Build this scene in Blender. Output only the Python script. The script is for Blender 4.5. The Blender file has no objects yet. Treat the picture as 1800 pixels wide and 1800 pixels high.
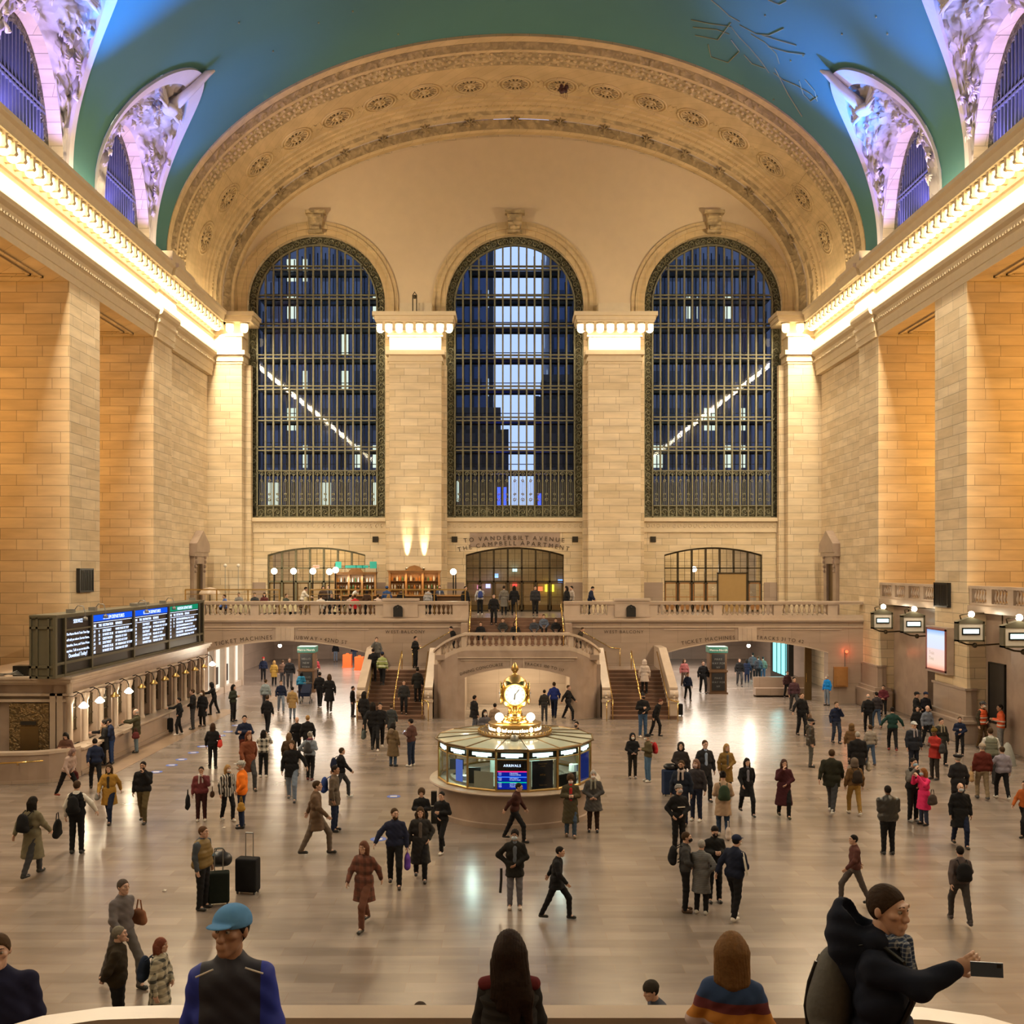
import bpy, bmesh, math, random
import numpy as np
from mathutils import Vector, Matrix

random.seed(7)
S = bpy.context.scene
COL = S.collection
PI = math.pi
H = 7.3                       # eye height above the concourse floor
XC = 0.54
XL, XR = -18.3, 19.3          # side wall faces
YW = 64.8                     # west wall face
YB = 55.4                     # balcony front wall face
ZB = 4.6                      # balcony floor

# ------------------------------------------------------------------ camera
cd = bpy.data.cameras.new('camera'); cam = bpy.data.objects.new('camera', cd); COL.objects.link(cam)
cam.location = (0, 0, H); cam.rotation_euler = (PI/2, 0, 0)
cd.sensor_width = 36; cd.lens = 36; cd.shift_x = 0.0056; cd.shift_y = 0.0556
cd.clip_start = 0.05; cd.clip_end = 2000
S.camera = cam
# ------------------------------------------------------------------ sky and exposure
W = bpy.data.worlds.new('sky'); S.world = W; W.use_nodes = True
bg = W.node_tree.nodes['Background']
bg.inputs[0].default_value = (0.50, 0.62, 1.0, 1); bg.inputs[1].default_value = 1.35
S.view_settings.view_transform = 'Standard'; S.view_settings.look = 'None'
S.view_settings.exposure = 0.0; S.view_settings.gamma = 1.0
S.view_settings.use_curve_mapping = False
cy = S.cycles
cy.max_bounces = 5; cy.diffuse_bounces = 3; cy.glossy_bounces = 3; cy.transmission_bounces = 4
cy.transparent_max_bounces = 8; cy.sample_clamp_indirect = 4.0; cy.caustics_reflective = False
cy.caustics_refractive = False; cy.use_denoising = True; cy.use_light_tree = True

# ------------------------------------------------------------------ lights of the room
def area(name, loc, size, power, color, direction, spread=PI):
    l = bpy.data.lights.new(name, 'AREA'); l.shape = 'RECTANGLE'; l.size = size[0]; l.size_y = size[1]
    l.energy = power; l.color = color; l.spread = spread
    o = bpy.data.objects.new(name, l); COL.objects.link(o); o.location = loc
    o.rotation_euler = Vector(direction).to_track_quat('-Z', 'Y').to_euler()
    return o
def area_y(name, x, y0, y1, z, w, power, color, tilt):
    """strip lamp running along Y; tilt = how far its down-facing side leans towards +X (radians)"""
    l = bpy.data.lights.new(name, 'AREA'); l.shape = 'RECTANGLE'; l.size = w; l.size_y = y1-y0
    l.energy = power; l.color = color
    o = bpy.data.objects.new(name, l); COL.objects.link(o); o.location = (x, (y0+y1)/2, z)
    o.rotation_euler = (0, -tilt, 0)
    return o
def point(name, loc, power, color, r=0.1):
    l = bpy.data.lights.new(name, 'POINT'); l.energy = power; l.color = color; l.shadow_soft_size = r
    o = bpy.data.objects.new(name, l); COL.objects.link(o); o.location = loc
    return o
def spot(name, loc, direction, power, color, angle, blend=0.5, r=0.05):
    l = bpy.data.lights.new(name, 'SPOT'); l.energy = power; l.color = color; l.spot_size = angle
    l.spot_blend = blend; l.shadow_soft_size = r
    o = bpy.data.objects.new(name, l); COL.objects.link(o); o.location = loc
    o.rotation_euler = Vector(direction).to_track_quat('-Z', 'Y').to_euler()
    return o

WARM = (1.0, 0.82, 0.56)
# the long bulb rows under the side cornices
area_y('cornice_strip_light', XL+0.55, 20, 64.3, 21.80, 0.34, 7400, WARM, 0.45)
area_y('cornice_strip_light', XR-0.55, 20, 64.3, 21.80, 0.34, 7400, WARM, -0.45)
area_y('cornice_strip_light', XL+0.42, -6, 20, 21.80, 0.34, 2000, WARM, 0.35)
area_y('cornice_strip_light', XR-0.42, -6, 20, 21.80, 0.34, 2000, WARM, -0.35)
# bulb rows round the two big pilasters
for px in (-5.66, 6.72):
    area('pilaster_strip_light', (px, 63.45, 21.8), (4.0, 0.3), 460, WARM, (0, -0.12, -1))
# lamps on top of the cornices washing the vault
for x, t in ((XL+0.5, 0.5), (XR-0.5, -0.5)):
    o = area_y('cove_light', x, 4, 63, 23.35, 0.25, 1900, (1.0, 0.80, 0.50), t)
    o.rotation_euler = (PI, -t, 0)
# chandeliers up in the side bays
BAYS = [(22.5, 15.5), (32.7, 25.7), (42.9, 35.9), (53.1, 46.1)]
for y1, y0 in BAYS[1:]:
    yc = (y0+y1)/2
    point('bay_chandelier_light', (XL-6.0, yc-1.2, 13.5), 620, (1.0, 0.54, 0.14), 0.6)
    point('bay_chandelier_light', (XR+6.0, yc-1.2, 13.5), 1050, (1.0, 0.56, 0.14), 0.6)
# blue and violet lamps on the lunette sills
for yc in (29.2, 39.4, 49.55):
    for x, sx in ((XL, 1), (XR, -1)):
        for dy in (-1.6, 1.6):
            spot('lunette_violet_light', (x+sx*0.15, yc+dy, 23.75), (sx*0.10, -dy*0.1, 1), 1100, (0.32, 0.24, 1.0), 2.2, 0.8, 0.08)
        spot('lunette_blue_light', (x+sx*0.9, yc+0.3, 23.6), (sx*0.35, 0.0, 1), 1500, (0.01, 0.30, 1.0), 1.0, 0.9, 0.1)
# passages under the balcony, foot of the stair block and the balcony front
for x in (-11.9, 12.9):
    area('passage_ceiling_light', (x, 62.5, 3.85), (6, 9), 900, (1.0, 0.86, 0.70), (0, 0, -1))
    area('passage_ceiling_light', (x, 72.5, 3.85), (6, 7), 900, (1.0, 0.88, 0.75), (0, 0, -1))
area('arch_passage_light', (XC, 53.2, 2.58), (4.2, 2.4), 330, (1.0, 0.82, 0.52), (0, 0, -1))
for x in (XL+1.2, XR-1.2):   # unseen fill spots added on the cornice tops to brighten the west tympanum
    spot('tympanum_fill_light', (x, 54.5, 23.7), (XC-x, 10.3, 8.5), 3600, (1.0, 0.80, 0.50), 1.7, 1.0, 0.3)
for p0, p1, e in (((XL+1.3, 43.6, 23.6), (-13.6, 41.0, 33.2), 17000), ((XL+1.3, 53.6, 23.6), (-15.0, 53.2, 31.2), 2500), ((XR-1.3, 52.8, 23.6), (15.2, 49.5, 33.0), 12000), ((XR-1.3, 44.0, 23.6), (15.5, 42.5, 33.0), 6500)):
    spot('cove_blue_light', p0, Vector(p1)-Vector(p0), e, (0.0, 0.22, 1.0), 0.85, 1.0, 0.1)

# ------------------------------------------------------------------ mesh helpers
class MB:
    def __init__(s): s.v = []; s.f = []; s.m = []
    def add(s, vs, fs, m=0):
        n = len(s.v); s.v += [tuple(v) for v in vs]; s.f += [tuple(i+n for i in f) for f in fs]; s.m += [m]*len(fs); return s
    def box(s, x0, x1, y0, y1, z0, z1, m=0):
        vs = [(x0,y0,z0),(x1,y0,z0),(x1,y1,z0),(x0,y1,z0),(x0,y0,z1),(x1,y0,z1),(x1,y1,z1),(x0,y1,z1)]
        return s.add(vs, [(0,3,2,1),(4,5,6,7),(0,1,5,4),(1,2,6,5),(2,3,7,6),(3,0,4,7)], m)
    def bx(s, c, d, m=0):
        return s.box(c[0]-d[0]/2, c[0]+d[0]/2, c[1]-d[1]/2, c[1]+d[1]/2, c[2]-d[2]/2, c[2]+d[2]/2, m)
    def hexa(s, p, m=0):      # 4 bottom points then 4 top points
        return s.add(p, [(0,3,2,1),(4,5,6,7),(0,1,5,4),(1,2,6,5),(2,3,7,6),(3,0,4,7)], m)
    def prism(s, pts, axis, a, b, m=0):
        n = len(pts)
        def P(p, t): return {'x': (t, p[0], p[1]), 'y': (p[0], t, p[1]), 'z': (p[0], p[1], t)}[axis]
        vs = [P(p, a) for p in pts]+[P(p, b) for p in pts]
        fs = [tuple(range(n)), tuple(range(2*n-1, n-1, -1))]+[(i, i+n, (i+1) % n+n, (i+1) % n) for i in range(n)]
        return s.add(vs, fs, m)
    def tube(s, pts, r, n=8, m=0, caps=True):
        pts = [Vector(p) for p in pts]; rs = r if isinstance(r, (list, tuple)) else [r]*len(pts)
        vs = []; up = None
        for i, p in enumerate(pts):
            t = (pts[min(i+1, len(pts)-1)]-pts[max(i-1, 0)]).normalized()
            if up is None: up = t.orthogonal().normalized()
            up = (up-t*up.dot(t)); up = up.normalized() if up.length > 1e-6 else t.orthogonal().normalized()
            w = t.cross(up)
            vs += [p+(up*math.cos(2*PI*k/n)+w*math.sin(2*PI*k/n))*rs[i] for k in range(n)]
        fs = [(i*n+k, i*n+(k+1) % n, (i+1)*n+(k+1) % n, (i+1)*n+k) for i in range(len(pts)-1) for k in range(n)]
        if caps: fs += [tuple(range(n-1, -1, -1)), tuple((len(pts)-1)*n+k for k in range(n))]
        return s.add(vs, fs, m)
    def lathe(s, prof, c=(0, 0, 0), n=16, m=0, a0=0, a1=2*PI, sx=1, sy=1):
        full = abs(a1-a0-2*PI) < 1e-6; k = n if full else n+1; vs = []
        for r, z in prof:
            vs += [(c[0]+sx*r*math.cos(a0+(a1-a0)*j/n), c[1]+sy*r*math.sin(a0+(a1-a0)*j/n), c[2]+z) for j in range(k)]
        fs = [(i*k+j, i*k+(j+1) % k, (i+1)*k+(j+1) % k, (i+1)*k+j) for i in range(len(prof)-1) for j in range(n)]
        return s.add(vs, fs, m)
    def ball(s, c, r, n=12, m=0, sz=1):
        k = max(4, n//2)
        return s.lathe([(r*math.sin(PI*i/k)+1e-5, -r*sz*math.cos(PI*i/k)) for i in range(k+1)], c, n, m)
    def grid(s, rows, m=0, flip=False, closed=False):
        n = len(rows[0]); vs = [p for r in rows for p in r]; fs = []
        for i in range(len(rows)-1):
            for j in range(n if closed else n-1):
                q = (i*n+j, i*n+(j+1) % n, (i+1)*n+(j+1) % n, (i+1)*n+j); fs.append(q[::-1] if flip else q)
        return s.add(vs, fs, m)
    def build(s, name, mats, parent=None, smooth=False, loc=None, auto=None):
        me = bpy.data.meshes.new(name)
        off = Vector(loc) if loc is not None else (Vector(parent.get('_w', (0, 0, 0))) if parent is not None else Vector())
        me.from_pydata([Vector(v)-off for v in s.v], [], s.f)
        if not isinstance(mats, (list, tuple)): mats = [mats]
        for m in mats: me.materials.append(m)
        if len(mats) > 1: me.polygons.foreach_set('material_index', s.m)
        if smooth: me.polygons.foreach_set('use_smooth', [True]*len(me.polygons))
        if auto: me.set_sharp_from_angle(angle=auto)
        me.update()
        o = bpy.data.objects.new(name, me); COL.objects.link(o)
        if parent is not None: o.parent = parent
        elif loc is not None: o.location = loc
        o['_w'] = list(off)
        return o

def thing(name, label, cat, loc=(0, 0, 0), rz=0, group=None, kind=None):
    """Empty at the thing's base; parts built with parent=... in world space are shifted by _w"""
    o = bpy.data.objects.new(name, None); COL.objects.link(o); o.location = loc; o.rotation_euler = (0, 0, rz)
    o.empty_display_size = 0.1; o['_w'] = [float(c) for c in loc]
    o['label'] = label; o['category'] = cat
    if group: o['group'] = group
    if kind: o['kind'] = kind
    return o
def tag(o, label, cat, group=None, kind=None):
    o['label'] = label; o['category'] = cat
    if group: o['group'] = group
    if kind: o['kind'] = kind
    return o
def struct(o, label=None):
    o['kind'] = 'structure'
    if label: o['label'] = label
    return o
def copy_tree(o, parent=None):
    c = o.copy(); COL.objects.link(c); c.parent = parent
    for ch in o.children: copy_tree(ch, c)
    return c
def P(px, py, Y):             # a point of the hall at depth Y
    return ((px-890)*Y/1800, Y, H+(1000-py)*Y/1800)

def arch_wall(mb, u0, u1, z0, z1, d0, d1, ops, axis='y', top=None, step=0.25, m=0):
    """wall between depths d0..d1; ops = list of (u_centre, half_width, z_bottom, z_spring, rise); rise by ellipse"""
    us = {u0, u1}
    for uc, hw, zb, zs, ri in ops:
        us |= {uc-hw, uc+hw}
        if ri > 0:
            n = max(8, int(2*hw/step)); us |= {uc-hw*math.cos(PI*k/n) for k in range(n+1)}
    if top is not None:
        n = int((u1-u0)/0.7); us |= {u0+(u1-u0)*k/n for k in range(n+1)}
    us = sorted(u for u in us if u0-1e-6 <= u <= u1+1e-6)
    us = [u for i, u in enumerate(us) if i == 0 or u-us[i-1] > 1e-4]
    tp = top if top is not None else (lambda u: z1)
    def pt(u, d, z): return (u, d, z) if axis == 'y' else (d, u, z)
    for a, b in zip(us[:-1], us[1:]):
        mid = (a+b)/2; iv = [[(z0, z0), (tp(a), tp(b))]]
        for uc, hw, zb, zs, ri in ops:
            if abs(mid-uc) < hw:
                f = (lambda u: zs+ri*(1-((u-uc)/hw)**2)) if ri < .35*hw else (lambda u: zs+ri*math.sqrt(max(0, 1-((u-uc)/hw)**2)))
                new = []
                for lo, hi in iv:
                    if lo[0] < zb-1e-6 and f(mid) > (lo[0]+lo[1])/2+1e-6: new.append([lo, (min(zb, hi[0]), min(zb, hi[1]))])
                    if f(mid) <= (lo[0]+lo[1])/2+1e-6: new.append([lo, hi])
                    elif f(mid) < (hi[0]+hi[1])/2: new.append([(f(a), f(b)), hi])
                iv = new
        for lo, hi in iv:
            mb.hexa([pt(a, d0, lo[0]), pt(b, d0, lo[1]), pt(b, d1, lo[1]), pt(a, d1, lo[0]),
                     pt(a, d0, hi[0]), pt(b, d0, hi[1]), pt(b, d1, hi[1]), pt(a, d1, hi[0])], m)
    return mb

_tc = {}
def glyph(ch, size):
    if ch not in _tc:
        cu = bpy.data.curves.new('t', 'FONT'); cu.body = ch; cu.size = 1.0; cu.resolution_u = 3
        ob = bpy.data.objects.new('t', cu); COL.objects.link(ob)
        dg = bpy.context.evaluated_depsgraph_get(); me = ob.evaluated_get(dg).to_mesh()
        vs = [v.co.copy() for v in me.vertices]; fs = [tuple(p.vertices) for p in me.polygons]
        ob.evaluated_get(dg).to_mesh_clear(); bpy.data.objects.remove(ob); bpy.data.curves.remove(cu)
        w = max([v.x for v in vs], default=0.3)
        _tc[ch] = (vs, fs, w+0.09 if vs else 0.32)
    vs, fs, w = _tc[ch]
    return [v*size for v in vs], fs, w*size
def text_mb(mb, s, size, origin, ux, uz, align='C', sp=1.0, m=0, bold=0.0):
    """flat letters laid along ux with up uz"""
    gl = [glyph(c, size) for c in s]; tot = sum(g[2]*sp for g in gl)
    u = Vector(ux).normalized(); w = Vector(uz).normalized(); o = Vector(origin)
    x = -tot/2 if align == 'C' else 0
    for vs, fs, wd in gl:
        if vs:
            for k in ((0, 0), (bold, 0)) if bold else ((0, 0),):
                mb.add([o+u*(x+v.x+k[0])+w*v.y for v in vs], fs, m)
        x += wd*sp
    return mb
def text_arc(mb, s, size, path, t0, y, sp=1.0, m=0):
    """letters along path(t)->(x,z), t in metres along x, facing -Y"""
    t = t0
    for c in s:
        vs, fs, wd = glyph(c, size)
        x0, z0 = path(t); x1, z1 = path(t+0.05); a = math.atan2(z1-z0, x1-x0)
        u = Vector((math.cos(a), 0, math.sin(a))); w = Vector((-math.sin(a), 0, math.cos(a)))
        if vs: mb.add([Vector((x0, y, z0))+u*v.x+w*v.y for v in vs], fs, m)
        t += wd*sp*math.cos(a)
    return mb

# ------------------------------------------------------------------ materials
def nt(name):
    m = bpy.data.materials.new(name); m.use_nodes = True; t = m.node_tree
    return m, t, t.nodes, t.links, t.nodes['Principled BSDF']
def srgb(r, g, b):
    f = lambda c: (c/255/12.92) if c/255 <= .04045 else ((c/255+.055)/1.055)**2.4
    return (f(r), f(g), f(b), 1)
def plain(name, col, rough=0.6, metal=0.0, noise=0.12, scale=8, bump=0.0, spec=0.5, emis=None, es=0):
    m, t, N, L, B = nt(name)
    B.inputs['Roughness'].default_value = rough; B.inputs['Metallic'].default_value = metal
    B.inputs['Specular IOR Level'].default_value = spec
    tc = N.new('ShaderNodeTexCoord'); no = N.new('ShaderNodeTexNoise'); no.inputs['Scale'].default_value = scale
    no.inputs['Detail'].default_value = 3
    L.new(tc.outputs['Object'], no.inputs['Vector'])
    mx = N.new('ShaderNodeMix'); mx.data_type = 'RGBA'
    mx.inputs['A'].default_value = tuple(c*(1-noise) for c in col[:3])+(1,)
    mx.inputs['B'].default_value = tuple(min(1, c*(1+noise)) for c in col[:3])+(1,)
    L.new(no.outputs['Fac'], mx.inputs['Factor']); L.new(mx.outputs['Result'], B.inputs['Base Color'])
    if bump:
        b = N.new('ShaderNodeBump'); b.inputs['Strength'].default_value = bump; b.inputs['Distance'].default_value = 0.02
        L.new(no.outputs['Fac'], b.inputs['Height']); L.new(b.outputs['Normal'], B.inputs['Normal'])
    if emis: B.inputs['Emission Color'].default_value = tuple(emis[:3])+(1,); B.inputs['Emission Strength'].default_value = es
    return m
def emit(name, col, s):
    m, t, N, L, B = nt(name); N.remove(B)
    e = N.new('ShaderNodeEmission'); e.inputs[0].default_value = tuple(col[:3])+(1,); e.inputs[1].default_value = s
    L.new(e.outputs[0], N['Material Output'].inputs[0]); m.cycles.emission_sampling = 'NONE'
    return m
def wpos(N, L):
    g = N.new('ShaderNodeNewGeometry'); s = N.new('ShaderNodeSeparateXYZ'); L.new(g.outputs['Position'], s.inputs[0]); return g, s
def ashlar(name, c1, c2, bw=1.5, bh=0.52, rough=0.75, mortar=None, msize=0.012, vary=0.12, spec=0.25):
    """coursed stone blocks on any upright wall: u = x+y, v = z"""
    m, t, N, L, B = nt(name)
    g, s = wpos(N, L)
    ad = N.new('ShaderNodeMath'); ad.operation = 'ADD'; L.new(s.outputs[0], ad.inputs[0]); L.new(s.outputs[1], ad.inputs[1])
    cb = N.new('ShaderNodeCombineXYZ'); L.new(ad.outputs[0], cb.inputs[0]); L.new(s.outputs[2], cb.inputs[1])
    br = N.new('ShaderNodeTexBrick'); br.inputs['Scale'].default_value = 1
    br.inputs['Brick Width'].default_value = bw; br.inputs['Row Height'].default_value = bh
    br.inputs['Mortar Size'].default_value = msize; br.inputs['Mortar Smooth'].default_value = 0.2; br.inputs['Bias'].default_value = 0.0
    br.offset = 0.37; br.squash = 0.7; br.squash_frequency = 3
    br.inputs['Color1'].default_value = c1; br.inputs['Color2'].default_value = c2
    br.inputs['Mortar'].default_value = mortar or tuple(c*0.45 for c in c1[:3])+(1,)
    L.new(cb.outputs[0], br.inputs['Vector'])
    no = N.new('ShaderNodeTexNoise'); no.inputs['Scale'].default_value = 1.3; no.inputs['Detail'].default_value = 6
    mp = N.new('ShaderNodeMapping'); mp.inputs['Scale'].default_value = (0.5, 0.5, 2.6); L.new(g.outputs['Position'], mp.inputs[0]); L.new(mp.outputs[0], no.inputs[0])
    hs = N.new('ShaderNodeHueSaturation'); L.new(br.outputs['Color'], hs.inputs['Color'])
    mr = N.new('ShaderNodeMapRange'); mr.inputs[1].default_value = .3; mr.inputs[2].default_value = .7
    mr.inputs[3].default_value = 1-vary; mr.inputs[4].default_value = 1+vary
    L.new(no.outputs['Fac'], mr.inputs[0]); L.new(mr.outputs[0], hs.inputs['Value'])
    L.new(hs.outputs[0], B.inputs['Base Color']); B.inputs['Roughness'].default_value = rough; B.inputs['Specular IOR Level'].default_value = spec
    b = N.new('ShaderNodeBump'); b.inputs['Strength'].default_value = 0.35; b.inputs['Distance'].default_value = 0.015
    inv = N.new('ShaderNodeMath'); inv.operation = 'SUBTRACT'; inv.inputs[0].default_value = 1; L.new(br.outputs['Fac'], inv.inputs[1])
    L.new(inv.outputs[0], b.inputs['Height']); L.new(b.outputs[0], B.inputs['Normal'])
    return m
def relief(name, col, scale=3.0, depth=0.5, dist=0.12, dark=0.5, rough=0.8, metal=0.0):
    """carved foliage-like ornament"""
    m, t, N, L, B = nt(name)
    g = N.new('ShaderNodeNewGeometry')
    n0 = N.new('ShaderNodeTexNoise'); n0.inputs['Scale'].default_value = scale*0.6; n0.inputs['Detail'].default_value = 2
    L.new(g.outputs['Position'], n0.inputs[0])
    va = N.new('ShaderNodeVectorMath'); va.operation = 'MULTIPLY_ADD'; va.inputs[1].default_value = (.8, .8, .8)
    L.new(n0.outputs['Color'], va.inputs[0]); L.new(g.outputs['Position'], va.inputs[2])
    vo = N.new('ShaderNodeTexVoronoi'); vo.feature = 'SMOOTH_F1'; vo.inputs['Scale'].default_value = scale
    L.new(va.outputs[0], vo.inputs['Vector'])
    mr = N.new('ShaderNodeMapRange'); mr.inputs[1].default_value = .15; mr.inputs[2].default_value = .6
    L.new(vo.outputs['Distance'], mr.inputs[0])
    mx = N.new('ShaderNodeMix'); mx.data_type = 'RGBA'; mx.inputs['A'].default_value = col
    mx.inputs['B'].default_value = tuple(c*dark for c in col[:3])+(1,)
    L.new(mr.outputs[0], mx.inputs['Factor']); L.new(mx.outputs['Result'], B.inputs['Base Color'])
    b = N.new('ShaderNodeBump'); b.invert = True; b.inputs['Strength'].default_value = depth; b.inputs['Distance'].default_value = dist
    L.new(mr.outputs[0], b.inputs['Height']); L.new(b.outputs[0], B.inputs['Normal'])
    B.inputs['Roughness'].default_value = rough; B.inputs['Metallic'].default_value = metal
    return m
def marble(name, c1, c2, rough=0.3, scale=1.2, joints=None):
    m, t, N, L, B = nt(name)
    g, s = wpos(N, L)
    no = N.new('ShaderNodeTexNoise'); no.inputs['Scale'].default_value = scale; no.inputs['Detail'].default_value = 7; no.inputs['Distortion'].default_value = 0.6
    L.new(g.outputs['Position'], no.inputs[0])
    cr = N.new('ShaderNodeMapRange'); cr.inputs[1].default_value = .35; cr.inputs[2].default_value = .65; L.new(no.outputs['Fac'], cr.inputs[0])
    mx = N.new('ShaderNodeMix'); mx.data_type = 'RGBA'; mx.inputs['A'].default_value = c1; mx.inputs['B'].default_value = c2
    L.new(cr.outputs[0], mx.inputs['Factor']); L.new(mx.outputs['Result'], B.inputs['Base Color'])
    B.inputs['Roughness'].default_value = rough
    return m
def floor_mat():
    m, t, N, L, B = nt('floor_marble')
    g, s = wpos(N, L)
    cb = N.new('ShaderNodeCombineXYZ'); L.new(s.outputs[0], cb.inputs[0]); L.new(s.outputs[1], cb.inputs[1])
    br = N.new('ShaderNodeTexBrick'); br.inputs['Scale'].default_value = 1; br.inputs['Brick Width'].default_value = 1.25
    br.inputs['Row Height'].default_value = 0.42; br.inputs['Mortar Size'].default_value = 0.006; br.offset = 0.41
    br.inputs['Color1'].default_value = (0.25, 0.205, 0.178, 1); br.inputs['Color2'].default_value = (0.185, 0.148, 0.125, 1)
    br.inputs['Mortar'].default_value = (0.22, 0.16, 0.12, 1)
    L.new(cb.outputs[0], br.inputs['Vector'])
    no = N.new('ShaderNodeTexNoise'); no.inputs['Scale'].default_value = 0.8; no.inputs['Detail'].default_value = 8
    mp = N.new('ShaderNodeMapping'); mp.inputs['Scale'].default_value = (0.6, 2.0, 1); L.new(g.outputs['Position'], mp.inputs[0]); L.new(mp.outputs[0], no.inputs[0])
    hs = N.new('ShaderNodeHueSaturation'); L.new(br.outputs['Color'], hs.inputs['Color'])
    mr = N.new('ShaderNodeMapRange'); mr.inputs[1].default_value = .3; mr.inputs[2].default_value = .7; mr.inputs[3].default_value = .8; mr.inputs[4].default_value = 1.2
    L.new(no.outputs['Fac'], mr.inputs[0]); L.new(mr.outputs[0], hs.inputs['Value']); L.new(hs.outputs[0], B.inputs['Base Color'])
    r2 = N.new('ShaderNodeMapRange'); r2.inputs[3].default_value = .2; r2.inputs[4].default_value = .27; L.new(no.outputs['Fac'], r2.inputs[0])
    L.new(r2.outputs[0], B.inputs['Roughness']); B.inputs['Specular IOR Level'].default_value = 0.6
    return m
def glass_mat(name, tint=(0.9, 0.95, 0.95, 1), refl=0.9):
    m, t, N, L, B = nt(name); N.remove(B)
    tr = N.new('ShaderNodeBsdfTransparent'); tr.inputs[0].default_value = tint
    gl = N.new('ShaderNodeBsdfGlossy'); gl.inputs['Roughness'].default_value = 0.03
    fr = N.new('ShaderNodeFresnel'); fr.inputs[0].default_value = 1.5
    mu = N.new('ShaderNodeMath'); mu.operation = 'MULTIPLY'; mu.inputs[1].default_value = refl; L.new(fr.outputs[0], mu.inputs[0])
    mx = N.new('ShaderNodeMixShader'); L.new(mu.outputs[0], mx.inputs[0]); L.new(tr.outputs[0], mx.inputs[1]); L.new(gl.outputs[0], mx.inputs[2])
    L.new(mx.outputs[0], N['Material Output'].inputs[0])
    return m
def facade(name, wall, lit, bw, bh, thr, strength, litc2=None):
    """distant building: grid of windows, some of them lit"""
    m, t, N, L, B = nt(name)
    g, s = wpos(N, L)
    ad = N.new('ShaderNodeMath'); ad.operation = 'ADD'; L.new(s.outputs[0], ad.inputs[0]); L.new(s.outputs[1], ad.inputs[1])
    def cell(src, w, frac):
        d = N.new('ShaderNodeMath'); d.operation = 'DIVIDE'; d.inputs[1].default_value = w; L.new(src, d.inputs[0])
        f = N.new('ShaderNodeMath'); f.operation = 'FLOOR'; L.new(d.outputs[0], f.inputs[0])
        r = N.new('ShaderNodeMath'); r.operation = 'FRACT'; L.new(d.outputs[0], r.inputs[0])
        l = N.new('ShaderNodeMath'); l.operation = 'LESS_THAN'; l.inputs[1].default_value = frac; L.new(r.outputs[0], l.inputs[0])
        return f.outputs[0], l.outputs[0]
    fu, iu = cell(ad.outputs[0], bw, 0.62); fv, iv = cell(s.outputs[2], bh, 0.6)
    cb = N.new('ShaderNodeCombineXYZ'); L.new(fu, cb.inputs[0]); L.new(fv, cb.inputs[1])
    wn = N.new('ShaderNodeTexWhiteNoise'); wn.noise_dimensions = '2D'; L.new(cb.outputs[0], wn.inputs['Vector'])
    mu = N.new('ShaderNodeMath'); mu.operation = 'MULTIPLY'; L.new(iu, mu.inputs[0]); L.new(iv, mu.inputs[1])
    gt = N.new('ShaderNodeMath'); gt.operation = 'GREATER_THAN'; gt.inputs[1].default_value = thr; L.new(wn.outputs['Value'], gt.inputs[0])
    lt = N.new('ShaderNodeMath'); lt.operation = 'MULTIPLY'; L.new(gt.outputs[0], lt.inputs[0]); L.new(mu.outputs[0], lt.inputs[1])
    st = N.new('ShaderNodeMath'); st.operation = 'MULTIPLY'; st.inputs[1].default_value = strength; L.new(lt.outputs[0], st.inputs[0])
    mx = N.new('ShaderNodeMix'); mx.data_type = 'RGBA'; mx.inputs['A'].default_value = wall; mx.inputs['B'].default_value = tuple(c*.35 for c in wall[:3])+(1,)
    L.new(mu.outputs[0], mx.inputs['Factor']); L.new(mx.outputs['Result'], B.inputs['Base Color'])
    B.inputs['Emission Color'].default_value = lit; L.new(st.outputs[0], B.inputs['Emission Strength']); B.inputs['Roughness'].default_value = .5
    m.cycles.emission_sampling = 'NONE'
    return m

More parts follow.
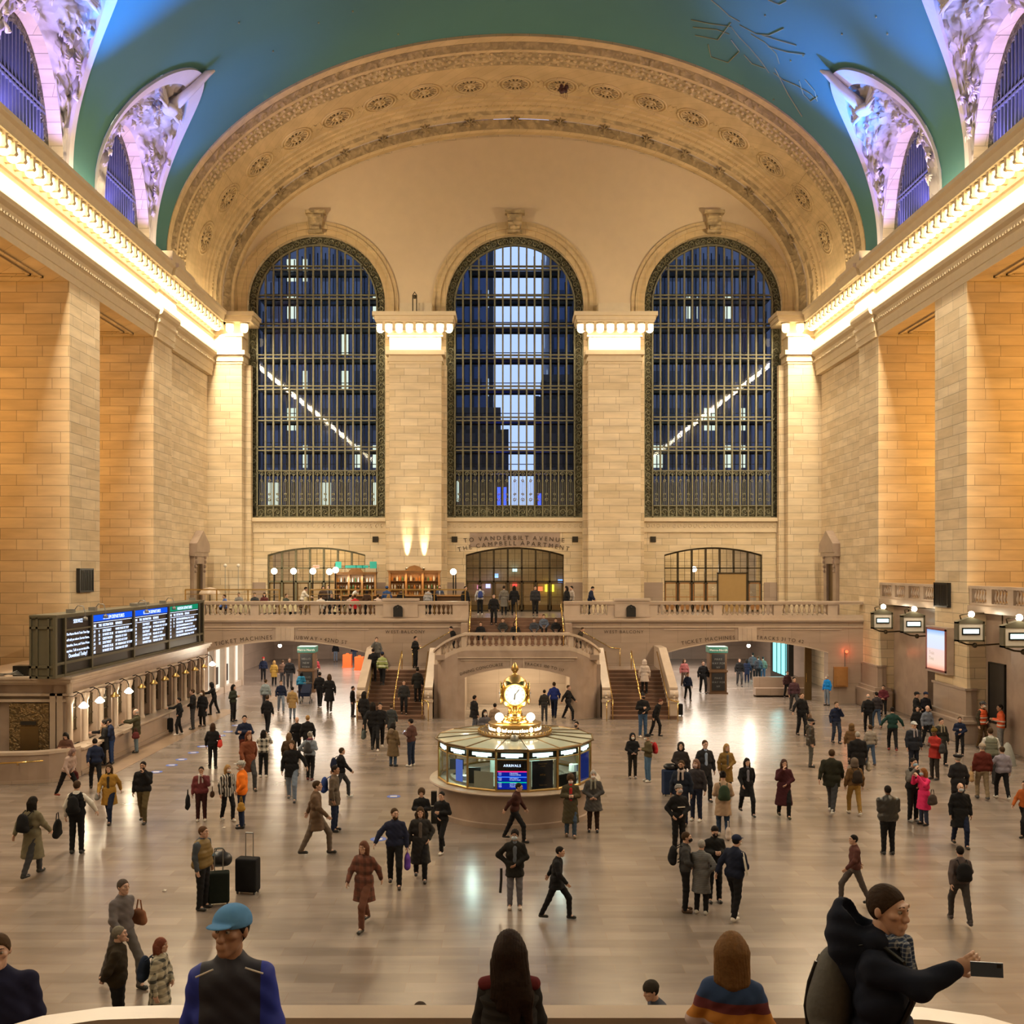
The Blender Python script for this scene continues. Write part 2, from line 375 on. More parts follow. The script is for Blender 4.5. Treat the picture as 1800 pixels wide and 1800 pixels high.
M = dict(
    stone=ashlar('limestone_blocks', (0.70, 0.575, 0.40, 1), (0.60, 0.475, 0.30, 1), 1.35, 0.42),
    stone2=ashlar('limestone_wide_blocks', (0.70, 0.58, 0.41, 1), (0.60, 0.475, 0.31, 1), 1.55, 0.45),
    plaster=plain('smooth_buff_plaster', (0.68, 0.54, 0.36, 1), .85, 0, .06, 1.5),
    arch=ashlar('arch_buff_blocks', (0.60, 0.45, 0.25, 1), (0.57, 0.42, 0.23, 1), 0.9, 30, msize=0.008),
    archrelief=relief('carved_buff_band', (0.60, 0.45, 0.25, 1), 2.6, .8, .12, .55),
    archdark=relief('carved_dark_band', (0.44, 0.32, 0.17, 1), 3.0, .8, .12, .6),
    cornice=plain('cornice_stone', (0.66, 0.54, 0.37, 1), .75, 0, .08, 3),
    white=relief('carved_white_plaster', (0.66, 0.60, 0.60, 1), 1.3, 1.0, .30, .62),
    whiteplain=plain('white_plaster_rib', (0.66, 0.60, 0.60, 1), .8, 0, .05, 2),
    marble=marble('botticino_marble', (0.38, 0.29, 0.235, 1), (0.30, 0.225, 0.18, 1), .28),
    marbled=ashlar('marble_panels', (0.38, 0.295, 0.235, 1), (0.33, 0.25, 0.20, 1), 2.2, 1.1, .32, vary=.08, spec=.5, msize=0.006),
    marblel=marble('pale_marble', (0.52, 0.42, 0.34, 1), (0.44, 0.35, 0.28, 1), .3),
    step=marble('brown_step_marble', (0.19, 0.105, 0.07, 1), (0.14, 0.08, 0.055, 1), .4),
    floor=floor_mat(),
    floorstrip=marble('brown_floor_border', (0.30, 0.21, 0.14, 1), (0.24, 0.16, 0.11, 1), .3),
    bronze=plain('weathered_bronze', (0.19, 0.18, 0.115, 1), .5, .4, .25, 6),
    bronzerel=relief('cast_bronze_scrolls', (0.22, 0.21, 0.13, 1), 5.5, 1.0, .08, .25, .5, .5),
    darkbronze=plain('dark_bronze', (0.06, 0.045, 0.025, 1), .45, .6, .2, 5),
    brass=plain('polished_brass', (0.72, 0.50, 0.18, 1), .22, 1.0, .08, 6),
    brassold=plain('old_brass', (0.50, 0.33, 0.12, 1), .35, .9, .15, 6),
    black=plain('black_paint', (0.012, 0.012, 0.013, 1), .4, 0, .2, 6),
    blackm=plain('black_metal', (0.02, 0.02, 0.02, 1), .35, .6, .2, 6),
    olive=plain('olive_painted_metal', (0.115, 0.105, 0.07, 1), .5, .2, .1, 4),
    greym=plain('grey_metal', (0.25, 0.25, 0.24, 1), .45, .6, .1, 4),
    wood=plain('oak_wood', (0.32, 0.15, 0.045, 1), .5, 0, .25, 5),
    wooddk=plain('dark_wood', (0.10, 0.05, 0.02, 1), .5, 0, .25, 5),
    engr=plain('painted_letter_shade', (0.05, 0.03, 0.016, 1), .7, 0, .1, 5),  # dark colour stands in for the shade inside the carved letters
    glass=glass_mat('window_glass', (0.88, 0.93, 0.96, 1), .45),
    glassb=glass_mat('booth_glass', (0.85, 0.95, 0.93, 1), .8),
    bulb=emit('bulb_glow', (1.0, 0.78, 0.42), 9),
    bulbw=emit('globe_glow', (1.0, 0.86, 0.62), 9),
    cool=emit('cool_tube_glow', (0.72, 1.0, 0.92), 3.2),
    led=emit('white_blue_letters', (0.62, 0.74, 1.0), 2.2),
    ledblue=emit('blue_header', (0.01, 0.10, 0.85), 1.1),
    ledgreen=emit('green_header', (0.01, 0.28, 0.14), 1.0),
    redl=emit('red_glow', (1.0, 0.12, 0.04), 3),
    cloth=plain('table_cloth_cream', (0.62, 0.56, 0.36, 1), .85, 0, .1, 5),
    clothw=plain('white_cloth', (0.7, 0.66, 0.6, 1), .85, 0, .1, 5),
    tan=plain('tan_panel', (0.35, 0.22, 0.08, 1), .7, 0, .1, 3),
    vault=None,
)
def vault_mat():
    m, t, N, L, B = nt('teal_vault_paint')
    g = N.new('ShaderNodeNewGeometry')
    no = N.new('ShaderNodeTexNoise'); no.inputs['Scale'].default_value = 0.35; no.inputs['Detail'].default_value = 4; L.new(g.outputs['Position'], no.inputs[0])
    mx = N.new('ShaderNodeMix'); mx.data_type = 'RGBA'; mx.inputs['A'].default_value = (0.062, 0.178, 0.168, 1); mx.inputs['B'].default_value = (0.070, 0.200, 0.195, 1)
    L.new(no.outputs['Fac'], mx.inputs['Factor']); L.new(mx.outputs['Result'], B.inputs['Base Color']); B.inputs['Roughness'].default_value = .85
    return m
M['vault'] = vault_mat()

M['glowpaint'] = plain('painted_warm_glow_panel', (0.55, 0.42, 0.25, 1), .6)  # pale colour stands in for warm light in the near ticket windows
M['goldrel'] = relief('gilt_cast_door', (0.30, 0.20, 0.09, 1), 7, .8, .04, .35, .45, .4)
M['blacks'] = plain('screen_black', (0.006, 0.006, 0.012, 1), .25)
M['roofglass'] = plain('frosted_roof_glass', (0.42, 0.46, 0.38, 1), .12, .0, .1, 2)
M['greencore'] = plain('pale_green_core', (0.45, 0.55, 0.48, 1), .6)
M['dial'] = emit('opal_dial', (1.0, 0.88, 0.66), 1.9)
M['greensign'] = plain('green_sign', (0.03, 0.30, 0.24, 1), .4, emis=(.02, .3, .22), es=.5)
M['cityfin'] = plain('city_dark', (0.03, 0.035, 0.055, 1), .7)
M['brassdk'] = plain('tarnished_brass_door', (0.16, 0.105, 0.045, 1), .35, .7, .15, 4)

# =================================================================== THE HALL
def mir(x): return 2*XC-x      # mirror about the hall's axis
# floor
fl = MB(); fl.box(-26, 27, -8, 55.4, -0.3, 0); fl.box(-19, 20, 55.4, 84, -0.3, 0)
struct(fl.build('floor', M['floor']))
fb = MB(); fb.box(-15.05, -13.95, 36.4, 53.2, 0, 0.012); struct(fb.build('trim_1', M['floorstrip']), 'brown marble floor border along the ticket counter')

# west wall with its three great windows and three doors
WX = [XC-12.56, XC, XC+12.56]
a_in, b_in, z_in = 18.75, 11.45, 23.5
mb = MB(); ops = [(x, 4.36, 10.54, 24.07, 4.36) for x in WX]+[(x, 3.1, 4.6, 8.2, 0.47) for x in WX]
arch_wall(mb, XL-0.6, XR+0.6, 4.6, 36, YW, YW+0.9, [o for o in ops],
          top=lambda u: z_in+b_in*math.sqrt(max(0, 1-((u-XC)/(a_in+.6))**2)))
ww = struct(mb.build('wall_west', [M['stone']]))
# smooth tympanum skin over the upper part
mb = MB(); arch_wall(mb, XC-17.6, XC+17.6, 23.2, 36, YW-0.04, YW+0.02, [(x, 5.1, 10, 24.07, 5.1) for x in WX],
                     top=lambda u: z_in+(b_in-.3)*math.sqrt(max(0, 1-((u-XC)/(a_in-.3))**2)))
struct(mb.build('tympanum', M['plaster'], ww))
for x in WX:                  # moulded ring and keystone over each window
    mb = MB()
    for r0, r1, d in ((4.36, 4.75, .10), (4.72, 4.95, .20), (4.9, 5.2, .13)):
        rows = []
        for k in range(41):
            a = PI*k/40; c, s_ = math.cos(a), math.sin(a)
            rows.append([(x+r*c, YW-dd, 24.07+r*s_) for r, dd in ((r0, 0), (r0, d), (r1, d), (r1, 0))])
        mb.grid(rows)
        for sx in (-1, 1):
            mb.box(min(x+sx*r0, x+sx*r1), max(x+sx*r0, x+sx*r1), YW-d, YW, 23.1, 24.07)
    struct(mb.build('window_archivolt', M['arch'], ww))
    mb = MB()
    mb.prism([(x-.36, 28.55), (x+.36, 28.55), (x+.5, 29.65), (x-.5, 29.65)], 'y', YW-.45, YW)
    mb.box(x-.62, x+.62, YW-.55, YW, 29.65, 29.85); mb.box(x-.45, x+.45, YW-.55, YW, 28.45, 28.6)
    mb.tube([(x-.3, YW-.5, 28.75), (x+.3, YW-.5, 28.75)], .13, 10); mb.tube([(x-.4, YW-.4, 29.5), (x+.4, YW-.4, 29.5)], .16, 10)
    struct(mb.build('keystone', M['archrelief'], ww))
    mb = MB(); mb.box(x-4.4, x+4.4, YW-.22, YW, 10.3, 10.54); mb.box(x-4.4, x+4.4, YW-.08, YW, 9.62, 9.74)
    struct(mb.build('window_ledge', M['cornice'], ww))
    mb = MB(); mb.box(x-4.4, x+4.4, YW-.05, YW, 9.74, 10.3)
    n = 26
    for k in range(n):        # running wave
        cx = x-4.3+8.6*(k+.5)/n
        pts = [(cx+.13*math.cos(t)*(1-t/9), YW-.07, 10.02+.17*math.sin(t)*(1-t/9)) for t in [i*.7 for i in range(9)]]
        mb.tube(pts, .03, 4)
    struct(mb.build('wave_frieze', M['cornice'], ww))
# marble wainscot and vents
mb = MB()
for a, b in ((XL+.3, WX[0]-3.2), (WX[0]+3.2, WX[1]-3.2), (WX[1]+3.2, WX[2]-3.2), (WX[2]+3.2, XR-.3)):
    mb.box(a, b, YW-.05, YW, 4.6, 6.45)
struct(mb.build('marble_wainscot', M['marbled'], ww))
for px in (660, 799, 1011, 1148):
    x, _, z = P(px, 948, YW); v = thing('wall_vent', 'small square dark wall grille ' + {660: 'above the bar counter', 799: 'between the lit pier and the middle door', 1011: 'beside the end of the carved lettering', 1148: 'by the blank pier and the east-end door'}.get(px).replace('east-end', 'boarded'), 'vent', (x, YW-.02, z))
    m1 = MB(); m1.box(x-.18, x+.18, YW-.06, YW, z-.18, z+.18); m1.build('frame', M['darkbronze'], v)
    m1 = MB()
    for k in range(5): m1.box(x-.15, x+.15, YW-.08, YW-.05, z-.14+k*.065, z-.11+k*.065)
    m1.build('slats', M['black'], v)

# pilasters between the windows with their bulb-lit capitals
LAY = [(20.05, 20.2, .05), (20.2, 20.45, .12), (20.45, 20.6, .05), (20.6, 20.88, .24), (20.88, 21.75, 0), (21.75, 21.88, .12), (21.88, 22.5, .08), (22.5, 22.62, .78), (22.62, 22.85, .84), (22.85, 23.1, .96)]
def capital(mb, x0, x1, y0):
    for za, zb, o in LAY: mb.box(x0-o, x1+o, y0-o, YW, za, zb)
lamp_me = MB()
for i in range(3):
    pass
lamp_me.lathe([(.001, -.30), (.12, -.29), (.2, -.22), (.235, -.1), (.235, .1), (.2, .2)], (0, 0, 0), 10)
lampP = thing('cornice_lamp', 'x', 'lamp', (0, 0, 0))
lamp_me.build('bulb', M['bulb'], lampP, smooth=True)
lb = MB(); lb.lathe([(.2, .2), (.27, .2), (.27, .27), (.001, .3)], (0, 0, 0), 10); lb.build('fitting', M['cornice'], lampP)
first = [True]
def lamp(x, y, z, label, group):
    o = lampP if first[0] else copy_tree(lampP); first[0] = False
    o.location = (x, y, z); o['_w'] = [x, y, z]; o['label'] = label; o['group'] = group
def modillions_x(mb, x0, x1, y, n, z0=21.9, z1=22.5):
    for k in range(n+1):
        x = x0+(x1-x0)*k/n; mb.box(x-.09, x+.09, y-.55, y, z0+.12, z1); mb.tube([(x-.1, y-.5, z0+.18), (x+.1, y-.5, z0+.18)], .1, 8)
for i, c in enumerate((XC-6.2, XC+6.2)):
    mb = MB(); mb.box(c-1.62, c+1.62, 63.7, YW, 4.6, 20.1); mb.box(c-1.92, c+1.92, 64.35, YW, 4.6, 20.1)
    mb.box(c-1.75, c+1.75, 63.6, YW, 4.6, 5.2)
    w = struct(mb.build('wall_west_pilaster', M['stone2']), 'tall limestone pilaster between two great windows')
    mb = MB(); capital(mb, c-1.6, c+1.6, 63.7); modillions_x(mb, c-1.9, c+1.9, 63.62, 6)
    mb.box(c-1.0, c+1.0, 63.9, YW, 23.1, 23.9)
    struct(mb.build('capital', M['cornice'], w))
    lab = 'glowing bulb block under the cornice of the %s free pilaster' % ('bar-side', 'plaque-side')[i]
    for k in range(6): lamp(c-1.9+3.8*(k+.5)/6, 63.25, 22.2, lab, 'bulbs round the %s pilaster' % ('bar-side', 'plaque-side')[i])
    for sx in (-1, 1): lamp(c+sx*2.12, 63.3, 22.2, lab, 'bulbs round the %s pilaster' % ('bar-side', 'plaque-side')[i])
for i, (x0, x1) in enumerate(((XL-.5, -16.45), (mir(-16.45), XR+.5))):
    mb = MB(); mb.box(x0, x1, 63.7, YW, 4.6, 20.1)
    xe = x1 if i == 0 else x0; mb.box(min(xe, xe+(.4 if i == 0 else -.4)), max(xe, xe+(.4 if i == 0 else -.4)), 64.35, YW, 4.6, 20.1)
    w = struct(mb.build('wall_west_pilaster', M['stone2']), 'limestone corner pilaster of the west wall')
    mb = MB(); capital(mb, x0, x1, 63.7); struct(mb.build('capital', M['cornice'], w))
    s = 'ticket-board' if i == 0 else 'track-gate'
    for k in range(2): lamp(xe+(-.45 if i == 0 else .45)*(2*k-.6), 63.25, 22.2, 'glowing bulb block on the corner pilaster at the %s side' % s, 'bulbs on the %s corner pilaster' % s)

# side walls: deep piers, bays, entablature
def side(sgn, name):
    X = XL if sgn > 0 else XR
    def bxx(mb, o0, o1, y0, y1, z0, z1):   # o = offset into the room
        a, b = X+sgn*o0, X+sgn*o1; mb.box(min(a, b), max(a, b), y0, y1, z0, z1)
    mb = MB(); prev = -8
    for y1, y0 in BAYS:
        bxx(mb, -8, 0, prev, y0, 0, 19.35); prev = y1
    bxx(mb, -8, 0, 53.1, 56.0, 0, 19.35); bxx(mb, -8, -.3, 56.0, YW+.9, 0, 19.35)
    bxx(mb, -8.4, -8, -8, YW, 0, 19.35)
    w = struct(mb.build('wall_left' if sgn > 0 else 'wall_right', M['stone2']))
    mb = MB(); bxx(mb, -8, 0, -8, YW+.9, 19.35, 19.7); bxx(mb, -1.6, -.3, -8, YW, 19.7, 23.4)
    for y1, y0 in BAYS:       # coffer mouldings on the bay soffits
        for k, (m0, zz) in enumerate(((.75, .0), (1.1, .0))):
            for (a, b, c, d) in ((-8, 0, y0+m0, y0+m0+.12), (-8, 0, y1-m0-.12, y1-m0)):
                bxx(mb, a, -m0, c, d, 19.27, 19.36)
            bxx(mb, -m0-.12, -m0, y0+m0, y1-m0, 19.27, 19.36)
    struct(mb.build('bay_soffit', M['stone'], w))
    # entablature profile (offset, z)
    pr = [(-.35, 19.45), (-.02, 19.45), (-.02, 19.33), (.03, 19.33), (.03, 19.62), (.08, 19.64), (.08, 20.05), (.2, 20.12), (.2, 20.28), (.12, 20.32), (.12, 20.45), (.32, 20.55), (.38, 20.7), (.38, 20.85), (.12, 20.92), (.12, 21.75), (.2, 21.8), (.2, 21.88), (.12, 21.95), (.12, 22.5), (.98, 22.5), (.98, 22.62), (1.04, 22.85), (1.18, 22.95), (1.18, 23.12), (.95, 23.16), (.45, 23.3), (.35, 23.45), (-.35, 23.45)]
    mb = MB(); pts = [(X+sgn*o, z) for o, z in pr]; mb.prism(pts, 'y', -8, YW)
    pts2 = [(X+sgn*(o+(.16 if o > 0 else 0)), z+(.012 if z > 19.4 else -.012)) for o, z in pr]; mb.prism(pts2, 'y', 53.05, 55.9)
    y = 20.35
    while y < 63.4:
        bxx(mb, .12, .86, y-.09, y+.09, 22.02, 22.5)
        a = X+sgn*.8; mb.tube([(a, y-.1, 22.1), (a, y+.1, 22.1)], .1, 6); y += .7
    for k in range(150):      # fine dentil beads
        yy = 30+k*.225; bxx(mb, .2, .26, yy, yy+.11, 20.1, 20.2)
    struct(mb.build('entablature', M['cornice'], w))
    s = 'departure board' if sgn > 0 else 'track gates'; y = 20.0; k = 0
    while y < 63.0:
        if y > 28 and not 55.9 < y < 56.3:
            lamp(X+sgn*.58, y, 22.2, 'glowing bulb block in the long cornice row above the ' + s, 'cornice bulbs above the ' + s)
        y += .7
    # base plinths of the piers
    mb = MB(); prev = None
    for i, (y1, y0) in enumerate(BAYS):
        ya = BAYS[i][0]; yb = BAYS[i+1][1] if i < 3 else 55.4
        if sgn < 0:
            bxx(mb, -.6, .34, ya-.3, yb+(.3 if i < 3 else 0), 0, .85); bxx(mb, -.6, .42, ya-.38, yb+(.38 if i < 3 else 0), .85, .97)
            bxx(mb, -.6, .24, ya-.2, yb+(.2 if i < 3 else 0), .97, 1.15); bxx(mb, -.4, .06, ya-.04, yb+(.04 if i < 3 else 0), 1.15, 2.2); bxx(mb, -.4, .12, ya-.1, yb+(.1 if i < 3 else 0), 2.2, 2.3)
    if mb.v: struct(mb.build('pier_plinth', M['marbled'], w))
    return w
wl = side(1, 'wall_left'); wr = side(-1, 'wall_right')
mb = MB(); mb.box(XL-8, XR+8, -8.5, -8, 0, 37.5); struct(mb.build('wall_east', M['stone']))

# vault with lunettes
AV, BV, ZV = 18.95, 11.95, 24.35
LUN = [19.0, 29.2, 39.4, 49.6]
def gz(y):
    for c in LUN:
        t = 1-((y-c)/3.85)**2
        if t > 0: return 7.0*math.sqrt(t)
    return 0
ys = [-8.0, 0, 8]+[c+3.85*math.sin(PI/2*k/14) for c in LUN for k in range(-14, 15)]+[24.1, 34.3, 44.5, 54.2, 55.6]
ys = sorted(set(round(y, 4) for y in ys)); rows = []
for y in ys:
    t0 = math.asin(min(1, gz(y)/BV)); n = 56
    r = [(XC+AV*math.cos(t0+(PI-2*t0)*k/n), y, ZV+BV*math.sin(t0+(PI-2*t0)*k/n)) for k in range(n+1)]
    if gz(y) == 0: r = [(XC+AV, y, 23.3)]+r[0:]+[(XC-AV, y, 23.3)]
    else: r = [r[0]]+r+[r[-1]]
    rows.append(r)
mb = MB(); mb.grid(rows); ceil = struct(mb.build('ceiling', M['vault'], smooth=True))
rng = random.Random(3)
# faint gilt constellation lines painted near the arch
mb = MB()
def onv(px, py):              # point of the vault seen at that pixel
    d = Vector(((px-890)/1800, 1, (1000-py)/1800)); lo, hi = 5, 90
    for _ in range(50):
        m_ = (lo+hi)/2; q = d*m_; ins = ((q.x-XC)/AV)**2+((q.z+H-ZV)/BV)**2 < 1
        lo, hi = (m_, hi) if ins else (lo, m_)
    q = d*(lo-.06); return (q.x, q.y, q.z+H)
strokes = [[(1215, 35), (1250, 42), (1285, 47), (1300, 66), (1318, 84), (1338, 108), (1352, 128)], [(1222, 62), (1262, 70), (1285, 40)], [(1218, 48), (1260, 52), (1282, 60)],
           [(1245, 78), (1250, 100), (1280, 110), (1300, 90), (1285, 70)], [(1300, 44), (1330, 60), (1352, 62), (1378, 50)], [(1340, 62), (1372, 72), (1400, 80)],
           [(1350, 82), (1385, 92), (1415, 96)], [(1360, 128), (1376, 140), (1400, 150), (1425, 165), (1437, 178), (1432, 160), (1415, 140)],
           [(1405, 142), (1412, 165), (1425, 178), (1437, 170)], [(1250, 0), (1265, 12), (1282, 28), (1300, 38)], [(1350, 0), (1370, 8), (1382, 2)], [(1362, 120), (1385, 165), (1410, 205)],
           [(1320, 60), (1345, 75), (1365, 95), (1370, 112)], [(1308, 96), (1322, 112), (1345, 120)]]
for s_ in strokes: mb.tube([onv(*p) for p in s_], .025, 4)
for p in ((1306, 150), (1345, 27), (1390, 107), (1412, 98), (1360, 175), (1501, 122), (1540, 30), (1560, 60), (1480, 60), (700, 60), (560, 40), (480, 90), (620, 20), (420, 40)):
    mb.ball(onv(*p), .05, 6)
struct(mb.build('gilt_constellation_lines', plain('dull_gilt_paint', (0.30, 0.30, 0.14, 1), .7, 0, .1, 3), ceil))

def lunette(sgn, yc, idx):
    X = XL if sgn > 0 else XR; xs = lambda o: X+sgn*o
    n = 64; hw, zt0, rise = 2.95, 23.4, 5.25
    inner = [(xs(0.0), yc-hw*math.cos(PI*k/n), zt0+rise*math.sin(PI*k/n)) for k in range(n+1)]
    outer = []
    for k in range(n+1):
        y = yc-3.85*math.cos(PI*k/n); z = ZV+7.0*math.sin(PI*k/n); c = math.sqrt(max(0, 1-((z-ZV)/BV)**2))
        outer.append((XC-sgn*AV*c, y, z))
    inner = [(p[0], p[1], max(p[2], 23.3)) for p in inner]
    R = random.Random(idx*7+int(sgn)); m = 22; rows = []
    for j in range(m+1):
        s_ = j/m; r = []
        for k in range(n+1):
            a, b = Vector(inner[k]), Vector(outer[k]); p = a.lerp(b, s_)
            p.z -= .5*math.sin(PI*s_)*math.sin(PI*k/n)*.6; p.x -= sgn*.25*math.sin(PI*s_)
            if 0.06 < s_ < .80 and 2 < k < n-2:
                d = R.uniform(-.16, .22)*min(1, (s_-.02)*6)*min(1, math.sin(PI*k/n)*2.2)
                p += Vector((sgn*.8, 0, -.5))*d
            r.append(p)
        rows.append(r)
    cut = int(m*.82)
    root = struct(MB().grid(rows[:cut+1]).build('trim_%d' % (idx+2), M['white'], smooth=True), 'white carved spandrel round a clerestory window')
    # smooth raised rib along the groin
    rr = []
    for k in range(n+1):
        a, b = rows[cut][k], rows[m][k]; off = Vector((sgn*.12, 0, -.12)); rr.append([a, a+off, b+off, b+Vector((sgn*.02, 0, -.02))])
    struct(MB().grid(rr).build('rib', M['whiteplain'], root, smooth=False))
    # winged wheel cartouche at the crown
    cmb = MB(); c = (Vector(inner[n//2])+Vector(outer[n//2]))/2+Vector((sgn*.25, 0, -.45))
    cmb.lathe([(.01, -.2), (.3, -.18), (.45, 0), (.3, .18), (.01, .2)], (c.x, c.y, c.z), 12, sy=1.3)
    for sy in (-1, 1):
        for q in range(6):
            cmb.tube([c+Vector((0, sy*.3, -.05+q*.05)), c+Vector((sgn*.1, sy*(.9+q*.12), -.15+q*.16)), c+Vector((sgn*.05, sy*(1.5-q*.05), -.1+q*.27))], [.09, .1, .03], 5)
    tip = Vector(outer[n//2]); cmb.tube([c, c.lerp(tip, .6)+Vector((sgn*.3, 0, 0)), tip+Vector((sgn*.35, 0, -.05)), tip+Vector((sgn*.7, 0, .1))], [.3, .2, .18, .05], 7)
    for q in range(26):       # leaf clusters of the stucco
        k = R.randint(6, n-6); j = R.randint(2, cut-2); p = Vector(rows[j][k])+Vector((sgn*.12, 0, -.06)); a = R.uniform(0, 6.28)
        for w_ in range(4):
            d = Vector((sgn*.05, math.cos(a+w_*.5), math.sin(a+w_*.5)))*R.uniform(.25, .5); cmb.tube([p, p+d*.5+Vector((sgn*.08, 0, 0)), p+d], [.04, .07, .015], 5)
    struct(cmb.build('stucco_ornament', M['whiteplain'], root, smooth=True))
    # reveal and the window itself
    rv = [[(xs(0), p[1], p[2]), (xs(-.75), p[1], p[2])] for p in inner]
    struct(MB().grid(rv).build('reveal', M['stone2'], root))
    win = thing('window_%d' % (idx+4), 'clerestory lunette window', 'window', (xs(-.7), yc, 23.4)); del win['category']; win['kind'] = 'structure'
    g = MB(); g.add([(xs(-.7), p[1], p[2]) for p in inner]+[(xs(-.7), yc, 23.3)], [(k, k+1, n+1) for k in range(n)])
    struct(g.build('window_pane', M['bluepane'], win))
    f = MB(); rows2 = []
    for k in range(n+1):
        y, z = inner[k][1], inner[k][2]; d = Vector((0, yc-y, 24.6-z)); d = d.normalized()*.42 if d.length > .5 else d
        rows2.append([(xs(-.62), y, z), (xs(-.55), y+d.y*.15, z+d.z*.15), (xs(-.55), y+d.y, z+d.z), (xs(-.66), y+d.y, z+d.z)])
    struct(f.grid(rows2).build('border', M['bronzerel'], win))
    f = MB(); zt = lambda y: zt0+rise*math.sqrt(max(0, 1-((y-yc)/hw)**2))
    for q in range(-9, 10):
        y = yc+q*.29; a, b = xs(-.68), xs(-.56); f.box(min(a, b), max(a, b), y-.035, y+.035, 23.3, zt(y)-.2)
    for z in (25.9, 26.12):
        w_ = hw*math.sqrt(1-((z-zt0)/rise)**2)-.1; a, b = xs(-.68), xs(-.54); f.box(min(a, b), max(a, b), yc-w_, yc+w_, z-.04, z+.04)
    struct(f.build('bars', M['bluebar'], win))
    for dy in (-1.6, 1.6):
        t = thing('floodlight', 'tiny bright floodlight on the %s sill of the %s clerestory window' % ('near' if dy < 0 else 'far', ('hidden near', 'upper', 'lower')[idx//2]+(' board-side' if sgn > 0 else ' gate-side')), 'floodlight', (xs(.3), yc+dy, 23.45))
        b = MB(); b.lathe([(.02, 0), (.09, .02), (.12, .16)], (xs(.3), yc+dy, 23.5), 10); b.build('housing', M['blackm'], t)
        b = MB(); b.lathe([(.115, .15), (.07, .19), (.001, .2)], (xs(.3), yc+dy, 23.5), 10); b.build('lens', M['violet'], t, smooth=True)
M['bluepane'] = plain('dark_blue_pane', (0.02, 0.03, 0.07, 1), .2, 0, .3, 3)
M['bluebar'] = plain('slate_iron_bar', (0.12, 0.14, 0.20, 1), .5, .3, .1, 4)
M['violet'] = emit('violet_lens', (.6, .55, 1), 8)
i = 0
for yc in LUN[1:]:
    for sg in (1, -1): lunette(sg, yc, i); i += 1

# great arch band at the west end of the vault
A0, B0, Z0 = 18.95, 11.85, 24.35
prof = [(55.45, -.35), (55.45, .02), (55.95, .02), (56.25, -.06), (56.6, .1), (56.75, .1), (57.2, .16), (57.3, .16)]
seg = [('arch', [(55.45, -.35), (55.45, .05), (56.0, .05)]), ('archdark', [(56.0, .05), (56.3, -.05), (56.75, .12)]),
       ('arch', [(56.75, .12), (56.95, .15), (57.0, .08)]), ('archrelief', [(57.0, .08), (58.5, .12)]), ('arch', [(58.5, .12), (58.6, .02), (60.0, 0), (62.1, 0), (62.15, .12), (62.5, .12), (62.55, .2), (62.9, .2), (63.0, .34), (63.3, .36), (63.4, .5)]),
       ('archrelief', [(63.4, .5), (63.7, .62)]), ('arch', [(63.7, .62), (63.75, .72), (63.95, .78)]), ('archdark', [(63.95, .8), (64.35, 1.25)]), ('arch', [(64.35, 1.25), (64.45, 1.38), (64.95, 1.42)])]
arch = None
for mat, pts in seg:
    rows = []
    for k in range(-1, 98):
        t = PI*min(max(k, 0), 96)/96
        r = []
        for y, i_ in pts:
            zz = Z0+(B0-i_)*math.sin(t)
            if k in (-1, 97): zz = 23.2
            r.append((XC+(A0-i_*.9)*math.cos(t), y, zz))
        rows.append(r)
    o = MB().grid(rows, flip=True).build('trim_1' if arch is None else 'arch_moulding', M[mat], arch, smooth=True, auto=.6)
    struct(o, 'great coffered arch over the west wall' if arch is None else None)
    if arch is None: arch = o
def onarch(t, y, i_): return Vector((XC+(A0-i_*.9)*math.cos(t), y, Z0+(B0-i_)*math.sin(t)))
# rosettes; flat dark petals stand in for the shade in pierced openings
openshade = plain('painted_opening_shade', (0.03, 0.02, 0.012, 1), .9)
tt = []; s_ = 0; t = PI/2; last = onarch(t, 61, 0)
tot = [(PI/2, 0)]
while t < PI*.955:
    t += .002; p = onarch(t, 61, 0); s_ += (p-last).length; last = p; tot.append((t, s_))
def t_at(s): return min(tot, key=lambda q: abs(q[1]-s))[0]
ros = [PI/2]+[v for k in range(1, 11) for v in (t_at(k*2.72), PI-t_at(k*2.72)) if k*2.72 < tot[-1][1]]
for t in ros:
    c = onarch(t, 61.0, 0); tang = (onarch(t+.01, 61, 0)-onarch(t-.01, 61, 0)).normalized(); nrm = Vector((0, 1, 0)).cross(tang)
    if nrm.dot(Vector((XC, 61, 24))-c) < 0: nrm = -nrm
    Y_ = Vector((0, 1, 0)); r1 = MB(); r2 = MB()
    for rr_, tr in ((.98, .07), (.78, .06), (.30, .05)):
        pts = [c+tang*math.cos(a)*rr_+Y_*math.sin(a)*rr_*.98+nrm*.03 for a in [2*PI*k/24 for k in range(25)]]
        r1.tube(pts, tr, 6)
    for k in range(14):
        a = 2*PI*k/14; d = tang*math.cos(a)+Y_*math.sin(a); e = -tang*math.sin(a)+Y_*math.cos(a); o_ = c+nrm*.015
        r2.add([o_+d*.34, o_+d*.55+e*.055, o_+d*.70, o_+d*.55-e*.055], [(0, 1, 2, 3)])
        r1.tube([c+d*.34+e*.08+nrm*.02, c+d*.62+e*.14+nrm*.06, c+d*.74+e*.1+nrm*.02], [.02, .04, .02], 5)
    r1.ball(c, .16, 8)
    for sx in (-1, 1):        # linking scroll
        for q in (-1, 1):
            r1.tube([c+tang*sx*1.0+Y_*q*.1, c+tang*sx*1.2+Y_*q*.55, c+tang*sx*1.36+Y_*q*.25+nrm*.04], [.05, .06, .04], 5)
    ro = struct(r1.build('rosette', M['arch'], arch, smooth=True)); struct(r2.build('petal_shade', openshade, ro))
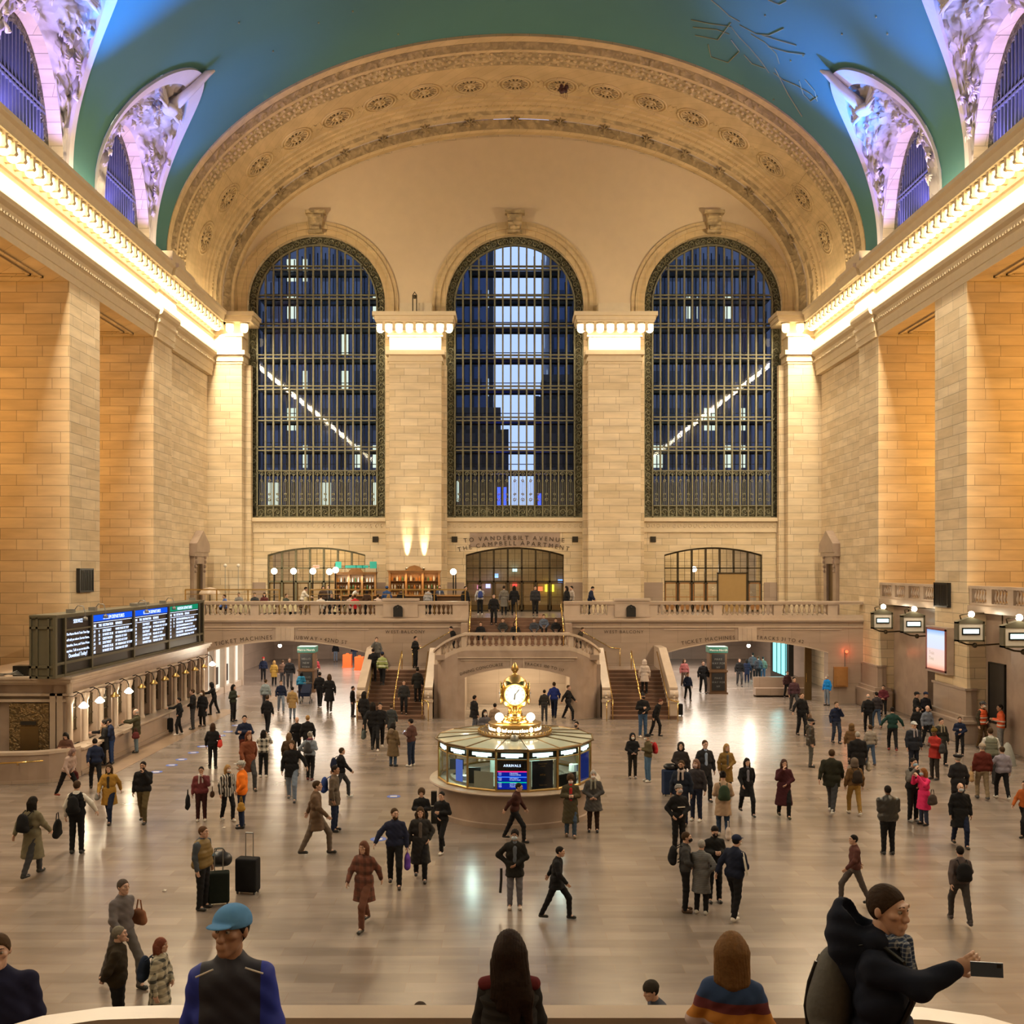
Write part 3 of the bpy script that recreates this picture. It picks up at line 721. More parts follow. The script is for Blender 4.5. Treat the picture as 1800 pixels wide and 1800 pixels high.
# flower bosses on the inner dark band
bos = MB()
for k in range(-8, 9):
    t = PI/2+k*.157; c = onarch(t, 64.1, .92)
    tang = (onarch(t+.01, 64.1, .9)-onarch(t-.01, 64.1, .9)).normalized()
    for q in range(8):
        a = 2*PI*q/8; d = tang*math.cos(a)+Vector((0, .8, -.5))*math.sin(a); bos.tube([c+Vector((0, -.1, 0)), c+d*.42+Vector((0, -.12, 0))], [.09, .03], 5)
    bos.ball(c+Vector((0, -.1, 0)), .15, 8)
    for sx in (-1, 1): bos.tube([c+tang*sx*.4, c+tang*sx*.75+Vector((0, .08, -.08)), c+tang*sx*1.1], [.08, .06, .02], 5)
struct(bos.build('flower_bosses', M['archdark'], arch, smooth=True))
mb = MB()                      # dentils and beads along the band, one ornament mesh
for k in range(150):
    t = PI*(k+.5)/150; c = onarch(t, 57.7, .1); mb.ball(c, .13, 6); c = onarch(t, 63.05, .36); mb.ball(c, .07, 6)
for k in range(110):
    t = PI*(k+.5)/110
    for yy in (57.2, 58.2):
        c = onarch(t, yy, .12); mb.ball(c, .1, 6)
struct(mb.build('bead_mouldings', M['arch'], arch, smooth=True))
# low walls above the cornices closing the vault foot at the west end
mb = MB(); mb.box(XL-.4, XL+.7, 55.6, 64.8, 23.1, 23.35); mb.box(XR-.7, XR+.4, 55.6, 64.8, 23.1, 23.35)
mb.box(XL+.2, XL+.9, 53.4, 55.5, 23.1, 23.9); mb.box(XR-.9, XR-.2, 53.4, 55.5, 23.1, 23.9)
struct(mb.build('trim_20', M['cornice']))

# ---------------- windows of the west wall
def big_window(i, x):
    w = thing('window_%d' % (i+1), 'great arched window', 'window', (x, YW+.2, 10.54)); del w['category']; w['kind'] = 'structure'
    yy = YW+.35; rz = 24.07; R_ = 4.36; zb = 10.54
    def zt(dx, r): return rz+math.sqrt(max(0, r*r-dx*dx))
    g = MB(); n = 28; xs_ = [x-R_+2*R_*k/n for k in range(n+1)]
    for a, b in zip(xs_[:-1], xs_[1:]): g.add([(a, yy+.12, zb), (b, yy+.12, zb), (b, yy+.12, zt(b-x, R_)), (a, yy+.12, zt(a-x, R_))], [(0, 1, 2, 3)])
    struct(g.build('glass', M['glass'], w))
    g = MB()
    for a, b in zip(xs_[:-1], xs_[1:]): g.add([(a, yy+1.6, zb), (b, yy+1.6, zb), (b, yy+1.6, zt(b-x, R_)), (a, yy+1.6, zt(a-x, R_))], [(0, 1, 2, 3)])
    struct(g.build('outer_glass', M['glass'], w))
    # ornamental border: jambs, head ring and the bottom band
    b_ = MB(); bw = .56; r0 = R_-bw
    for sx in (-1, 1): b_.box(min(x+sx*R_, x+sx*r0), max(x+sx*R_, x+sx*r0), yy, yy+.1, zb, rz)
    rows = [[(x+R_*math.cos(PI*k/48), yy, rz+R_*math.sin(PI*k/48)), (x+r0*math.cos(PI*k/48), yy, rz+r0*math.sin(PI*k/48))] for k in range(49)]; b_.grid(rows)
    b_.box(x-r0, x+r0, yy, yy+.1, zb, zb+.75)
    struct(b_.build('scroll_panel', M['bronzerel'], w))
    sc = MB()
    def scroll(c, r, s_, ax=None):
        pts = [(c[0]+s_*r*(1-t/10)*math.cos(t), yy-.03, c[1]+r*(1-t/10)*math.sin(t)) for t in [k*.8 for k in range(10)]]
        sc.tube(pts, .028, 4, caps=False)
    z = zb+.95; k = 0
    while z < rz-.2:
        for sx in (-1, 1): scroll((x+sx*(R_-.28), z), .19, sx*(1 if k % 2 else -1))
        z += .44; k += 1
    for k in range(34):
        a = PI*(k+.5)/34; scroll((x+(R_-.28)*math.cos(a), rz+(R_-.28)*math.sin(a)), .18, 1 if k % 2 else -1)
    for k in range(15): scroll((x-3.54+k*.506, zb+.38), .2, 1 if k % 2 else -1)
    for k in range(15):
        cx = x-3.54+k*.506
        for zc_, r in ((zb+1.15, .13), (zb+1.5, .09), (zb+2.35, .11), (zb+2.8, .17)): scroll((cx, zc_), r, 1 if k % 2 else -1)
        sc.box(cx-.015, cx+.015, yy-.03, yy, zb+.8, zb+2.95)
        sc.box(cx-.12, cx-.095, yy-.03, yy, zb+.8, zb+2.3); sc.box(cx+.095, cx+.12, yy-.03, yy, zb+.8, zb+2.3)
    struct(sc.build('scrollwork', M['bronzel'], w))
    f = MB(); hzs = [zb+.78, zb+3.0, 14.95, 16.85, 18.83, 20.8, 22.78, 24.6, 26.45]
    for k in range(16):       # mullions
        dx = -3.8+k*.5067; t = zt(dx, r0+.05) if abs(dx) < r0 else rz; f.box(x+dx-.05, x+dx+.05, yy-.08, yy+.14, zb, t)
    for z in hzs:
        w_ = r0 if z < rz else math.sqrt(max(0, r0*r0-(z-rz)**2))
        for dz, h in ((-.12, .07), (.10, .07)) if z > zb+3.2 else ((0, .07),): f.box(x-w_, x+w_, yy-.1, yy+.14, z+dz-h/2, z+dz+h/2)
    rows = []
    for k in range(49):
        a = PI*k/48; c, s_ = math.cos(a), math.sin(a)
        rows.append([(x+r*c, y_, rz+r*s_) for r, y_ in ((r0+.06, yy), (r0+.06, yy-.1), (r0-.04, yy-.1), (r0-.04, yy+.1))])
    f.grid(rows)
    for sx in (-1, 1): f.box(x+sx*r0-.05, x+sx*r0+.05, yy-.1, yy+.12, zb, rz); f.box(x+sx*(R_-.03)-.04, x+sx*(R_-.03)+.04, yy-.1, yy+.12, zb, rz)
    f.box(x-R_, x+R_, yy-.1, yy+.12, zb, zb+.1)
    struct(f.build('mullions', M['bronze'], w))
    # walkways and the outer frame between the two skins of glass
    f = MB()
    for z in hzs[1:]:
        w_ = r0 if z < rz else math.sqrt(max(0, r0*r0-(z-rz)**2)); f.box(x-w_, x+w_, yy+.5, yy+1.5, z-.12, z-.06); f.box(x-w_, x+w_, yy+1.5, yy+1.55, z+.55, z+.6); f.box(x-w_, x+w_, yy+1.5, yy+1.55, z-.2, z+.1)
    for k in range(16):
        dx = -3.8+k*.5067; f.box(x+dx-.03, x+dx+.03, yy+1.5, yy+1.56, zb, zt(dx, r0) if abs(dx) < r0 else rz)
    struct(f.build('inner_walkways', M['blackm'], w))
M['bronzel'] = plain('pale_verdigris_bronze', (0.24, 0.23, 0.145, 1), .45, .4, .2, 6)
for i, x in enumerate(WX): big_window(i, x)
mb = MB()                      # the wall thickness behind the windows
arch_wall(mb, XL-1, XR+1, 4.6, 36, YW+.9, YW+2.4, [(x, 4.5, 10.4, 24.07, 4.5) for x in WX]+[(x, 3.3, 4.6, 8.4, 0.5) for x in WX])
struct(mb.build('outer_shell', M['stone'], ww))

# doors of the west wall: bronze-framed glazed screens
def door_screen(i, x, panel):
    w = thing('door_%d' % (i+1), 'glazed bronze door screen', 'door', (x, YW+.2, 4.6)); del w['category']; w['kind'] = 'structure'
    yy = YW+.2; f = MB(); hw = 3.1; zt = lambda dx: 8.2+.47*(1-(dx/hw)**2)
    xs_ = [-hw+2*hw*k/7 for k in range(8)]
    for k, dx in enumerate(xs_): f.box(x+dx-.06, x+dx+.06, yy-.06, yy+.1, 4.6, zt(dx))
    for z, h in ((7.35, .08), (6.5, .1), (4.65, .1)): f.box(x-hw, x+hw, yy-.06, yy+.1, z-h/2, z+h/2)
    pts = [(x-hw+2*hw*k/24, yy, zt(-hw+2*hw*k/24)-.04) for k in range(25)]; f.tube(pts, .07, 6)
    struct(f.build('door_frame', M['darkbronze'] if i else M['bronze'], w))
    f = MB()
    for k in range(7):
        c = x+(xs_[k]+xs_[k+1])/2; f.box(c-.012, c+.012, yy, yy+.03, 6.55, zt(c-x));
        f.box(x+xs_[k]+.06, x+xs_[k+1]-.06, yy, yy+.03, 7.78, 7.8); f.box(x+xs_[k]+.06, x+xs_[k+1]-.06, yy, yy+.03, 6.92, 6.94)
    struct(f.build('glazing_bars', M['darkbronze'], w))
    g = MB(); xx = [x-hw+2*hw*k/14 for k in range(15)]
    for a, b in zip(xx[:-1], xx[1:]): g.add([(a, yy+.04, 4.6), (b, yy+.04, 4.6), (b, yy+.04, zt(b-x)), (a, yy+.04, zt(a-x))], [(0, 1, 2, 3)])
    struct(g.build('door_glass', M['glass'], w))
    for k in range(7):        # door leaves
        a, b = x+xs_[k]+.07, x+xs_[k+1]-.07
        if panel and k in (4, 5): continue
        l = MB(); l.box(a, a+.07, yy-.03, yy+.03, 4.62, 6.44); l.box(b-.07, b, yy-.03, yy+.03, 4.62, 6.44); l.box(a, b, yy-.03, yy+.03, 6.36, 6.44); l.box(a, b, yy-.03, yy+.03, 4.62, 5.02); l.box(a, b, yy-.05, yy-.02, 5.5, 5.55)
        struct(l.build('door_leaf', M['wood'] if i == 2 else M['brassdk'], w))
    return w
for i, x in enumerate(WX): door_screen(i, x, i == 2)
x = WX[2]; b = MB(); x0, _, _ = P(1263, 0, YW); x1, _, _ = P(1312, 0, YW); b.box(x0, x1, YW+.02, YW+.12, 4.6, 7.0)
bp = thing('plywood_board', 'large blank tan board closing one bay of the right-hand glazed doors', 'board', (0, 0, 0)); bp['_w'] = [0, 0, 0]
bp.location = ((x0+x1)/2, YW+.05, 4.6); bp['_w'] = list(bp.location)
b.build('board_panel', M['tan'], bp)
b = MB(); b.box(x0-.08, x0, YW-.02, YW+.14, 4.6, 7.08); b.box(x1, x1+.08, YW-.02, YW+.14, 4.6, 7.08); b.box(x0-.08, x1+.08, YW-.02, YW+.14, 7.0, 7.08); b.build('frame', M['darkbronze'], bp)
# rooms behind the doors: lit stone vestibules
mb = MB(); mb.box(XL-1, XR+1, 72, 72.3, 4.0, 9.7); mb.box(XL-1, XR+1, YW+2.4, 72, 4.4, 4.6); mb.box(XL-1, XR+1, YW+2.4, 72, 9.6, 9.8)
mb.box(XC-6.5, XC-6.1, YW+2.4, 72, 4.6, 9.6); mb.box(XC+6.1, XC+6.5, YW+2.4, 72, 4.6, 9.6)
struct(mb.build('wall_vestibule', M['stone']))
for x, p in ((WX[0], 260), (WX[1], 60), (WX[2], 190)): area('vestibule_light', (x, 69.5, 9.5), (4, 3), p, (1.0, 0.72, 0.4), (0, 0, -1))

# =================================================================== WEST BALCONY AND STAIRS
mb = MB()
arch_wall(mb, XL-.4, XC-2.6, 0, 4.55, YB, YB+.7, [(XC-12.5, 4.37, 0, 2.75, .64)])
arch_wall(mb, XC+2.6, XR+.4, 0, 4.55, YB, YB+.7, [(XC+12.5, 4.37, 0, 2.75, .64)])
mb.box(XC-2.6, XC+2.6, YB, YB+.7, 0, 2.9)
for sx in (-1, 1):            # solid masonry behind the stairs
    a, b = sorted((XC+sx*2.6, XC+sx*8.1)); mb.box(a, b, YB+.7, YW+2, 0, 3.95)
mb.box(XC-2.6, XC+2.6, YB+.7, YW+2, 0, 2.8)
bw = struct(mb.build('wall_balcony_front', M['marbled']), 'marble front wall of the west balcony')
mb = MB()                     # raised mouldings of the fascia
for a, b in ((XL, XC-2.6), (XC+2.6, XR)):
    mb.box(a, b, YB-.10, YB, 4.42, 4.62); mb.box(a, b, YB-.16, YB, 4.50, 4.56); mb.box(a, b, YB-.05, YB, 4.12, 4.2)
for sx in (-1, 1):
    c = XC+sx*12.5; mb.box(c-.5, c+.5, YB-.07, YB, 3.42, 4.12)
    for q in (-.25, 0, .25): mb.box(c+q-.03, c+q+.03, YB-.1, YB, 3.45, 4.1)
    for k in range(30):       # arch rim
        u0, u1 = -4.37+8.74*k/30, -4.37+8.74*(k+1)/30; f = lambda u: 2.75+.64*(1-(u/4.37)**2)
        mb.hexa([(c+u0, YB-.05, f(u0)), (c+u1, YB-.05, f(u1)), (c+u1, YB, f(u1)), (c+u0, YB, f(u0)), (c+u0, YB-.05, f(u0)+.06), (c+u1, YB-.05, f(u1)+.06), (c+u1, YB, f(u1)+.06), (c+u0, YB, f(u0)+.06)])
    for a, b in ((XC+sx*8.0, c-sx*.7), (c+sx*.7, XC+sx*17.6)):
        mb.box(min(a, b), max(a, b), YB-.035, YB, 4.0, 4.05)
struct(mb.build('fascia_moulding', M['marblel'], bw))
# balcony floor slab with the notch of the central flight
mb = MB(); mb.box(XL, XC-2.6, YB+.1, YW+.9, 4.35, 4.6); mb.box(XC+2.6, XR, YB+.1, YW+.9, 4.35, 4.6); mb.box(XC-2.6, XC+2.6, 56.7, YW+.9, 4.35, 4.6)
struct(mb.build('floor_balcony', M['floor']))
mb = MB(); mb.box(XL, XC-8.1, YB+.7, YW+2, 3.9, 4.3); mb.box(XC+8.1, XR, YB+.7, YW+2, 3.9, 4.3); mb.box(XL-1, XC-8.1, YW+2, 84, 3.9, 4.2); mb.box(XC+8.1, XR+1, YW+2, 84, 3.9, 4.2)
struct(mb.build('ceiling_passage', M['plaster']))
mb = MB(); mb.box(XC-8.1, XC+8.1, YW+2, 84, 0, 4.0); mb.box(XL-1.5, XL-.5, YB, 84, 0, 4.3); mb.box(XR+.5, XR+1.5, YB, 84, 0, 4.3); mb.box(XL-1, XR+1, 83, 84, 0, 4.3)
mb.box(XC+8.1, 12.2, 77, 77.4, 0, 4.0)
struct(mb.build('wall_passage', M['marbled']))

# engraved lettering
def carve(s_, size, cx, z0, y, hw=0, rise=0, c=None, sp=1.12, t_left=None):
    m_ = MB(); path = lambda t: (t, z0+rise*(1-((t-c)/hw)**2) if hw else z0)
    L_ = sum(glyph(k, size)[2]*sp for k in s_); text_arc(m_, s_, size, path, cx-L_/2, y, sp)
    o = m_.build('carved_lettering', M['engr'], bw); struct(o, 'carved words ' + s_); return o
for s_, p0, p1, sx in (('TICKET MACHINES', 378, 481, -1), ('SUBWAY • 42ND ST', 515, 612, -1), ('TICKET MACHINES', 1198, 1294, 1), ('TRACKS 31 TO 42', 1329, 1414, 1)):
    L1 = sum(glyph(k, 1)[2]*1.1 for k in s_); Lw = (p1-p0)/32.49*1.02
    carve(s_, Lw/L1*.96, ((p0+p1)/2-890)*YB/1800, 2.93, YB-.02, 4.7, .58, XC+sx*12.5, 1.1*1.02)
for px in (713, 1097): carve('WEST BALCONY', .235, (px-890)*YB/1800, 3.82, YB-.02, sp=1.12)
o = None
m_ = MB(); pth = lambda t: (t, 8.95+.19*(1-((t-XC)/3.3)**2)); L_ = sum(glyph(k, .39)[2]*1.3 for k in 'TO VANDERBILT AVENUE'); text_arc(m_, 'TO VANDERBILT AVENUE', .39, pth, XC-L_/2, YW-.07, 1.3)
pth2 = lambda t: (t, 8.45+.35*(1-((t-XC)/3.3)**2)); L_ = sum(glyph(k, .39)[2]*1.3 for k in 'THE CAMPBELL APARTMENT'); text_arc(m_, 'THE CAMPBELL APARTMENT', .39, pth2, XC-L_/2, YW-.07, 1.3)
struct(m_.build('carved_lettering', M['engr'], ww), 'carved words over the middle door')
m_ = MB(); m_.box(XC-2.85, XC+2.85, YW-.04, YW, 8.7, 9.6); struct(m_.build('lettering_panel', M['marble'], ww))

# ---- balustrades
def baluster_mesh():
    b = MB(); b.box(-.09, .09, -.09, .09, 0, .05); b.box(-.08, .08, -.08, .08, .49, .54)
    b.lathe([(.06, .05), (.035, .08), (.05, .11), (.085, .19), (.08, .25), (.04, .38), (.035, .43), (.06, .46), (.06, .49)], (0, 0, 0), 8)
    me = bpy.data.meshes.new('baluster'); me.from_pydata(b.v, [], b.f); me.materials.append(M['marblel'])
    me.polygons.foreach_set('use_smooth', [len(p.vertices) == 4 and i > 11 for i, p in enumerate(me.polygons)]); return me
BALM = baluster_mesh()
def put_baluster(root, x, y, z, sc=1.0):
    o = bpy.data.objects.new('baluster', BALM); COL.objects.link(o); o.parent = root; w = root['_w']; o.location = (x-w[0], y-w[1], z-w[2]); o.scale = (1, 1, sc)
def balc_side(sx, lab):
    t = thing('balustrade', lab, 'balustrade', (XC+sx*10, YB+.1, 4.55))
    X_ = lambda px: XC+sx*(905-px)/32.49
    a, b = sorted((XC+sx*2.6, XL if sx < 0 else XR))
    m_ = MB(); m_.box(a, b, YB, YB+.36, 4.55, 4.8); m_.build('plinth', M['marblel'], t)
    m_ = MB(); m_.box(a, b, YB-.05, YB+.42, 5.38, 5.47); m_.box(a, b, YB-.08, YB+.45, 5.47, 5.55); m_.build('hand_rail', M['marblel'], t)
    for p0, p1, tall in ((340, 357, 0), (437, 452, 0), (543, 558, 0), (657, 671, 0), (671, 732, 1), (732, 745, 0), (793, 821, 0)):
        x0, x1 = sorted((X_(p0), X_(p1))); m_ = MB(); m_.box(x0, x1, YB+.02-.06*tall, YB+.36+.06*tall, 4.7, 5.62 if tall else 5.4)
        if tall: m_.box(x0-.05, x1+.05, YB-.12, YB+.5, 5.58, 5.7)
        m_.build('pedestal', M['marblel'], t)
    for p0, p1, n in ((357, 437, 9), (452, 543, 10), (558, 657, 11), (745, 793, 6)):
        for k in range(n): put_baluster(t, X_(p0+(p1-p0)*(k+.5)/n), YB+.18, 4.8, 1.1)
    return t
balc_side(-1, 'long pale marble balustrade of the balcony in front of the restaurant')
balc_side(1, 'long pale marble balustrade of the balcony in front of the boarded doors')
for px, lab in ((700, 'black arched plaque with a rounded top on the balcony parapet under the bar'), (1109, 'black arched plaque with a rounded top on the parapet above the white-coat stair')):
    x = (px-890)*YB/1800; m_ = MB(); m_.prism([(x-.25, 4.72), (x+.25, 4.72), (x+.25, 5.2), (x+.17, 5.3), (x+.1, 5.32), (x, 5.37), (x-.1, 5.32), (x-.17, 5.3), (x-.25, 5.2)], 'y', YB-.17, YB-.041)
    m_.ball((x, YB-.17, 5.22), .05, 8); tag(m_.build('plaque', M['black'], loc=(x, YB-.16, 4.9)), lab, 'plaque')
m_ = MB(); x, _, z = P(1080, 1041, YW); m_.box(x-.63, x+.63, YW-.12, YW-.05, z-.32, z+.32); m_.box(x-.58, x+.58, YW-.14, YW-.12, z-.27, z+.27)
tag(m_.build('plaque', M['black'], loc=(x, YW-.1, z)), 'wide dark bronze memorial plaque on the pier beside the middle door', 'plaque')

# ---- central landing block and the flights
pl = [(0, 49.6, 4.2), (.9, 49.6, 4.2), (1.8, 49.6, 4.2), (2.55, 49.6, 4.2), (2.9, 49.64, 4.1), (3.2, 49.75, 3.97), (3.5, 49.92, 3.8), (3.75, 50.15, 3.62), (3.95, 50.45, 3.45), (4.08, 50.85, 3.3), (4.15, 51.5, 3.2), (4.18, 52.5, 3.15), (4.18, 53.6, 3.12)]
def arcz(dx): return 2.0+.5*(1-(dx/2.66)**2)
mb = MB(); path = [(-a, b, c) for a, b, c in pl[::-1]]+pl[1:]
fine = []
for (a, b) in zip(path[:-1], path[1:]):
    n = 4 if abs(a[0]) <= 2.6 and abs(b[0]) <= 2.6 else 2
    for k in range(n): fine.append(tuple(a[i]+(b[i]-a[i])*k/n for i in range(3)))
fine.append(path[-1])
fine = sorted(set(fine+[(-2.66, 49.6, 4.18), (2.66, 49.6, 4.18)]), key=lambda p: path[0][1] if False else 0) if False else fine
def inward(p):
    d = Vector((-p[0]*.35, 51.9-p[1], 0)); d = Vector((0, 1, 0)) if abs(p[0]) < 2.6 else d.normalized(); return (p[0]+d.x*.34, p[1]+d.y*.34)
for a, b in zip(fine[:-1], fine[1:]):
    za = arcz(a[0]) if abs((a[0]+b[0])/2) < 2.6 else 0; zb_ = arcz(b[0]) if abs((a[0]+b[0])/2) < 2.6 else 0
    ia, ib = inward(a), inward(b)
    mb.hexa([(XC+a[0], a[1], za), (XC+b[0], b[1], zb_), (XC+ib[0], ib[1], zb_), (XC+ia[0], ia[1], za), (XC+a[0], a[1], a[2]-.85), (XC+b[0], b[1], b[2]-.85), (XC+ib[0], ib[1], b[2]-.85), (XC+ia[0], ia[1], a[2]-.85)])
for sx in (-1, 1):            # side flanks of the arched passage and the landing slab
    a, b = sorted((XC+sx*2.66, XC+sx*4.1)); mb.box(a, b, 50.6, YB, 0, 2.0); mb.box(a, b, 49.9 if False else 50.4, 50.6, 0, 2.6)
mb.box(XC-4.0, XC+4.0, 49.94, 54.3, 2.86, 3.1) ; mb.box(XC-2.66, XC+2.66, 49.94, YB, 2.62, 2.88)
blk = struct(mb.build('wall_stair_block', M['marble']), 'rounded marble block carrying the stair landing')
mb = MB(); mb.box(XC-2.9, XC+2.9, 49.54, 49.6, 2.98, 3.03)
for a, b in ((-2.75, -.35), (.35, 2.75)): mb.box(XC+a, XC+b, 49.57, 49.6, 2.86, 2.9)
mb.box(XC-.33, XC-.28, 49.56, 49.6, 2.52, 2.98); mb.box(XC+.28, XC+.33, 49.56, 49.6, 2.52, 2.98)
struct(mb.build('panel_moulding', M['marblel'], blk))
for s_, px in (('DINING CONCOURSE', 848), ('TRACKS 100 TO 117', 957)):
    m_ = MB(); pth = lambda t: (t, 2.14+.5*(1-((t-XC)/2.75)**2)); L_ = sum(glyph(k, .20)[2]*1.02 for k in s_); text_arc(m_, s_, .20, pth, (px-890)*49.6/1800-L_/2, 49.58, 1.02)
    struct(m_.build('carved_lettering', M['engr'], blk), 'carved words ' + s_)
bt = thing('balustrade', 'curved marble balustrade of the stair landing behind the clock', 'balustrade', (XC, 49.8, 3.1))
r1 = MB(); r2 = MB()
for a, b in zip(fine[:-1], fine[1:]):
    def off(p, e):
        i_ = inward(p); q = (i_[0]-p[0], i_[1]-p[1]); return (p[0]-q[0]*e, p[1]-q[1]*e), (i_[0]+q[0]*e, i_[1]+q[1]*e)
    for mbx, zo, h, e in ((r1, -.12, .12, .18), (r2, -.86, .2, .02)):
        (ax, ay), (aix, aiy) = off(a, e); (bx_, by), (bix, biy) = off(b, e)
        mbx.hexa([(XC+ax, ay, a[2]+zo), (XC+bx_, by, b[2]+zo), (XC+bix, biy, b[2]+zo), (XC+aix, aiy, a[2]+zo), (XC+ax, ay, a[2]+zo+h), (XC+bx_, by, b[2]+zo+h), (XC+bix, biy, b[2]+zo+h), (XC+aix, aiy, a[2]+zo+h)])
r1.build('hand_rail', M['marblel'], bt); r2.build('plinth', M['marblel'], bt)
for k in range(17): put_baluster(bt, XC-2.35+4.7*k/16, 49.77, 3.54, 1.0)
for sx in (-1, 1):
    for dx, yy, zz in ((2.82, 49.8, 4.11), (3.05, 49.87, 4.02), (3.27, 49.96, 3.92), (3.47, 50.08, 3.81), (3.66, 50.24, 3.68)): put_baluster(bt, XC+sx*(dx-.06), yy+.04, zz-.68, 1.0)
    m_ = MB(); a, b = sorted((XC+sx*2.47, XC+sx*2.72)); m_.box(a, b, 49.62, 49.94, 3.5, 4.1); m_.build('pedestal', M['marblel'], bt)
    for e0, e1 in ((3.72, 4.2),):     # solid end of the parapet
        m_ = MB()
        for p, q in zip(fine[:-1], fine[1:]):
            if p[0]*sx > 3.7 and q[0]*sx > 3.7:
                ip, iq = inward(p), inward(q); m_.hexa([(XC+p[0], p[1], p[2]-.9), (XC+q[0], q[1], q[2]-.9), (XC+iq[0], iq[1], q[2]-.9), (XC+ip[0], ip[1], p[2]-.9), (XC+p[0], p[1], p[2]-.1), (XC+q[0], q[1], q[2]-.1), (XC+iq[0], iq[1], q[2]-.1), (XC+ip[0], ip[1], p[2]-.1)])
        m_.build('parapet_end', M['marblel'], bt)
# central flight up to the balcony
mb = MB()
for k in range(8): mb.box(XC-2.6, XC+2.6, 54.3+k*.3, 56.75, 3.1+k*.1875-.02, 3.1+(k+1)*.1875)
st = struct(mb.build('floor_stair_upper', M['step']), 'central flight of brown marble steps up to the balcony')
mb = MB()
for sx in (-1, 1): mb.box(min(XC+sx*2.6, XC+sx*2.95), max(XC+sx*2.6, XC+sx*2.95), 54.2, YB, 2.9, 4.4)
struct(mb.build('stair_cheek', M['marble'], st))
HANDRAIL_LABELS = []
def rail(name, lab, pts, posts, r=.03, mat='brass'):
    t = thing(name, lab, 'handrail', pts[0]); m_ = MB(); m_.tube(pts, r, 8); m_.build('rail', M[mat], t, smooth=True)
    for p, z0 in posts:
        m_ = MB(); m_.tube([(p[0], p[1], z0), p], r*.8, 6); m_.build('post', M[mat], t, smooth=True)
    return t
for sx, lab in ((-1, 'restaurant'), (1, 'plaque')):
    x = XC+sx*2.5; rail('handrail', 'brass handrail at the %s side of the central upper steps' % lab, [(x, 54.2, 4.0), (x, 56.7, 5.5), (x, 57.0, 5.5)], [((x, 54.3, 4.05), 3.1), ((x, 56.8, 5.5), 4.6)])
rail('handrail', 'short brass handrail standing in the middle of the upper steps', [(XC, 54.5, 4.1), (XC, 56.7, 5.45)], [((XC, 54.6, 4.15), 3.28), ((XC, 56.65, 5.42), 4.6)])
# side flights
def flight(sx, lab, seen):
    n = 12; mb = MB(); i0, i1 = 4.5, 7.45
    for k in range(n):
        e0 = .3 if k < 2 else 0; a, b = sorted((XC+sx*(i0-(.0)), XC+sx*(i1+e0)))
        z1 = 2.04*(k+1)/n; y0 = 49.9+3.6*k/n-(.25 if k == 0 else 0)
        mb.box(a, b, y0, 53.5, z1-2.04/n, z1)
        mb.box(a, b, y0-.03, y0+.05, z1-.045, z1+.002)
    a, b = sorted((XC+sx*4.2, XC+sx*7.45)); mb.box(a, b, 53.5, YB, 0, 2.04)
    f = struct(mb.build('floor_stair_lower', M['step']), lab)
    mb = MB(); lz = 2.06; a, b = sorted((XC+sx*4.2, XC+sx*7.45)); mb.box(a, b, 53.52, YB, 2.04, 2.05); struct(mb.build('landing_paving', M['marble'], f))
    mb = MB()                 # second flight towards the middle
    for k in range(6):
        a, b = sorted((XC+sx*(4.2-k*.3), XC+sx*2.6)); mb.box(a, b, 53.5, YB, 2.04+k*.177, 2.04+(k+1)*.177)
    struct(mb.build('turning_steps', M['step'], f))
    for o0, o1, inner in ((4.16, 4.5, 1), (7.45, 7.8, 0)):
        a, b = sorted((XC+sx*o0, XC+sx*o1)); m_ = MB(); ytop = 53.5 if inner else YB
        m_.hexa([(a, 50.0, 0), (b, 50.0, 0), (b, 53.5, 0), (a, 53.5, 0), (a, 50.0, 1.42), (b, 50.0, 1.42), (b, 53.5, 3.08), (a, 53.5, 3.08)])
        m_.hexa([(a-.03, 49.95, 1.42), (b+.03, 49.95, 1.42), (b+.03, 53.5, 3.08), (a-.03, 53.5, 3.08), (a-.03, 49.95, 1.52), (b+.03, 49.95, 1.52), (b+.03, 53.5, 3.18), (a-.03, 53.5, 3.18)])
        if not inner: m_.box(a, b, 53.5, YB, 0, 3.1); m_.box(a-.03, b+.03, 53.5, YB, 3.08, 3.18)
        # carved newel scroll at the foot
        m_.box(a-.03, b+.03, 49.75, 50.05, 0, 1.0); m_.tube([(a-.03, 49.95, 1.18), (b+.03, 49.95, 1.18)], .22, 14); m_.box(a-.06, b+.06, 49.7, 50.1, .82, .92)
        for q in range(3): m_.ball(((a+b)/2, 49.78, 1.2-q*.14), .1-.02*q, 8)
        struct(m_.build('stair_parapet', M['marblel'], f))
    tread = lambda y: 2.04*(y-49.9)/3.6
    cx = XC+sx*6.0
    rail('handrail', 'long brass handrail up the middle of the stair ' + seen, [(cx, 49.75, .95), (cx, 53.5, 3.0), (cx, 53.7, 3.0)], [((cx, 49.8, .98), 0), ((cx, 53.6, 3.0), 2.04)])
    for xo, nm in ((4.62, 'beside the round block of the stair '), (7.33, 'along the outer parapet of the stair ')):
        x = XC+sx*xo; o_ = sx*(-.35 if xo < 6 else .35)
        rail('handrail', 'curling brass handrail ' + nm + seen, [(x+o_, 49.0, .95), (x+o_*.5, 49.25, .95), (x, 49.6, 1.0), (x, 49.9, 1.05), (x, 50.3, 1.2), (x, 53.5, 2.98)], [((x+o_, 49.02, .95), 0), ((x, 49.6, 1.0), 0)])
    x = XC+sx*3.9; rail('handrail', 'brass wall handrail by the carved balcony words over the stair ' + seen, [(XC+sx*5.6, YB-.12, 3.0), (XC+sx*5.1, YB-.12, 3.05), (XC+sx*3.4, YB-.12, 4.0)], [((XC+sx*5.6, YB-.12, 3.0), 2.05)], .025)
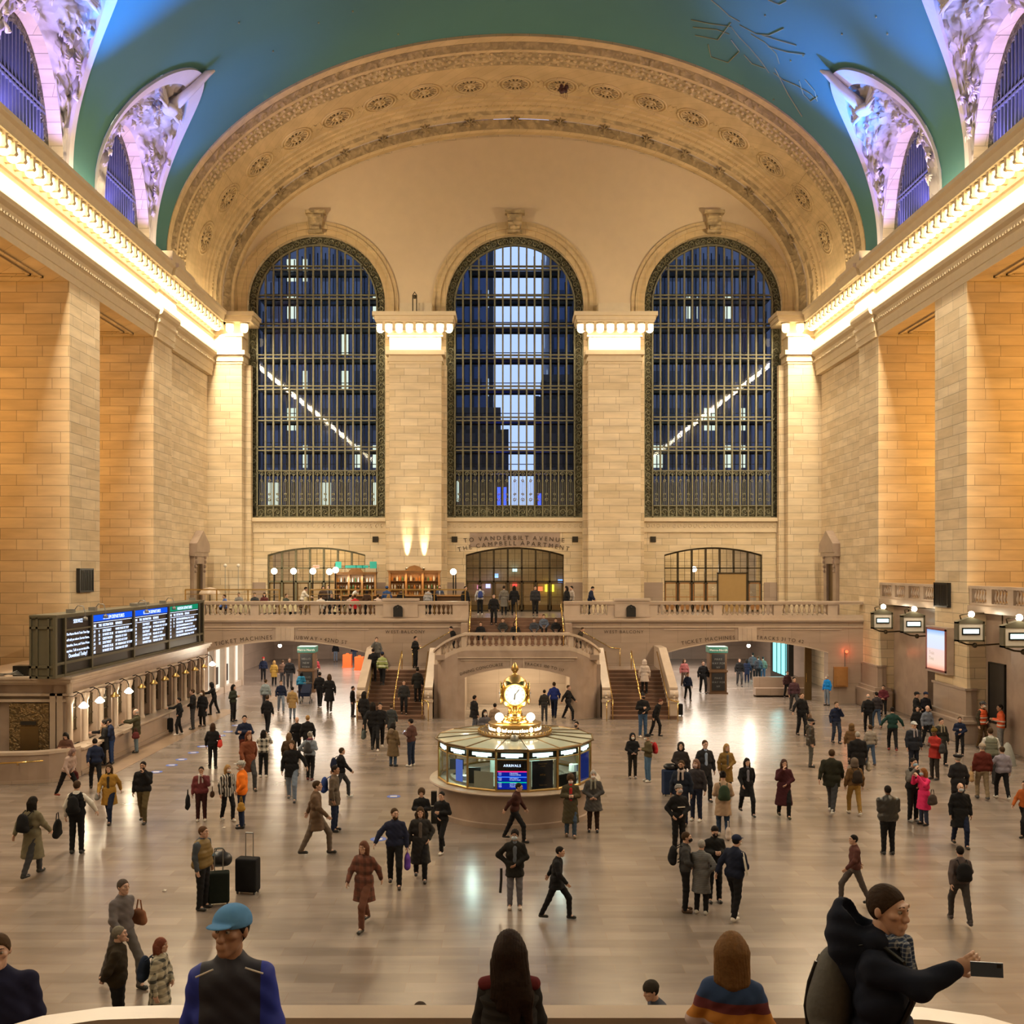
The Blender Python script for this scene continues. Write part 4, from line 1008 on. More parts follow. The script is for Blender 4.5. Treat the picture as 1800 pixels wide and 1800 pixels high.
flight(-1, 'brown marble flight climbed by the worker in the hi-vis jacket', 'towards the subway sign')
flight(1, 'brown marble flight climbed by the person in the white coat', 'towards tracks 31 to 42')

# =================================================================== UPPER GATE SIDE
def gate_side():
    for i, (y1, y0) in enumerate(BAYS):
        if y1 < 30: continue
        t = ('second' if i == 1 else 'near' if i == 2 else 'far')
        mb = MB(); mb.box(XR+.05, XR+8, y0, y1, 5.5, 5.75); mb.box(XR+7, XR+7.3, y0, y1, 0, 5.6)
        mb.box(XR+.02, XR+.5, y0, y1, 5.6, 5.78)
        w = struct(mb.build('floor_gallery', M['marblel']))
        mb = MB(); mb.box(XR+6, XR+7.6, y0, y1, 5.75, 8.3)   # marble dado behind
        struct(mb.build('gallery_dado', M['marbled'], w))
        # low front wall with the track gate
        mb = MB(); yc = (y0+y1)/2
        arch_wall(mb, y0, y1, 0, 5.5, XR+.8, XR+1.2, [(yc-1.9+.3, .85, 0, 2.7, .5)], axis='x')
        struct(mb.build('wall_gate_bay', M['marble']), 'plain marble wall with a track gate below the %s gallery' % t)
        b = thing('balustrade', 'marble gallery balustrade in the %s opening above the track gates' % ('nearer' if i == 2 else 'farther' if i == 3 else 'out of view'), 'balustrade', (XR+.3, yc, 5.75))
        m_ = MB(); m_.box(XR+.1, XR+.45, y0, y1, 5.75, 5.9); m_.build('plinth', M['marblel'], b)
        m_ = MB(); m_.box(XR+.06, XR+.5, y0, y1, 6.48, 6.6); m_.build('hand_rail', M['marblel'], b)
        for k in range(5): m_ = MB(); yy = y0+(y1-y0)*k/4; m_.box(XR+.1, XR+.45, max(y0, yy-.22), min(y1, yy+.22), 5.9, 6.5); m_.build('pedestal', M['marblel'], b)
        for k in range(28):
            if k % 7 == 0: continue
            put_baluster(b, XR+.28, y0+(y1-y0)*k/28, 5.9, 1.08)
gate_side()
# dark wall boxes on the piers
def wall_box(px0, px1, py0, py1, sgn, lab, off=.12):
    X = XL+off if sgn > 0 else XR-off
    ya = X*1800/(px0-890); yb = X*1800/(px1-890); y0, y1 = sorted((ya, yb)); ym = (y0+y1)/2
    z1 = H+(1000-py0)*ym/1800; z0 = H+(1000-py1)*ym/1800
    t = thing('wall_speaker', lab, 'speaker', (X, ym, z0)); m_ = MB(); xw = XL if sgn > 0 else XR
    m_.box(min(xw, X), max(xw, X), y0, y1, z0, z1); m_.build('housing', M['black'], t)
    m_ = MB(); e = .03*sgn
    for a in ((y0, y0+.06, z0, z1), (y1-.06, y1, z0, z1), (y0, y1, z0, z0+.06), (y0, y1, z1-.06, z1)): m_.box(min(X, X+e), max(X, X+e), *a)
    for k in range(9): yy = y0+.1+(y1-y0-.2)*k/8; m_.box(min(X, X+e*.6), max(X, X+e*.6), yy-.01, yy+.01, z0+.08, z1-.08)
    m_.build('grille', M['blackm'], t)
wall_box(139, 164, 999, 1041, 1, 'dark louvred wall box on the pier above the departure board')
wall_box(1667, 1642, 1024, 1067, -1, 'dark louvred wall box on the pier above the lit advertising screen')
# lit advertising screen
t = thing('advertising_screen', 'tall glowing blue and pink advertising screen on a pier of the track side', 'screen', (XR-.2, 45.2, 2.75))
m_ = MB(); m_.box(XR-.32, XR-.02, 44.1, 46.3, 2.72, 4.75); m_.build('casing', M['marble'], t)
def screen_mat():
    m, t_, N, L, B = nt('advert_screen'); N.remove(B); g, s = wpos(N, L); cr = N.new('ShaderNodeValToRGB')
    mr = N.new('ShaderNodeMapRange'); mr.inputs[1].default_value = 2.85; mr.inputs[2].default_value = 4.62; L.new(s.outputs[2], mr.inputs[0]); L.new(mr.outputs[0], cr.inputs[0])
    el = cr.color_ramp.elements; el[0].position = 0; el[0].color = (1, .35, .2, 1); el[1].position = 1; el[1].color = (.25, .5, 1, 1)
    for p, c in ((.15, (1, .75, .6, 1)), (.5, (1, .75, .7, 1)), (.54, (.8, .85, 1, 1)), (.85, (.8, .9, 1, 1))): e = el.new(p); e.color = c
    e = N.new('ShaderNodeEmission'); L.new(cr.outputs[0], e.inputs[0]); e.inputs[1].default_value = 1.0; L.new(e.outputs[0], N['Material Output'].inputs[0]); return m
m_ = MB(); m_.box(XR-.34, XR-.32, 44.25, 46.15, 2.86, 4.62); m_.build('display', screen_mat(), t)
m_ = MB(); text_mb(m_, 'Train', .22, (XR-.345, 45.9, 3.5), (0, -1, 0), (0, 0, 1), 'L'); text_mb(m_, 'Time', .22, (XR-.345, 45.9, 3.25), (0, -1, 0), (0, 0, 1), 'L'); m_.build('slogan', M['clothw'], t)
m_ = MB()
for a in ((44.15, 44.26, 2.8, 4.68), (46.14, 46.25, 2.8, 4.68)): m_.box(XR-.36, XR-.3, *a)
m_.box(XR-.36, XR-.3, 44.15, 46.25, 4.6, 4.68); m_.box(XR-.36, XR-.3, 44.15, 46.25, 2.8, 2.88); m_.build('bezel', plain('red_brown_bezel', (.25, .06, .06, 1), .4), t)

# hanging track signs
def track_sign(px, py, w, lab, lit=True):
    X = 18.75; Y = X*1800/(px-890); z = H+(1000-py)*Y/1800; t = thing('track_sign', lab, 'sign', (X, Y, z-.4), 0, 'lit track signs under the gallery')
    m_ = MB(); h = .40; d = .16
    for a in ((X-w/2, X-w/2+.07, Y-d, Y+d, z-h, z+h), (X+w/2-.07, X+w/2, Y-d, Y+d, z-h, z+h), (X-w/2, X+w/2, Y-d, Y+d, z-h, z-h+.07), (X-w/2, X+w/2, Y-d, Y+d, z+h-.07, z+h)): m_.box(*a)
    m_.prism([(X-w/2-.05, z+h), (X+w/2+.05, z+h), (X, z+h+.2)], 'y', Y-d, Y+d)
    m_.build('sign_frame', M['olive'], t)
    m_ = MB(); m_.box(X-w/2+.07, X+w/2-.07, Y-d+.03, Y+d-.03, z-h+.07, z+h-.07); m_.build('face', M['clothw'], t)
    m_ = MB(); m_.box(X-w*.33, X+w*.33, Y-d, Y-d+.03, z-.13, z+.16); p = m_.build('light_window', M['blackm'], t)
    m_ = MB(); m_.box(X-w*.28, X+w*.28, Y-d-.01, Y-d, z-.07, z+.1); m_.build('tube', M['cool'], t)
    m_ = MB(); m_.ball((X+.08, Y, z+h+.30), .13, 14); m_.build('globe', M['bulbw'], t, smooth=True)
    m_ = MB(); m_.tube([(X+.08, Y, z+h+.1), (X+.08, Y, z+h+.2)], .05, 8)
    m_.tube([(X-w*.3, Y, z+h+.05), (X-w*.35, Y, z+h+.25), (X-w*.2, Y, z+h+.3), (X+w*.3, Y, z+h+.35), (XR+.8, Y, z+h+.3)], .03, 6)
    m_.tube([(X-w*.4, Y, z-h), (X-w*.1, Y, z-h-.12), (X+w*.3, Y, z-h-.16), (XR+.8, Y, z-h-.1)], .035, 6)
    m_.ball((X+w*.2, Y, z-h-.16), .11, 8); m_.tube([(XR+.79, Y, z+h+.3), (XR+.79, Y, z-h-.1)], .03, 6)
    m_.build('bracket', M['darkbronze'], t, smooth=True)
    point('globe_light', (X+.08, Y-.3, z+h+.3), 14, (1, .85, .6), .12)
for a in ((1550, 1091, 1.0, 'lit track sign box with a globe, farthest along the track side'), (1604, 1097, 1.05, 'lit track sign box with a globe, second from the west corner'),
          (1704, 1110, 1.1, 'lit track sign box with a globe just past the screen pier'), (1788, 1119, 1.15, 'lit track sign box with a globe cut by the picture edge')): track_sign(*a)
# wooden notice cabinet, exit light on the west wall
x0, _, z0 = P(1465, 1207, YB); x1, _, z1 = P(1489, 1172, YB)
t = thing('notice_cabinet', 'golden oak wall cabinet beside the person in bright blue', 'cabinet', ((x0+x1)/2, YB-.1, z0)); m_ = MB(); m_.box(x0, x1, YB-.16, YB-.01, z0, z1); m_.build('cabinet_body', M['wood'], t)
m_ = MB(); m_.box(x0+.08, x1-.08, YB-.2, YB-.16, z0+.08, z1-.08); d = m_.build('door', M['wood'], t); m_ = MB(); m_.ball((x0+.14, YB-.21, (z0+z1)/2), .025, 8); m_.build('knob', M['brass'], d)
x, _, z = P(1487, 1145, YB); t = thing('exit_lamp', 'small red lamp on a conduit above the oak cabinet', 'lamp', (x, YB-.05, z)); m_ = MB(); m_.ball((x, YB-.12, z), .09, 10); m_.build('lens', M['redl'], t, smooth=True)
m_ = MB(); m_.tube([(x-.06, YB-.03, z), (x-.06, YB-.03, z1)], .02, 6); m_.box(x-.08, x+.08, YB-.06, YB, z-.08, z+.08); m_.build('conduit', M['greym'], t); point('exit_lamp_light', (x, YB-.35, z), 8, (1, .12, .04), .08)
# dark upright panel and doorway on the gate wall
x = XR+.73; t = thing('notice_board', 'tall black notice board behind the workers in orange vests', 'panel', (x, 41.3, 2.8)); m_ = MB(); m_.box(x, x+.06, 41.2, 42.5, .95, 3.4); m_.build('board_face', M['black'], t)
m_ = MB()
for a in ((41.15, 41.22, .92, 3.43), (42.48, 42.55, .92, 3.43)): m_.box(x-.02, x+.07, *a)
m_.box(x-.02, x+.07, 41.15, 42.55, 3.38, 3.45); m_.build('frame', M['blackm'], t)
# aedicule niches at the west ends of the side walls
for sgn, lab in ((1, 'gabled marble doorway niche in the corner by the restaurant'), (-1, 'gabled marble doorway niche in the corner by the boarded doors')):
    X = XL-.3 if sgn > 0 else XR+.3; yc = 61.4; t = thing('niche_doorway', lab, 'doorway', (X, yc, 4.6))
    def sb(mb, o0, o1, y0, y1, z0, z1): a, b = sorted((X+sgn*o0, X+sgn*o1)); mb.box(a, b, y0, y1, z0, z1)
    m_ = MB(); sb(m_, 0, .22, yc-1.15, yc-.6, 4.6, 8.0); sb(m_, 0, .22, yc+.6, yc+1.15, 4.6, 8.0); sb(m_, 0, .26, yc-1.2, yc+1.2, 7.6, 8.05)
    m_.prism([(yc-1.3, 8.3), (yc+1.3, 8.3), (yc+1.3, 8.8), (yc, 9.6), (yc-1.3, 8.8)], 'x', *sorted((X, X+sgn*.45)))
    sb(m_, 0, .36, yc-1.35, yc+1.35, 8.05, 8.3)
    for yy in (yc-.9, yc+.9):
        for q in range(4): m_.ball((X+sgn*.25, yy, 8.0-q*.28), .14-.015*q, 8)
    m_.build('surround', M['marble'], t)
    m_ = MB(); sb(m_, .01, .08, yc-.6, yc+.6, 4.6, 7.6); m_.build('door', M['brassdk'], t)

# =================================================================== TICKET COUNTER (left)
XB = -15.5
tb = thing('ticket_counter', 'long marble ticket office with a row of barred windows under the departure board', 'ticket office', (XB, 44.6, 0))
m_ = MB(); bayY = [36.85+1.45*k for k in range(11)]
m_.box(XL-1.5, XB-.5, 36.3, 53.05, 0, 3.3)
m_.box(XB-.5, XB, 36.2, 53.05, 2.75, 3.3); m_.box(XB-.5, XB, 36.2, 53.05, 0, 1.0)
for k in range(12):
    y = 36.85-.725+1.45*k; m_.box(XB-.5, XB, max(36.2, y-.3), min(53.05, y+.3), 1.0, 2.75)
m_.build('office_wall', M['marble'], tb)
m_ = MB(); m_.box(XL-1.6, XB+.18, 36.0, 53.05, 3.3, 3.42); m_.box(XL-1.6, XB+.26, 35.92, 53.05, 3.42, 3.5); m_.box(XL-1.5, XB+.08, 36.1, 53.05, 2.82, 2.9); m_.box(XL-1.5, XB+.1, 36.1, 53.05, 3.22, 3.3)
m_.tube([(XB+.05, 36.2, 2.9), (XB+.05, 36.2, 3.45)], .12, 10); m_.build('cornice', M['marblel'], tb)
m_ = MB(); m_.box(XB, XB+.45, 36.2, 53.05, .12, .92); m_.box(XB, XB+.5, 36.2, 53.05, 0, .16); m_.build('counter_base', M['marbled'], tb)
m_ = MB(); m_.box(XB-.1, XB+.62, 36.1, 53.05, .92, 1.0)
for k in range(3): m_.box(XB+.4, XB+.68, 37.2+k*1.45-.35, 37.2+k*1.45+.35, .9, 1.02)
m_.build('counter_top', M['marblel'], tb)
for k in range(12):            # half columns between the windows
    y = 36.85-.725+1.45*k+ (0.12 if k == 0 else 0); c = MB(); c.lathe([(.13, 1.0), (.13, 1.08), (.1, 1.12), (.095, 2.5), (.13, 2.55), (.15, 2.7), (.15, 2.78)], (XB+.06, min(y, 52.8), 0), 12); c.build('column', M['marblel'], tb, smooth=True)
for k, y in enumerate(bayY):
    w = MB(); w.box(XB-.34, XB-.3, y-.42, y+.42, 1.0, 2.75); g = w.build('window', M['wooddk'] if k > 3 else M['glowpaint'], tb)
    w = MB()
    for q in range(7): yy = y-.36+.12*q; w.box(XB-.16, XB-.13, yy-.012, yy+.012, 1.5, 2.6)
    for z in (1.5, 1.9, 2.3, 2.6): w.box(XB-.165, XB-.125, y-.42, y+.42, z-.02, z+.02)
    w.build('grille', M['darkbronze'], g)
# east end with the cast bronze door
m_ = MB(); yE = 36.2
for x in (XL+.15, -16.0, -15.75): m_.box(x-.1, x+.1, yE-.1, yE+.05, 0, 2.9)
m_.box(XL-.4, XB, yE-.06, yE+.05, 2.6, 2.7); m_.box(XL-.6, XB-.3, yE-.06, yE+.05, 0, .8); m_.build('end_pilasters', M['marblel'], tb)
m_ = MB(); m_.box(-17.55, -16.15, yE-.05, yE+.02, .82, 2.55); d = m_.build('door', M['goldrel'], tb)
m_ = MB(); m_.box(-17.15, -16.5, yE-.08, yE-.04, .9, 1.75); m_.box(-17.15, -16.55, yE-.09, yE-.05, 1.78, 1.95); m_.build('notice_panel', M['brassdk'], d)
m_ = MB(); m_.box(-17.13, -16.57, yE-.11, yE-.08, 1.8, 1.93); m_.build('name_plate', M['black'], d)
# bracket lamps over the ticket windows
for k in range(12):
    y = bayY[0]-.725+1.45*k+.35; lit = k in (0, 1, 3, 11); z = 2.42
    t = thing('bracket_lamp', ['glowing shaded bracket lamp nearest the bronze door end of the ticket office', 'second glowing bracket lamp of the ticket office', 'unlit bracket lamp between two glowing ones on the ticket office', 'third glowing bracket lamp of the ticket office, above the man in the parka'][k] if k < 4 else ('glowing bracket lamp at the far end of the ticket office' if k == 11 else 'unlit bracket lamp, number %s along the dark ticket windows' % ('one', 'two', 'three', 'four', 'five', 'six', 'seven')[k-4]), 'lamp', (XB+.45, y, z))
    m_ = MB(); m_.tube([(XB+.02, y, z+.45), (XB+.2, y, z+.5), (XB+.38, y, z+.42), (XB+.45, y, z+.25), (XB+.45, y, z+.16)], .02, 6); m_.tube([(XB+.02, y, z+.3), (XB+.15, y, z+.38), (XB+.28, y, z+.48)], .015, 6); m_.build('bracket', M['blackm'], t, smooth=True)
    m_ = MB(); m_.lathe([(.04, .14), (.08, .1), (.16, .02), (.175, -.03), (.16, -.03), (.03, .08)], (XB+.45, y, z), 14); m_.build('shade', M['bulbw'] if lit else M['brassold'], t, smooth=True)
    m_ = MB(); m_.lathe([(.15, -.03), (.11, -.08), (.001, -.1)], (XB+.45, y, z), 12); m_.build('bulb', M['bulbw'] if lit else M['glass'], t, smooth=True)
    if lit: point('bracket_lamp_light', (XB+.5, y, z-.25), 42, (1, .82, .55), .1)
# low curved wall at the near end with its handrail
t = thing('curved_parapet', 'low curved marble parapet with a brass handrail at the near end of the ticket office', 'parapet', (-16.6, 34.8, 0))
path = [(XL+.0, 34.6), (-17.2, 34.62), (-16.2, 34.72), (-15.6, 34.95), (-15.2, 35.35), (-15.0, 35.9), (-14.98, 36.1)]
def wallpath(mb, path, w, z0, z1):
    rows = []
    for i, a in enumerate(path):
        d = Vector(path[min(i+1, len(path)-1)])-Vector(path[max(i-1, 0)]); d.normalize(); n = Vector((-d.y, d.x))*w
        rows.append([(a[0], a[1], z0), (a[0], a[1], z1), (a[0]+n.x, a[1]+n.y, z1), (a[0]+n.x, a[1]+n.y, z0)])
    mb.grid(rows, closed=True); k = len(mb.v); mb.f += [(k-1, k-2, k-3, k-4), tuple(range(k-4*len(path), k-4*len(path)+4))]; mb.m += [0, 0]
m_ = MB(); wallpath(m_, path, .3, 0, .98); m_.build('parapet_wall', M['marble'], t)
m_ = MB(); wallpath(m_, [(x, y-.04) for x, y in path], .38, .98, 1.08); m_.build('coping', M['marblel'], t)
m_ = MB(); wallpath(m_, [(x, y-.03) for x, y in path], .1, 0, .12); m_.build('skirting', M['marbled'], t)
m_ = MB(); m_.tube([(-17.9, 34.45, .72), (-16.3, 34.52, .78), (-15.7, 34.72, .8)], .03, 8)
for x, y, z in ((-17.6, 34.6, .73), (-16.5, 34.66, .77)): m_.tube([(x, y, z-.1), (x, y-.1, z-.08), (x, y-.12, z)], .02, 6)
m_.build('handrail', M['brass'], t, smooth=True)

# departure board
bx0, bx1, by0, by1, bz0, bz1 = -16.5, -15.6, 35.45, 52.7, 3.5, 5.66
bd = thing('departure_board', 'long dark olive departure board with glowing blue-white text on top of the ticket office', 'departure board', (-16, 44, 3.5))
m_ = MB(); m_.box(bx0+.04, bx1-.06, by0+.05, by1-.05, bz0+.02, bz1-.03); m_.build('cabinet', M['black'], bd)
m_ = MB(); cols = [35.45, 36.2, 38.55, 42.9, 47.35, 52.0, 52.7]
for y in cols: m_.box(bx1-.07, bx1+.03, y-.07, y+.07, bz0, bz1)
for z in (bz0+.05, 3.98, bz1-.04): m_.box(bx1-.07, bx1+.02, by0, by1, z-.05, z+.05)
m_.box(bx1-.05, bx1, 36.2, 38.5, 5.1, 5.16)
for x in (bx0, bx0+.22, bx0+.62, bx1-.05): m_.box(x, x+.07, by0-.03, by0+.06, bz0, bz1)
for z in (bz0+.04, bz0+.4, bz1-.4, bz1-.04): m_.box(bx0, bx1, by0-.03, by0+.06, z-.04, z+.04)
m_.box(bx0, bx1+.05, by0-.05, by1+.05, bz1-.04, bz1+.04)
m_.build('frame', M['olive'], bd)
m_ = MB(); m_.box(bx0+.05, bx1-.05, by0+.02, by0+.04, bz0+.1, bz1-.1); m_.build('end_panel', M['olive'], bd)
xf = bx1-.045
def ln(mb, s_, size, y, z, al='L', bold=.012): text_mb(mb, s_, size, (xf+.012, y, z), (0, 1, 0), (0, 0, 1), al, bold=bold)
heads = [(None, 36.3, 38.5), ('ledblue', 38.62, 42.8), ('ledblue', 42.98, 47.25), ('ledgreen', 47.45, 51.95)]
for i, (hm, y0, y1) in enumerate(heads):
    s_ = MB(); s_.box(xf-.01, xf, y0, y1, 4.05, 5.56); sc = s_.build('screen', M['blacks'], bd)
    if hm: h = MB(); h.box(xf, xf+.005, y0, y1, 5.3, 5.54); h.build('header', M[hm], sc)
    tx = MB(); ym = (y0+y1)/2
    if i == 0:
        ln(tx, 'SERVICE', .2, ym, 5.34, 'C')
        for k, q in enumerate(('The Metro-North Train Time App', 'will tell you where: Service Status,', 'Schedules, Fares, and Ticket Prices', 'anytime. Talk to us on mta.info.', 'Download Today!')):
            L1 = sum(glyph(c, 1)[2] for c in q); ln(tx, q, min(.2, 2.0/L1), ym, 4.92-k*.2, 'C', .01)
    else:
        ln(tx, ('HARLEM DEPARTURES', 'HARLEM DEPARTURES', 'HUDSON DEPARTURES')[i-1], .2, ym+.1, 5.35, 'C')
        k1 = .17; c = (y0+.08, y0+.65, y0+1.05, y0+2.35)
        for q, a in zip(('TIME', 'TRK', 'DESTINATION', 'REMARKS'), c): ln(tx, q, .15, a, 5.08)
        for zz in (5.25, 5.02):tx.box(xf+.004, xf+.008, y0+.03, y1-.05, zz-.008, zz+.008)
        rowsT = [[('5:23', '4', 'SOUTHEAST', 'WHITE PLNS 1ST STOP'), ('5:25', '32', 'N WHITE PLNS', 'MT VERNON WEST 1ST STOP'), ('5:31', '19', 'CRESTWOOD', 'MELROSE 1ST STOP'), ('5:34', '112', 'SOUTHEAST', 'MT KISCO 1ST STOP'), ('5:37', '', 'N WHITE PLNS', 'MT VERNON EAST 1ST STOP'), ('5:48', '', 'N WHITE PLNS', 'FORDHAM 1ST STOP')],
                 [('5:53', '', 'SOUTHEAST', 'CHANGE AT SOUTHEAST'), ('5:55', '', 'N WHITE PLNS', 'MT VERNON WEST 1ST STOP'), ('6:01', '', 'SOUTHEAST', 'WHITE PLNS 1ST STOP'), ('6:07', '', 'N WHITE PLNS', 'MELROSE 1ST STOP'), ('6:23', '', 'SOUTHEAST', 'CHANGE AT SOUTHEAST'), ('6:25', '', 'N WHITE PLNS', 'TREMONT 1ST STOP')],
                 [('5:20', '39', 'CROTON-HARMON', 'MARBLE HILL 1ST STOP'), ('5:26', '36', 'POUGHKEEPSIE', 'CROTON-HARMON 1ST STOP'), ('5:33', '31', 'CROTON-HARMON', 'YONKERS 1ST STOP'), ('5:47', '', 'CROTON-HARMON', 'HARLEM-125 ST 1ST STOP'), ('5:53', '', 'POUGHKEEPSIE', 'CROTON-HARMON 1ST STOP'), ('6:20', '', 'CROTON-HARMON', 'MARBLE HILL 1ST STOP')]][i-1]
        for k, r in enumerate(rowsT):
            for q, a in zip(r, c): ln(tx, q, .13 if a == c[3] else .145, a, 4.86-k*.155)
    tx.build('board_text', M['led'], sc)
# lamp heads and gear on top of the board
m_ = MB()
for y in (37.2, 39.2, 43.6, 47.2, 51.6): m_.box(bx1-.35, bx1-.1, y-.12, y+.12, bz1, bz1+.18)
m_.box(bx0+.2, bx0+.5, 44.3, 45.9, bz1, bz1+.16); m_.build('gear_boxes', M['greym'], bd)
for y in (37.4, 39.3, 43.8, 47.4):
    m_ = MB(); m_.tube([(bx1-.2, y, bz1+.1), (bx1-.05, y, bz1+.3), (bx1+.15, y, bz1+.28), (bx1+.22, y, bz1+.05), (bx1+.22, y, bz1-.15)], .02, 6); m_.lathe([(.03, 0), (.09, -.04), (.1, -.14), (.02, -.15)], (bx1+.22, y, bz1-.1), 10); m_.build('spot_arm', M['greym'], bd, smooth=True)
# loose equipment box on the office roof
t = thing('equipment_case', 'small dark equipment case with cables lying on the ticket office roof', 'case', (-16.9, 34.9, 3.5))
m_ = MB(); m_.box(-17.5, -16.95, 36.3, 36.8, 3.5, 3.86); m_.build('case_body', M['blackm'], t)
m_ = MB()
for k in range(5): m_.tube([(-17.3+k*.05, 36.25, 3.7-.04*k), (-17.5-.12*k, 36.15, 3.6), (-17.8, 36.2+.05*k, 3.54), (-18.2-.1*k, 36.3, 3.53)], .02, 5)
m_.build('cables', M['greym'], t, smooth=True)

# =================================================================== INFORMATION BOOTH AND CLOCK
CX, CY = .26, 30.95
ib = thing('information_booth', 'round marble and brass information booth with glass panels under the four-faced clock', 'booth', (CX, CY, 0))
c0 = (CX, CY, 0)
m_ = MB(); m_.lathe([(2.36, 0), (2.36, .14), (2.3, .16), (2.3, .93), (2.36, .96)], c0, 64); m_.build('drum', M['marble'], ib, smooth=True, auto=.5)
m_ = MB(); m_.lathe([(2.3, .95), (2.56, .97), (2.58, 1.0), (2.56, 1.04), (2.1, 1.05), (.01, 1.05)], c0, 64); m_.build('counter_ledge', M['marblel'], ib, smooth=True, auto=.5)
NS = 16; aoff = math.radians(-90-2.5-11.25+22.5); RB = 2.3
def bp_(k, r=RB): a = aoff+2*PI*k/NS-PI/NS*0; return (CX+r*math.cos(a), CY+r*math.sin(a))
fr = MB()
for k in range(NS):
    (x0, y0), (x1, y1) = bp_(k), bp_(k+1); fr.tube([(x0, y0, 1.05), (x0, y0, 2.22)], .035, 6)
    for z, r in ((1.08, .035), (1.95, .02), (2.2, .045)): fr.tube([(x0, y0, z), (x1, y1, z)], r, 6)
fr.build('brass_frame', M['brassold'], ib)
gl = MB()
for k in range(NS):
    (x0, y0), (x1, y1) = bp_(k, RB-.01), bp_(k+1, RB-.01); gl.add([(x0, y0, 1.1), (x1, y1, 1.1), (x1, y1, 2.18), (x0, y0, 2.18)], [(0, 1, 2, 3)])
gl.build('booth_glazing', M['glassb'], ib)
rf = MB()
for k in range(NS):
    (x0, y0), (x1, y1) = bp_(k, RB+.08), bp_(k+1, RB+.08); (a0, b0), (a1, b1) = bp_(k, 1.05), bp_(k+1, 1.05)
    rf.add([(x0, y0, 2.24), (x1, y1, 2.24), (a1, b1, 2.34), (a0, b0, 2.34), (x0, y0, 2.2), (x1, y1, 2.2), (a1, b1, 2.3), (a0, b0, 2.3)], [(0, 1, 2, 3), (4, 7, 6, 5), (0, 4, 5, 1)])
rf.build('roof', M['roofglass'], ib)
rf = MB()
for k in range(NS):
    (x0, y0), (a0, b0) = bp_(k, RB+.08), bp_(k, 1.05); rf.tube([(x0, y0, 2.25), (a0, b0, 2.35)], .018, 5)
    (x1, y1) = bp_(k+1, RB+.08); rf.tube([(x0, y0, 2.23), (x1, y1, 2.23)], .035, 5)
rf.build('roof_ribs', M['brassdk'], ib)
# name strips above the panes, some lit, and what hangs inside the glass
def pane_rect(mb, k, u0, u1, z0, z1, r=RB-.03, inner=0.0):
    (x0, y0), (x1, y1) = bp_(k, r), bp_(k+1, r); A = Vector((x0, y0, 0)); B_ = Vector((x1, y1, 0)); d = B_-A
    n = Vector((CX, CY, 0))-(A+B_)/2; n.normalize()
    p = [A+d*u0+n*inner, A+d*u1+n*inner]; mb.add([(p[0].x, p[0].y, z0), (p[1].x, p[1].y, z0), (p[1].x, p[1].y, z1), (p[0].x, p[0].y, z1)], [(0, 1, 2, 3)])
def kk(px):                    # pane index facing the camera at that pixel
    s_ = (px-905)/137; a = -PI/2+math.asin(max(-.99, min(.99, s_))); return int(math.floor((a-aoff)/(2*PI/NS))) % NS
for px in (776, 800, 838, 886, 936, 981, 1017, 1038):
    k = kk(px); s_ = MB(); pane_rect(s_, k, .02, .98, 1.97, 2.17); ss = s_.build('name_strip', M['black'], ib)
    if px != 1017: s_ = MB(); pane_rect(s_, k, .16, .84, 2.03, 2.12, RB-.005); pane_rect(s_, k, .3, .7, 1.995, 2.04, RB-.005); s_.build('lit_lettering', M['cool'], ss)
k = kk(886); s_ = MB(); pane_rect(s_, k, .03, .97, 1.1, 1.93, RB-.03); sc = s_.build('arrivals_display', M['blacks'], ib)
s_ = MB()
pane_rect(s_, k, .04, .96, 1.12, 1.62, RB-.02); s_.build('display_light', emit('display_blue', (.0, .012, .32), 1.0), sc)
for c_, z0, z1 in (((1, .02, .2), 1.6, 1.63), ((.05, .2, 1), 1.45, 1.475), ((0, .55, .25), 1.30, 1.325)):
    s_ = MB(); pane_rect(s_, k, .04, .96, z0, z1, RB-.012); s_.build('line_bar', emit('line_bar_glow', c_, 1.3), sc)
s_ = MB(); (x0, y0), (x1, y1) = bp_(k, RB-.01), bp_(k+1, RB-.01); u = Vector((x1-x0, y1-y0, 0)).normalized(); A = Vector((x0, y0, 0))
text_mb(s_, 'ARRIVALS', .1, A+u*.45+Vector((0, 0, 1.75)), u, (0, 0, 1), 'C', bold=.006)
for r in range(9):
    z = 1.555-r*.047
    if r in (2, 5): continue
    text_mb(s_, ('5:%02d' % (14+r*3)), .045, A+u*.07+Vector((0, 0, z)), u, (0, 0, 1), 'L'); text_mb(s_, ('STAMFORD', 'POUGHKEEPSIE', '', 'SOUTHEAST', 'N WHITE PLNS', '', 'CROTON', 'NEW HAVEN', 'YONKERS')[r], .042, A+u*.38+Vector((0, 0, z)), u, (0, 0, 1), 'L')
s_.build('display_text', M['led'], sc)
k = kk(936); s_ = MB(); pane_rect(s_, k, .14, .86, 1.1, 1.9, RB-.03); sc = s_.build('poster', plain('navy_poster', (.012, .015, .04, 1), .3), ib)
s_ = MB(); pane_rect(s_, k, .02, .12, 1.1, 1.9, RB-.03); pane_rect(s_, k, .88, .98, 1.1, 1.9, RB-.03); s_.build('poster_edge', M['clothw'], sc)
s_ = MB(); (x0, y0), (x1, y1) = bp_(k, RB-.01), bp_(k+1, RB-.01); u = Vector((x1-x0, y1-y0, 0)).normalized(); A = Vector((x0, y0, 0))
